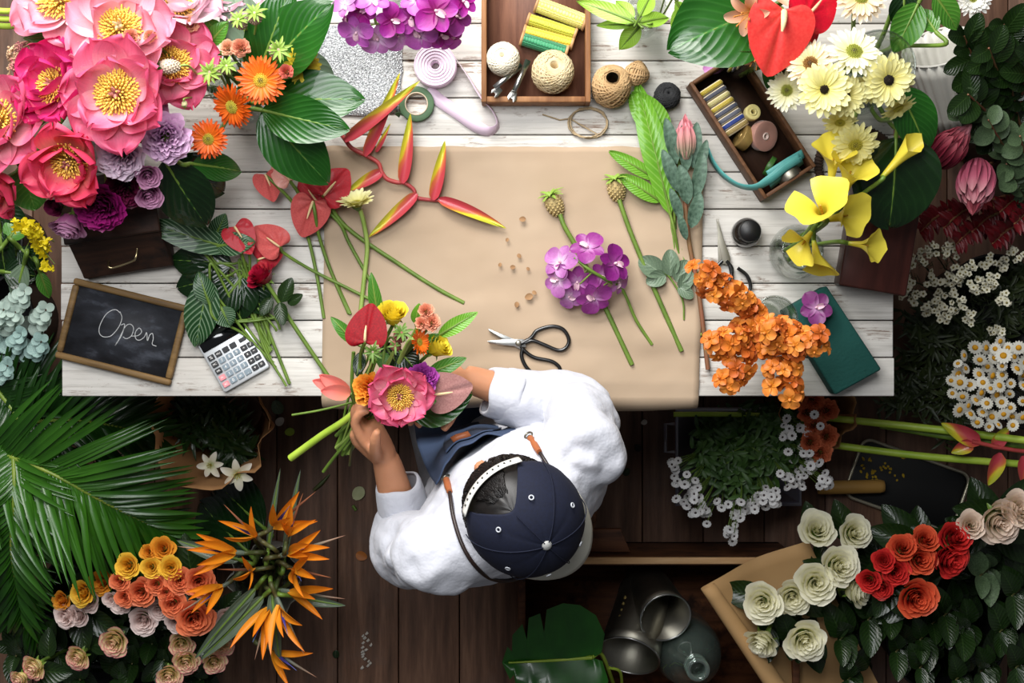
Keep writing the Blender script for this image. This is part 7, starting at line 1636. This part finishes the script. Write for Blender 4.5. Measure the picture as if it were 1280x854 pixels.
rose('yellow tulip-like bloom in the held bouquet under the pointed light leaf', 552, 431, 1.0, 19, (.7, .5, .5), YB, hb(8), None, 'yellow_bloom', 0, open_=.5)
CARNP = mk('carnation_peach', ramp=[(0, '#c96a4c'), (.5, '#ec9a78'), (1, '#f2b394')], rough=.55, trans=.2)
for k, (x, y, R, lab) in enumerate([(533, 388, 11, 'peach carnation at the tip of the bouquet cluster'), (540, 402, 12, 'peach carnation in the bouquet beside the pointed leaf'), (528, 403, 10, 'peach carnation under the tip one in the bouquet')]):
    rose(lab, x, y, 1.06, R, (.1, .2, 1), CARNP, P(430, 562, .9), 'peach carnations of the held bouquet', 'carnation', 1, dense=60)
thistle('spiky green seed head in front of the dark red anthurium', 466, 440, 1.10, 12, (-.1, -.1, 1), hb(1), None, SCB, SCGD, 'thistle_head'); thistle('brown seed head with green spikes in the middle of the held bouquet', 502, 416, 1.08, 13, (.2, .4, .8), hb(2), None, mk('seed_maroon', '#6d3a34', '#94584a', rough=.7, scale=80), SCGD, 'thistle_head'); thistle('small maroon seed cone below the spiky head in the held bouquet', 494, 432, 1.07, 10, (0, .1, 1), hb(2.6), None, mk('seed_maroon', ''), SCGD, 'thistle_head', ntuft=5)
gerbera('orange gerbera turned sideways in the held bouquet', 523, 428, 1.05, 18, (.75, .1, .6), (ORG, DSC, DSCD), hb(3), n=24, w=.18, tilt=.35)
FLM = mk('marigold_flame', ramp=[(0, '#b5480e'), (.5, '#e2711a'), (1, '#eda23a')], rough=.5, trans=.15)
rose('flame orange frilled bloom left of the bouquet peony', 457, 486, 1.04, 23, (-.3, .1, 1), FLM, hb(4), None, 'orange_bloom', 1, dense=44)
peony('bright pink peony with a yellow heart at the front of the held bouquet', 499, 494, 1.06, 43, (.1, -.15, 1), SP, hb(5), .6, outer=9, inner=6, open_=.9)
PPL = mk('purple_petals', ramp=[(0, '#5a0d56'), (.5, '#8a1e86'), (1, '#b04aa8')], rough=.5, trans=.12)
rose('vivid purple double bloom beside the bouquet peony', 531, 470, 1.03, 21, (.3, .3, 1), PPL, hb(6), None, 'purple_bloom', 1, dense=60)
anthurium('dusty mauve anthurium lying on the dark leaf of the bouquet', 553, 491, 1.0, 31, (.2, -.2, 1), ADP, SPY, P(436, 560, .88), .15, stempts=[P(520, 500, .97), P(460, 525, .94), P(428, 566, .87)], quilt=.02)
CORP = mk('coral_bract', ramp=[(0, '#d9826a'), (.6, '#e68076'), (1, '#e2605a')], rough=.4, trans=.15)
e = thing('coral_flower', 'coral flower pointing out over the table edge from the held bouquet', 'flower', P(440, 545, .9)); A, B = P(438, 492, 1.0), P(392, 476, 1.02)
for k, (dy, s) in enumerate([(0, 1), (.25, .8), (-.22, .75)]):
    mb = MB(); d = (B - A); d = V((d.x, d.y + d.length * dy, d.z + .006 * k)); petal(mb, fx(A + V((0, 0, .004 * k)), d), d.length * s, L(20, 1), a0=.15, a1=-.3, cup=.4, p=.85, q=.7, ruf=.05); mb.build('petal', CORP, e)
stem('stem', e, [A, P(446, 515, .96), P(440, 545, .9)], .003, M_['stem'])
for k, (a, z1, b, z2, w, m, lab) in enumerate([((474, 402), 1.0, (464, 342), 1.02, 17, 'leaf_mid', 'upright pointed leaf in the held bouquet'), ((446, 430), .98, (414, 397), .99, 17, 'leaf_mid', 'small leaf left of the dark red anthurium'), ((548, 420), .99, (596, 391), 1.0, 20, 'leaf_fern', 'pointed light green leaf reaching to the right of the bouquet'), ((520, 405), .99, (524, 380), 1.01, 16, 'leaf_fern', 'light leaf beside the bouquet carnations'), ((520, 440), .99, (548, 418), 1.0, 20, 'leaf_mid', 'leaf under the second bouquet calla'), ((534, 468), .99, (582, 448), 1.0, 20, 'leaf_mid', 'pointed green leaf above the mauve anthurium'),
    ((505, 505), .96, (588, 492), .97, 70, 'leaf_canna', 'broad dark leaf under the mauve anthurium'), ((522, 498), 1.0, (545, 502), 1.01, 18, 'leaf_mid', 'small leaf between peony and mauve anthurium'), ((452, 440), 1.0, (446, 470), 1.01, 16, 'leaf_deep', 'dark leaf under the spiky green seed head'), ((480, 440), 1.0, (478, 462), 1.01, 18, 'leaf_mid', 'leaf behind the bouquet peony'), ((500, 440), 1.0, (520, 462), 1.0, 34, 'leaf_deep', 'dark leaf in the heart of the bouquet'), ((480, 430), .99, (500, 460), .99, 30, 'leaf_deep', 'dark filler leaf beneath the seed heads')]):
    big_leaf(lab, a[0], a[1], z1, b, z2, w, M_[m], hb(k), group='leaves of the held bouquet', stalkr=1.6)
def bst(label, pts, r, m): mb = MB(); mb.tube(spline(pts, 7), r, 8); tag(mb.build('bouquet_stem', M_[m]), label, 'stem', 'stems below the holding hand')
bst('thick pale green stem end sticking out below the holding hand', [P(470, 480, .98), P(440, 518, .95), P(400, 546, .92), P(363, 573, .89)], [.004, .006, .0065, .0068], 'stem_lime')
bst('thin stem end pointing left from the holding hand', [P(470, 490, .97), P(440, 503, .96), P(400, 513, .95), P(365, 519, .94)], .002, 'stem')
bst('green stem end parallel to the thick one', [P(465, 490, .97), P(444, 520, .95), P(420, 545, .91)], .0032, 'stem')
bst('green stem end crossing under the wrist', [P(470, 490, .97), P(446, 522, .95), P(436, 545, .92), P(420, 560, .89)], .0032, 'stem_pale')
bst('dark stem end hanging past the wrist', [P(470, 490, .97), P(450, 535, .93), P(440, 560, .9), P(437, 582, .86)], .0024, 'stem_dark')
bst('green stem rising from the hand to the dark red anthurium', [P(444, 517, .95), P(440, 480, .98), P(442, 440, 1.0)], .0034, 'stem')

# ---------------------------------------------------------------- the person
f_ = V((-.565, .825, 0)); u_ = V((.825, .565, 0)); UP = V((0, 0, 1))
SL, EL_, WL_ = P(547, 698, 1.05), P(508, 668, .83), P(482, 572, .915)
SR_, ER, WR = P(724, 566, 1.05), P(708, 514, .85), P(580, 472, .90)
C1 = P(640, 636, 1.06); HC = V((.0, -.305, .5)); HD = P(655, 644, 1.19)
g_ = V((-.68, .70, -.22)).normalized(); gh = V((-.70, .715, 0)).normalized(); gs = V((.715, .70, 0))
def loft(mb, levels, n=28, dz=0):
    rows = []
    for z, a, b, cen in levels:
        rows.append([cen + u_ * a * math.cos(2 * PI * j / n) + f_ * b * math.sin(2 * PI * j / n) + V((0, 0, z)) for j in range(n)])
    mb.grid(rows, True); mb.poly(rows[0]); mb.poly(rows[-1][::-1])
def cen(z): 
    t = (z - .5) / (1.06 - .5); c = HC.lerp(C1, t); return V((c.x, c.y, 0))
TOR = [(.44, .15, .11), (.50, .175, .13), (.60, .17, .125), (.72, .155, .108), (.84, .16, .10), (.93, .172, .095), (1.0, .175, .09), (1.06, .15, .075), (1.10, .085, .06), (1.12, .06, .05)]
def torso(mb, k): loft(mb, [(z, a + k, b + k, cen(z)) for z, a, b in TOR])
KL, KR = V((-.19, .06, .50)), V((.14, .07, .50)); FL_, FR = V((-.20, .05, .07)), V((.14, .06, .07)); HL_, HR_ = V((-.08, -.33, .52)), V((.08, -.28, .52))
SKIN = None
def skinmat():
    t = NT('skin'); n = t.noise(t.objc(), 14, 4); c = t.mixc(n, hexc('#c98f6c'), hexc('#b57a58')); p = t.n('BsdfPrincipled'); t.l(c, p.inputs['Base Color']); p.inputs['Roughness'].default_value = .5
    p.inputs['Subsurface Weight'].default_value = .12; p.inputs['Subsurface Radius'].default_value = (.01, .004, .002); p.inputs['Specular IOR Level'].default_value = .35; return t.done(p.outputs[0])
SKIN = skinmat()
mb = MB(); torso(mb, -.012)
for s, e_, w in ((SL, EL_, WL_), (SR_, ER, WR)):
    mb.tube([s, s.lerp(e_, .5), e_, e_.lerp(w, .3), w.lerp(e_, .1), w], [.046, .043, .036, .036, .027, .024], 14)
for h, k, ft in ((HL_, KL, FL_), (HR_, KR, FR)):
    mb.tube([h, h.lerp(k, .5), k, k.lerp(ft, .35), ft], [.085, .075, .058, .055, .038], 14); mb.tube([ft + V((0, -.04, -.03)), ft + V((0, .06, -.035)), ft + V((0, .16, -.05))], [.036, .04, .025], 12)
mb.tube([C1 + V((0, 0, .0)), C1.lerp(HD, .5) , HD], [.055, .05, .05], 14)
Mh = fx(HD, g_, UP)
mb.ell((0, 0, .005), (.094, .074, .10), 20, M=Mh); mb.ell((.03, 0, -.055), (.058, .055, .062), 16, M=Mh)
mb.tube([Mh @ V(p) for p in ((.080, 0, .015), (.098, 0, -.012), (.112, 0, -.032), (.098, 0, -.040))], [.009, .011, .014, .010], 10)
for sd in (-1, 1):
    mb.ell((-.005, sd * .078, -.015), (.018, .009, .032), 10, M=Mh); mb.ell((.086, sd * .016, -.038), (.009, .008, .007), 8, M=Mh)
    mb.tube([Mh @ V((.090, 0, -.066)), Mh @ V((.084, sd * .022, -.066))], [.008, .004], 8)
# hands: palm and five fingers
def hand(mb, w, tocentre, palmn, thumbdir, across, curl):
    """w wrist, tocentre unit from wrist to knuckles, across unit from index to little finger, palmn unit out of the palm"""
    t, a, p = tocentre, across, palmn
    kn = w + t * .078
    mb.tube([w, w + t * .03, w + t * .06, kn], [.024, .030, .034, .028], 12)
    mb.ell((0, 0, 0), (.040, .040, .017), 14, M=fx(w + t * .05, t, p))
    for i, (ln, r) in enumerate([(.070, .0092), (.077, .0096), (.072, .0091), (.058, .0080)]):
        b = kn + a * (i - 1.5) * .0195 - t * (.004 * abs(i - 1.2)); pts = [b - t * .02, b]; ang = 0.25
        q = b.copy()
        for k, fr in enumerate((.42, .32, .26)):
            d = t * math.cos(ang) + p * math.sin(ang); q = q + d * ln * fr; pts.append(q.copy()); ang += curl
        mb.tube(spline(pts, 3), [r * 1.1, r * 1.12, r, r * .92, r * .72], 9)
    b = w + t * .026 - a * .026; q1 = b + thumbdir * .032; q2 = q1 + (thumbdir * .6 + t * .5 + p * .35).normalized() * .030; q3 = q2 + (t * .6 + p * .6 + thumbdir * .1).normalized() * .024
    mb.tube(spline([b - thumbdir * .01, b, q1, q2, q3], 3), [.014, .014, .0115, .0105, .0075], 9)
tL = (P(452, 533, .945) - WL_).normalized(); aL = V((.35, -.1, -.9)); aL = (aL - tL * aL.dot(tL)).normalized(); pL = tL.cross(aL) ; pL = pL if pL.x < 0 else -pL
hand(mb, WL_, tL, -pL, (-pL * .4 - aL * .6 + tL * .5).normalized(), aL, .75)
tR = (P(535, 490, .93) - WR).normalized(); aR = V((0, .5, -.8)); aR = (aR - tR * aR.dot(tR)).normalized(); pR = tR.cross(aR); pR = pR if pR.y < 0 else -pR
hand(mb, WR, tR, pR, (pR * .4 - aR * .6 + tR * .5).normalized(), aR, .7)
BODY = mb.build('person', SKIN)
m = BODY.modifiers.new('re', 'REMESH'); m.mode = 'VOXEL'; m.voxel_size = .0042; m.use_smooth_shade = True
m = BODY.modifiers.new('sm', 'SMOOTH'); m.iterations = 4; m.factor = .5
tag(BODY, 'person in white shirt, navy apron and backwards cap, holding the bouquet over the table edge', 'person')
# eyes and brows
for sd in (-1, 1):
    mb = MB(); mb.ell((.078, sd * .031, .004), (.012, .013, .010), 12, M=Mh); mb.build('eye', mk('eye_white', '#e6e0d8', rough=.2), BODY)
    mb = MB(); mb.ell((.0885, sd * .031, .002), (.003, .006, .006), 10, M=Mh); mb.build('iris', mk('iris_dark', '#1c100a', rough=.2), BODY)
    mb = MB(); mb.tube([Mh @ V(p) for p in ((.090, sd * .014, .024), (.088, sd * .032, .029), (.076, sd * .05, .024))], [.003, .0035, .002], 6); mb.build('eyebrow', mk('hair_black', '#0c0a0a', '#1a1614', rough=.45, scale=80), BODY)
mb = MB(); mb.tube([Mh @ V(p) for p in ((.082, -.024, -.066), (.096, 0, -.064), (.082, .024, -.066))], [.003, .006, .003], 8); mb.build('lips', mk('lips', '#a45a50', rough=.4), BODY)
HAIR = mk('hair_black', '')
mb = MB(); rows = []
for i in range(13):
    th = PI * .62 * i / 12; row = []
    for j in range(40):
        a = 2 * PI * j / 40; r = 1.06 + .03 * mnoise.noise(V((math.cos(a) * 4, math.sin(a) * 4, th * 5)))
        lim = th if math.cos(a) < .2 else th * lerp(1, .72, (math.cos(a) - .2) / .8)
        row.append((.096 * r * math.sin(lim) * math.cos(a), .082 * r * math.sin(lim) * math.sin(a), .012 + .098 * r * math.cos(lim)))
    rows.append(row)
mb.grid(rows, True, M=Mh)
rr = random.Random(4)
for k in range(700):
    th = rr.uniform(.3, 1.25); a = rr.uniform(-1, 1) * (.5 if th < .95 else 1.35); Ls = rr.uniform(.2, .35); pts = []
    for q in range(5):
        t2 = min(th + Ls * q / 4, 1.5 - .25 * abs(a)); a2 = a + .10 * q / 4 * rr.uniform(-1, 1.5); rr_ = 1.03 + .03 * math.sin(PI * q / 4)
        pts.append(Mh @ V((.1 * rr_ * math.sin(t2) * math.cos(a2), .086 * rr_ * math.sin(t2) * math.sin(a2), .013 + .1 * rr_ * math.cos(t2))))
    mb.tube(pts, [.0012, .0016, .0005], 3, cap=False)
mb.build('hair', HAIR, BODY)
# shirt
SHIRT = None
def shirtmat():
    t = NT('white_cotton'); oc = t.objc(); n = t.noise(oc, 22, 5, .6); c = t.mixc(n, hexc('#c2c3ca'), hexc('#b8bac3')); return t.done(t.bsdf(c, .8, 0, .2, 0, t.bump(t.noise(oc, 14, 4, .6), .55, .012), .15))
SHIRT = shirtmat()
mb = MB(); loft(mb, [(z, a + (.03 if z < .65 else .014), b + (.03 if z < .65 else .014), cen(z)) for z, a, b in [(.47, .172, .13)] + TOR[1:]])
mb.ell((0, 0, 0), (.075, .07, .065), 16, M=T(SL + V((0, 0, -.005)))); mb.ell((0, 0, 0), (.075, .07, .065), 16, M=T(SR_ + V((0, 0, -.005))))
mb.tube([C1 + V((0, 0, -.02)) - f_ * .02, SL], [.07, .06], 16); mb.tube([C1 + V((0, 0, -.02)) - f_ * .02, SR_], [.07, .06], 16)
CL0, CR0 = P(506, 634, .855), P(628, 494, .885)
mb.tube(spline([SL, SL.lerp(EL_, .5) + V((-.012, -.012, 0)), EL_ + V((-.004, -.012, -.004)), EL_.lerp(CL0, .6), CL0], 4), [.066, .064, .058, .05, .043], 16)
mb.tube(spline([SR_, SR_.lerp(ER, .5) + V((.02, .012, 0)), ER + V((.008, .01, -.004)), ER.lerp(CR0, .55) , CR0], 4), [.066, .064, .058, .052, .045], 16)
SH = mb.build('shirt', SHIRT, BODY)
m = SH.modifiers.new('re', 'REMESH'); m.mode = 'VOXEL'; m.voxel_size = .0055; m.use_smooth_shade = True
m = SH.modifiers.new('sm', 'SMOOTH'); m.iterations = 8; m.factor = .5
for nm, sc, st in (('fold', .13, .020), ('crease', .06, .010)):
    tx = bpy.data.textures.new(nm, 'MARBLE' if nm == 'fold' else 'CLOUDS'); tx.noise_scale = sc; tx.noise_depth = 2
    if nm == 'fold': tx.turbulence = 9; tx.marble_type = 'SHARP'
    m = SH.modifiers.new(nm, 'DISPLACE'); m.texture = tx; m.strength = st; m.mid_level = .5; m.texture_coords = 'GLOBAL'
m = SH.modifiers.new('sm2', 'SMOOTH'); m.iterations = 3; m.factor = .5
def cuff(a, b, r0, r1, seed):
    M = fx(a, b - a) @ RY(PI / 2); Ln = (b - a).length; rows = []
    for i, (v, r) in enumerate([(0.02, r0 - .006), (0, r0 - .002), (.03, r0 + .002), (.5, (r0 + r1) / 2 + .003), (.95, r1 + .003), (1, r1), (.98, r1 - .006)]):
        rows.append([(r * (1 + .07 * math.sin(a_ * 2 + seed) + .03 * math.sin(a_ * 5 + seed)) * math.cos(a_), r * math.sin(a_) * .95, Ln * v + .004 * math.sin(a_ * 3 + seed)) for a_ in [2 * PI * j / 36 for j in range(36)]])
    mb = MB(); mb.grid(rows, True, M=M); mb.build('cuff', SHIRT, BODY, solid=.002, sub=1)
cuff(P(497, 603, .88), P(508, 652, .845), .043, .049, 1); cuff(P(609, 489, .89), P(648, 497, .88), .046, .050, 2)
mb = MB(); rows = []
for i in range(6):
    v = i / 5; row = []
    for j in range(33):
        a = -PI * .86 + 2 * PI * .86 * j / 32 + PI; r = .062 + .016 * v; rr_ = r
        row.append(C1 + V((0, 0, .05)) + (f_ * math.cos(a) * rr_ * 1.05 + u_ * math.sin(a) * rr_) + V((0, 0, .018 * (1 - v * 1.9) + .012)))
    rows.append(row)
mb.grid(rows); mb.build('collar', SHIRT, BODY, solid=.003)
# trousers
TRO = mk('trouser_grey', '#8f9094', '#77787e', rough=.85, scale=40)
mb = MB(); loft(mb, [(z, a + .012, b + .012, cen(z)) for z, a, b in TOR[:2]])
for h, k, ft in ((HL_, KL, FL_), (HR_, KR, FR)): mb.tube([h, h.lerp(k, .5), k, k.lerp(ft, .35), ft + V((0, 0, .03))], [.10, .09, .074, .07, .058], 16)
o = mb.build('trousers', TRO, BODY); m = o.modifiers.new('re', 'REMESH'); m.mode = 'VOXEL'; m.voxel_size = .008; m.use_smooth_shade = True; m = o.modifiers.new('sm', 'SMOOTH'); m.iterations = 6
for ft in (FL_, FR):
    mb = MB(); mb.tube([ft + V((0, -.05, -.025)), ft + V((0, .02, -.025)), ft + V((0, .10, -.034)), ft + V((0, .18, -.045))], [.036, .044, .042, .022], 14); mb.build('shoe', mk('shoe', '#2a2422', rough=.6), BODY)
# apron
NAVY = mk('apron_denim', '#3a4a66', '#2c3950', rough=.8, scale=18, bump=.15, bscale=300, contrast=.8); LEA = mk('leather_tan', '#a8623a', '#8e4e2c', rough=.5, scale=30); LACE = mk('leather_dark', '#1c1412', '#30201a', rough=.4, scale=30)
AR_ = [(545, 606, .985, 664, 550, .985), (538, 596, .92, 667, 543, .92), (531, 582, .82, 670, 536, .82), (526, 566, .72, 676, 530, .72), (521, 545, .645, 690, 526, .645), (517, 520, .615, 715, 512, .615), (515, 492, .61, 725, 485, .61), (512, 460, .60, 728, 452, .60)]
rows = []; ks = []
for ax, ay, az, bx, by, bz in AR_: ks.append((P(ax, ay, az), P(bx, by, bz)))
La = spline([k[0] for k in ks], 5); Lb = spline([k[1] for k in ks], 5)
for i, (a, b) in enumerate(zip(La, Lb)):
    t = i / (len(La) - 1); row = []
    for j in range(37):
        s = j / 36; p = a.lerp(b, s); bul = math.sin(PI * s) * lerp(.045, .02, min(1, t * 2)); p = p + f_ * bul * (1 if t < .55 else .3)
        if t > .5: p.z += .035 * (math.cos(2 * PI * (s - .12) * 1.35) * .5) - .01
        p = p + f_ * .012 * mnoise.noise(V((s * 5, t * 3, 2))) + V((0, 0, .014 * mnoise.noise(V((s * 4 + 7, t * 7, 1)))))
        row.append(p)
    rows.append(row)
mb = MB(); mb.grid(rows, flip=True); AP = mb.build('apron', NAVY, BODY, solid=.002)
mb = MB(); rows2 = [[r[j] + f_ * .004 + V((0, 0, .004)) for j in range(9, 27)] for r in rows[3:17]]; mb.grid(rows2, flip=True); mb.build('pocket', NAVY, AP, solid=.002)
mb = MB(); tb = [rows[4][j] + f_ * .008 + V((0, 0, .010)) for j in (13, 15, 17, 19)]; mb.grid([[p - f_ * .005 for p in tb], [p + f_ * .007 + V((0, 0, -.002)) for p in tb]]); mb.build('leather_tab', LEA, AP, solid=.003)['label'] = 'tan leather tab on the apron pocket'
# straps and clips laid over the shirt
bpy.context.view_layer.update()
dg = bpy.context.evaluated_depsgraph_get()
bvh = BVHTree.FromObject(SH, dg)
def drop(px, py, off=.0075, dflt=1.0):
    o = V((0, 0, H)); d = (P(px, py, 1.0) - o).normalized(); h = bvh.ray_cast(o, d)
    return (h[0] - d * off) if h[0] else P(px, py, dflt)
sp_ = [(558, 600), (562, 615), (567, 648), (579, 684), (597, 711), (618, 725), (645, 724), (680, 705), (712, 675), (722, 640), (712, 615), (700, 602), (690, 590), (676, 568), (663, 548)]
pts = [drop(*q) for q in sp_]; mb = MB(); mb.tube(spline(pts, 6), .0036, 8); st_ = mb.build('neck_strap', LACE, BODY)
for a, b, c_ in (((558, 600), (562, 615), (546, 606)), ((663, 548), (674, 565), (660, 545))):
    p, q = drop(*a, .012), drop(*b, .010); mb = MB(); mb.tube([p, p.lerp(q, .5), q], [.006, .0068, .005], 10); mb.build('strap_end', LEA, st_)
    mb = MB(); d = (p - q).normalized(); n_ = d.cross(UP).normalized(); cc = p + d * .012
    mb.tube([cc + d * .009 * math.cos(2 * PI * i / 18) + n_ * .007 * math.sin(2 * PI * i / 18) for i in range(18)], .002, 6, closed=True); mb.tube([p, p + d * .006], .0045, 8); mb.build('clip', STEEL_D, st_)
# cap
CAPM = mk('cap_navy', '#090e22', '#0d142c', rough=.85, scale=200); CAPS = mk('cap_white', '#dcd9d2', rough=.6); CAPB = mk('cap_brim', '#c9c6b4', '#d9d6c8', rough=.7, scale=30)
tilt = math.radians(31); ca = (UP * math.cos(tilt) - gh * math.sin(tilt)).normalized(); cf = (gh * math.cos(tilt) + UP * math.sin(tilt)).normalized()
CC = HD + V((0, 0, .022)) - gh * .002; Mc = fx(CC, cf, ca)   # local x: front (strap side), z: cap axis
def cp(th, a, r=1.0):
    pan = 1 + .012 * abs(math.cos(3 * a + .0)) ** .5
    return Mc @ V((.101 * r * pan * math.sin(th) * math.cos(a), .094 * r * pan * math.sin(th) * math.sin(a), .092 * r * pan * math.cos(th)))
mb = MB(); rows = []
for i in range(19):
    row = []
    for j in range(72):
        a = 2 * PI * j / 72; da = abs(math.atan2(math.sin(a), math.cos(a))); mx = math.radians(96)
        if da < .62: mx = math.radians(96 - 50 * math.cos(da / .62 * PI / 2) ** .75)
        row.append(cp(max(mx * i / 18, .001), a))
    rows.append(row)
mb.grid(rows, True); CAP = mb.build('cap', CAPM, BODY, solid=.003, off=1)
mb = MB(); rows = [[cp(math.radians(t), a, 1.085) for a in [-.66 + 1.32 * k / 24 for k in range(25)]] for t in (86, 91, 95)]; mb.grid(rows); mb.build('snap_strap', CAPS, CAP, solid=.002)
mb = MB()
for k in range(11): c = cp(math.radians(90.5), -.5 + 1.0 * k / 10, 1.10); mb.ell(c, (.0022, .0022, .0022), 7)
mb.build('snap_holes', mk('snap_dark', '#4a4a48', rough=.6), CAP)
mb = MB(); mb.ell((0, 0, 0), (.0085, .0085, .005), 14, M=fm(cp(.001, 0) , ca)); mb.build('button', mk('cap_button', '#a3a3a0', rough=.6), CAP)
for k in range(6):
    a = PI / 6 + k * PI / 3; c = cp(math.radians(47), a, 1.03); nn = (c - CC).normalized(); Mx = fm(c, nn)
    mb = MB(); mb.tube([Mx @ V((.0036 * math.cos(2 * PI * i / 14), .0036 * math.sin(2 * PI * i / 14), .001)) for i in range(14)], .0012, 6, closed=True); mb.build('eyelet', mk('cap_eyelet', '#b9bcc2', rough=.5), CAP)
    mb = MB(); mb.tube([cp(math.radians(t), k * PI / 3 + PI / 3 * .0, 1.03) for t in range(4, 44 if k == 0 else 95, 6)], .0009, 5); mb.build('seam', CAPM, CAP)
mb = MB(); rows = []
for i in range(8):
    v = i / 7; row = []
    for j in range(25):
        a = PI + (-1.15 + 2.3 * j / 24); e0 = cp(math.radians(94), a, 1.02); w = max(0, math.cos((a - PI) / 1.15 * PI / 2)) ** .6
        row.append(e0 + (-cf * .062 * w - ca * .012 * w * v - ca * .010 * (1 - w)) * v)
    rows.append(row)
mb.grid(rows); mb.build('brim', CAPB, CAP, solid=.003)
# stool under the person
e = thing('wooden_stool', 'low wooden stool under the seated person', 'stool', (.03, -.36, 0)); mb = MB(); mb.lathe([(0, .385), (.15, .385), (.155, .395), (.15, .41), (0, .412)], 32, M=T((.03, -.36, 0))); mb.build('seat', W_crate, e)
for k in range(4):
    a = PI / 4 + k * PI / 2; mb = MB(); mb.tube([V((.03 + .11 * math.cos(a), -.36 + .11 * math.sin(a), .386)), V((.03 + .145 * math.cos(a), -.36 + .145 * math.sin(a), 0.0))], .014, 10); mb.build('leg', W_crate, e)
# ---------------------------------------------------------------- light, camera, view
w = bpy.data.worlds.new('room_light'); S.world = w; w.use_nodes = True
bg = w.node_tree.nodes['Background']; bg.inputs[0].default_value = (.93, .95, 1.0, 1); bg.inputs[1].default_value = WORLD
def area(name, loc, target, sx, sy, power, col):
    l = bpy.data.lights.new(name, 'AREA'); l.shape = 'RECTANGLE'; l.size = sx; l.size_y = sy; l.energy = power; l.color = col
    o = bpy.data.objects.new(name, l); COL.objects.link(o); o.location = loc
    o.rotation_euler = (V(target) - V(loc)).to_track_quat('-Z', 'Y').to_euler(); o['kind'] = 'helper'; return o
area('window_light', (-.60, 1.85, 2.3), (-.15, .15, .75), 1.5, 1.1, WINP, (1.0, .98, .95))
area('skylight', (-.45, .75, 3.42), (-.15, -.05, .5), 1.5, 1.0, SKYP, (.97, .985, 1.0))
cam = bpy.data.cameras.new('camera'); co = bpy.data.objects.new('camera', cam); COL.objects.link(co); co.location = (0, 0, H); co.rotation_euler = (0, 0, 0)
cam.sensor_width = 36; cam.lens = F / 1280 * 36; cam.clip_start = .05; S.camera = co
S.view_settings.view_transform = 'Standard'; S.view_settings.look = 'None'; S.view_settings.gamma = 1; S.view_settings.exposure = EXPO
S.view_settings.use_curve_mapping = False
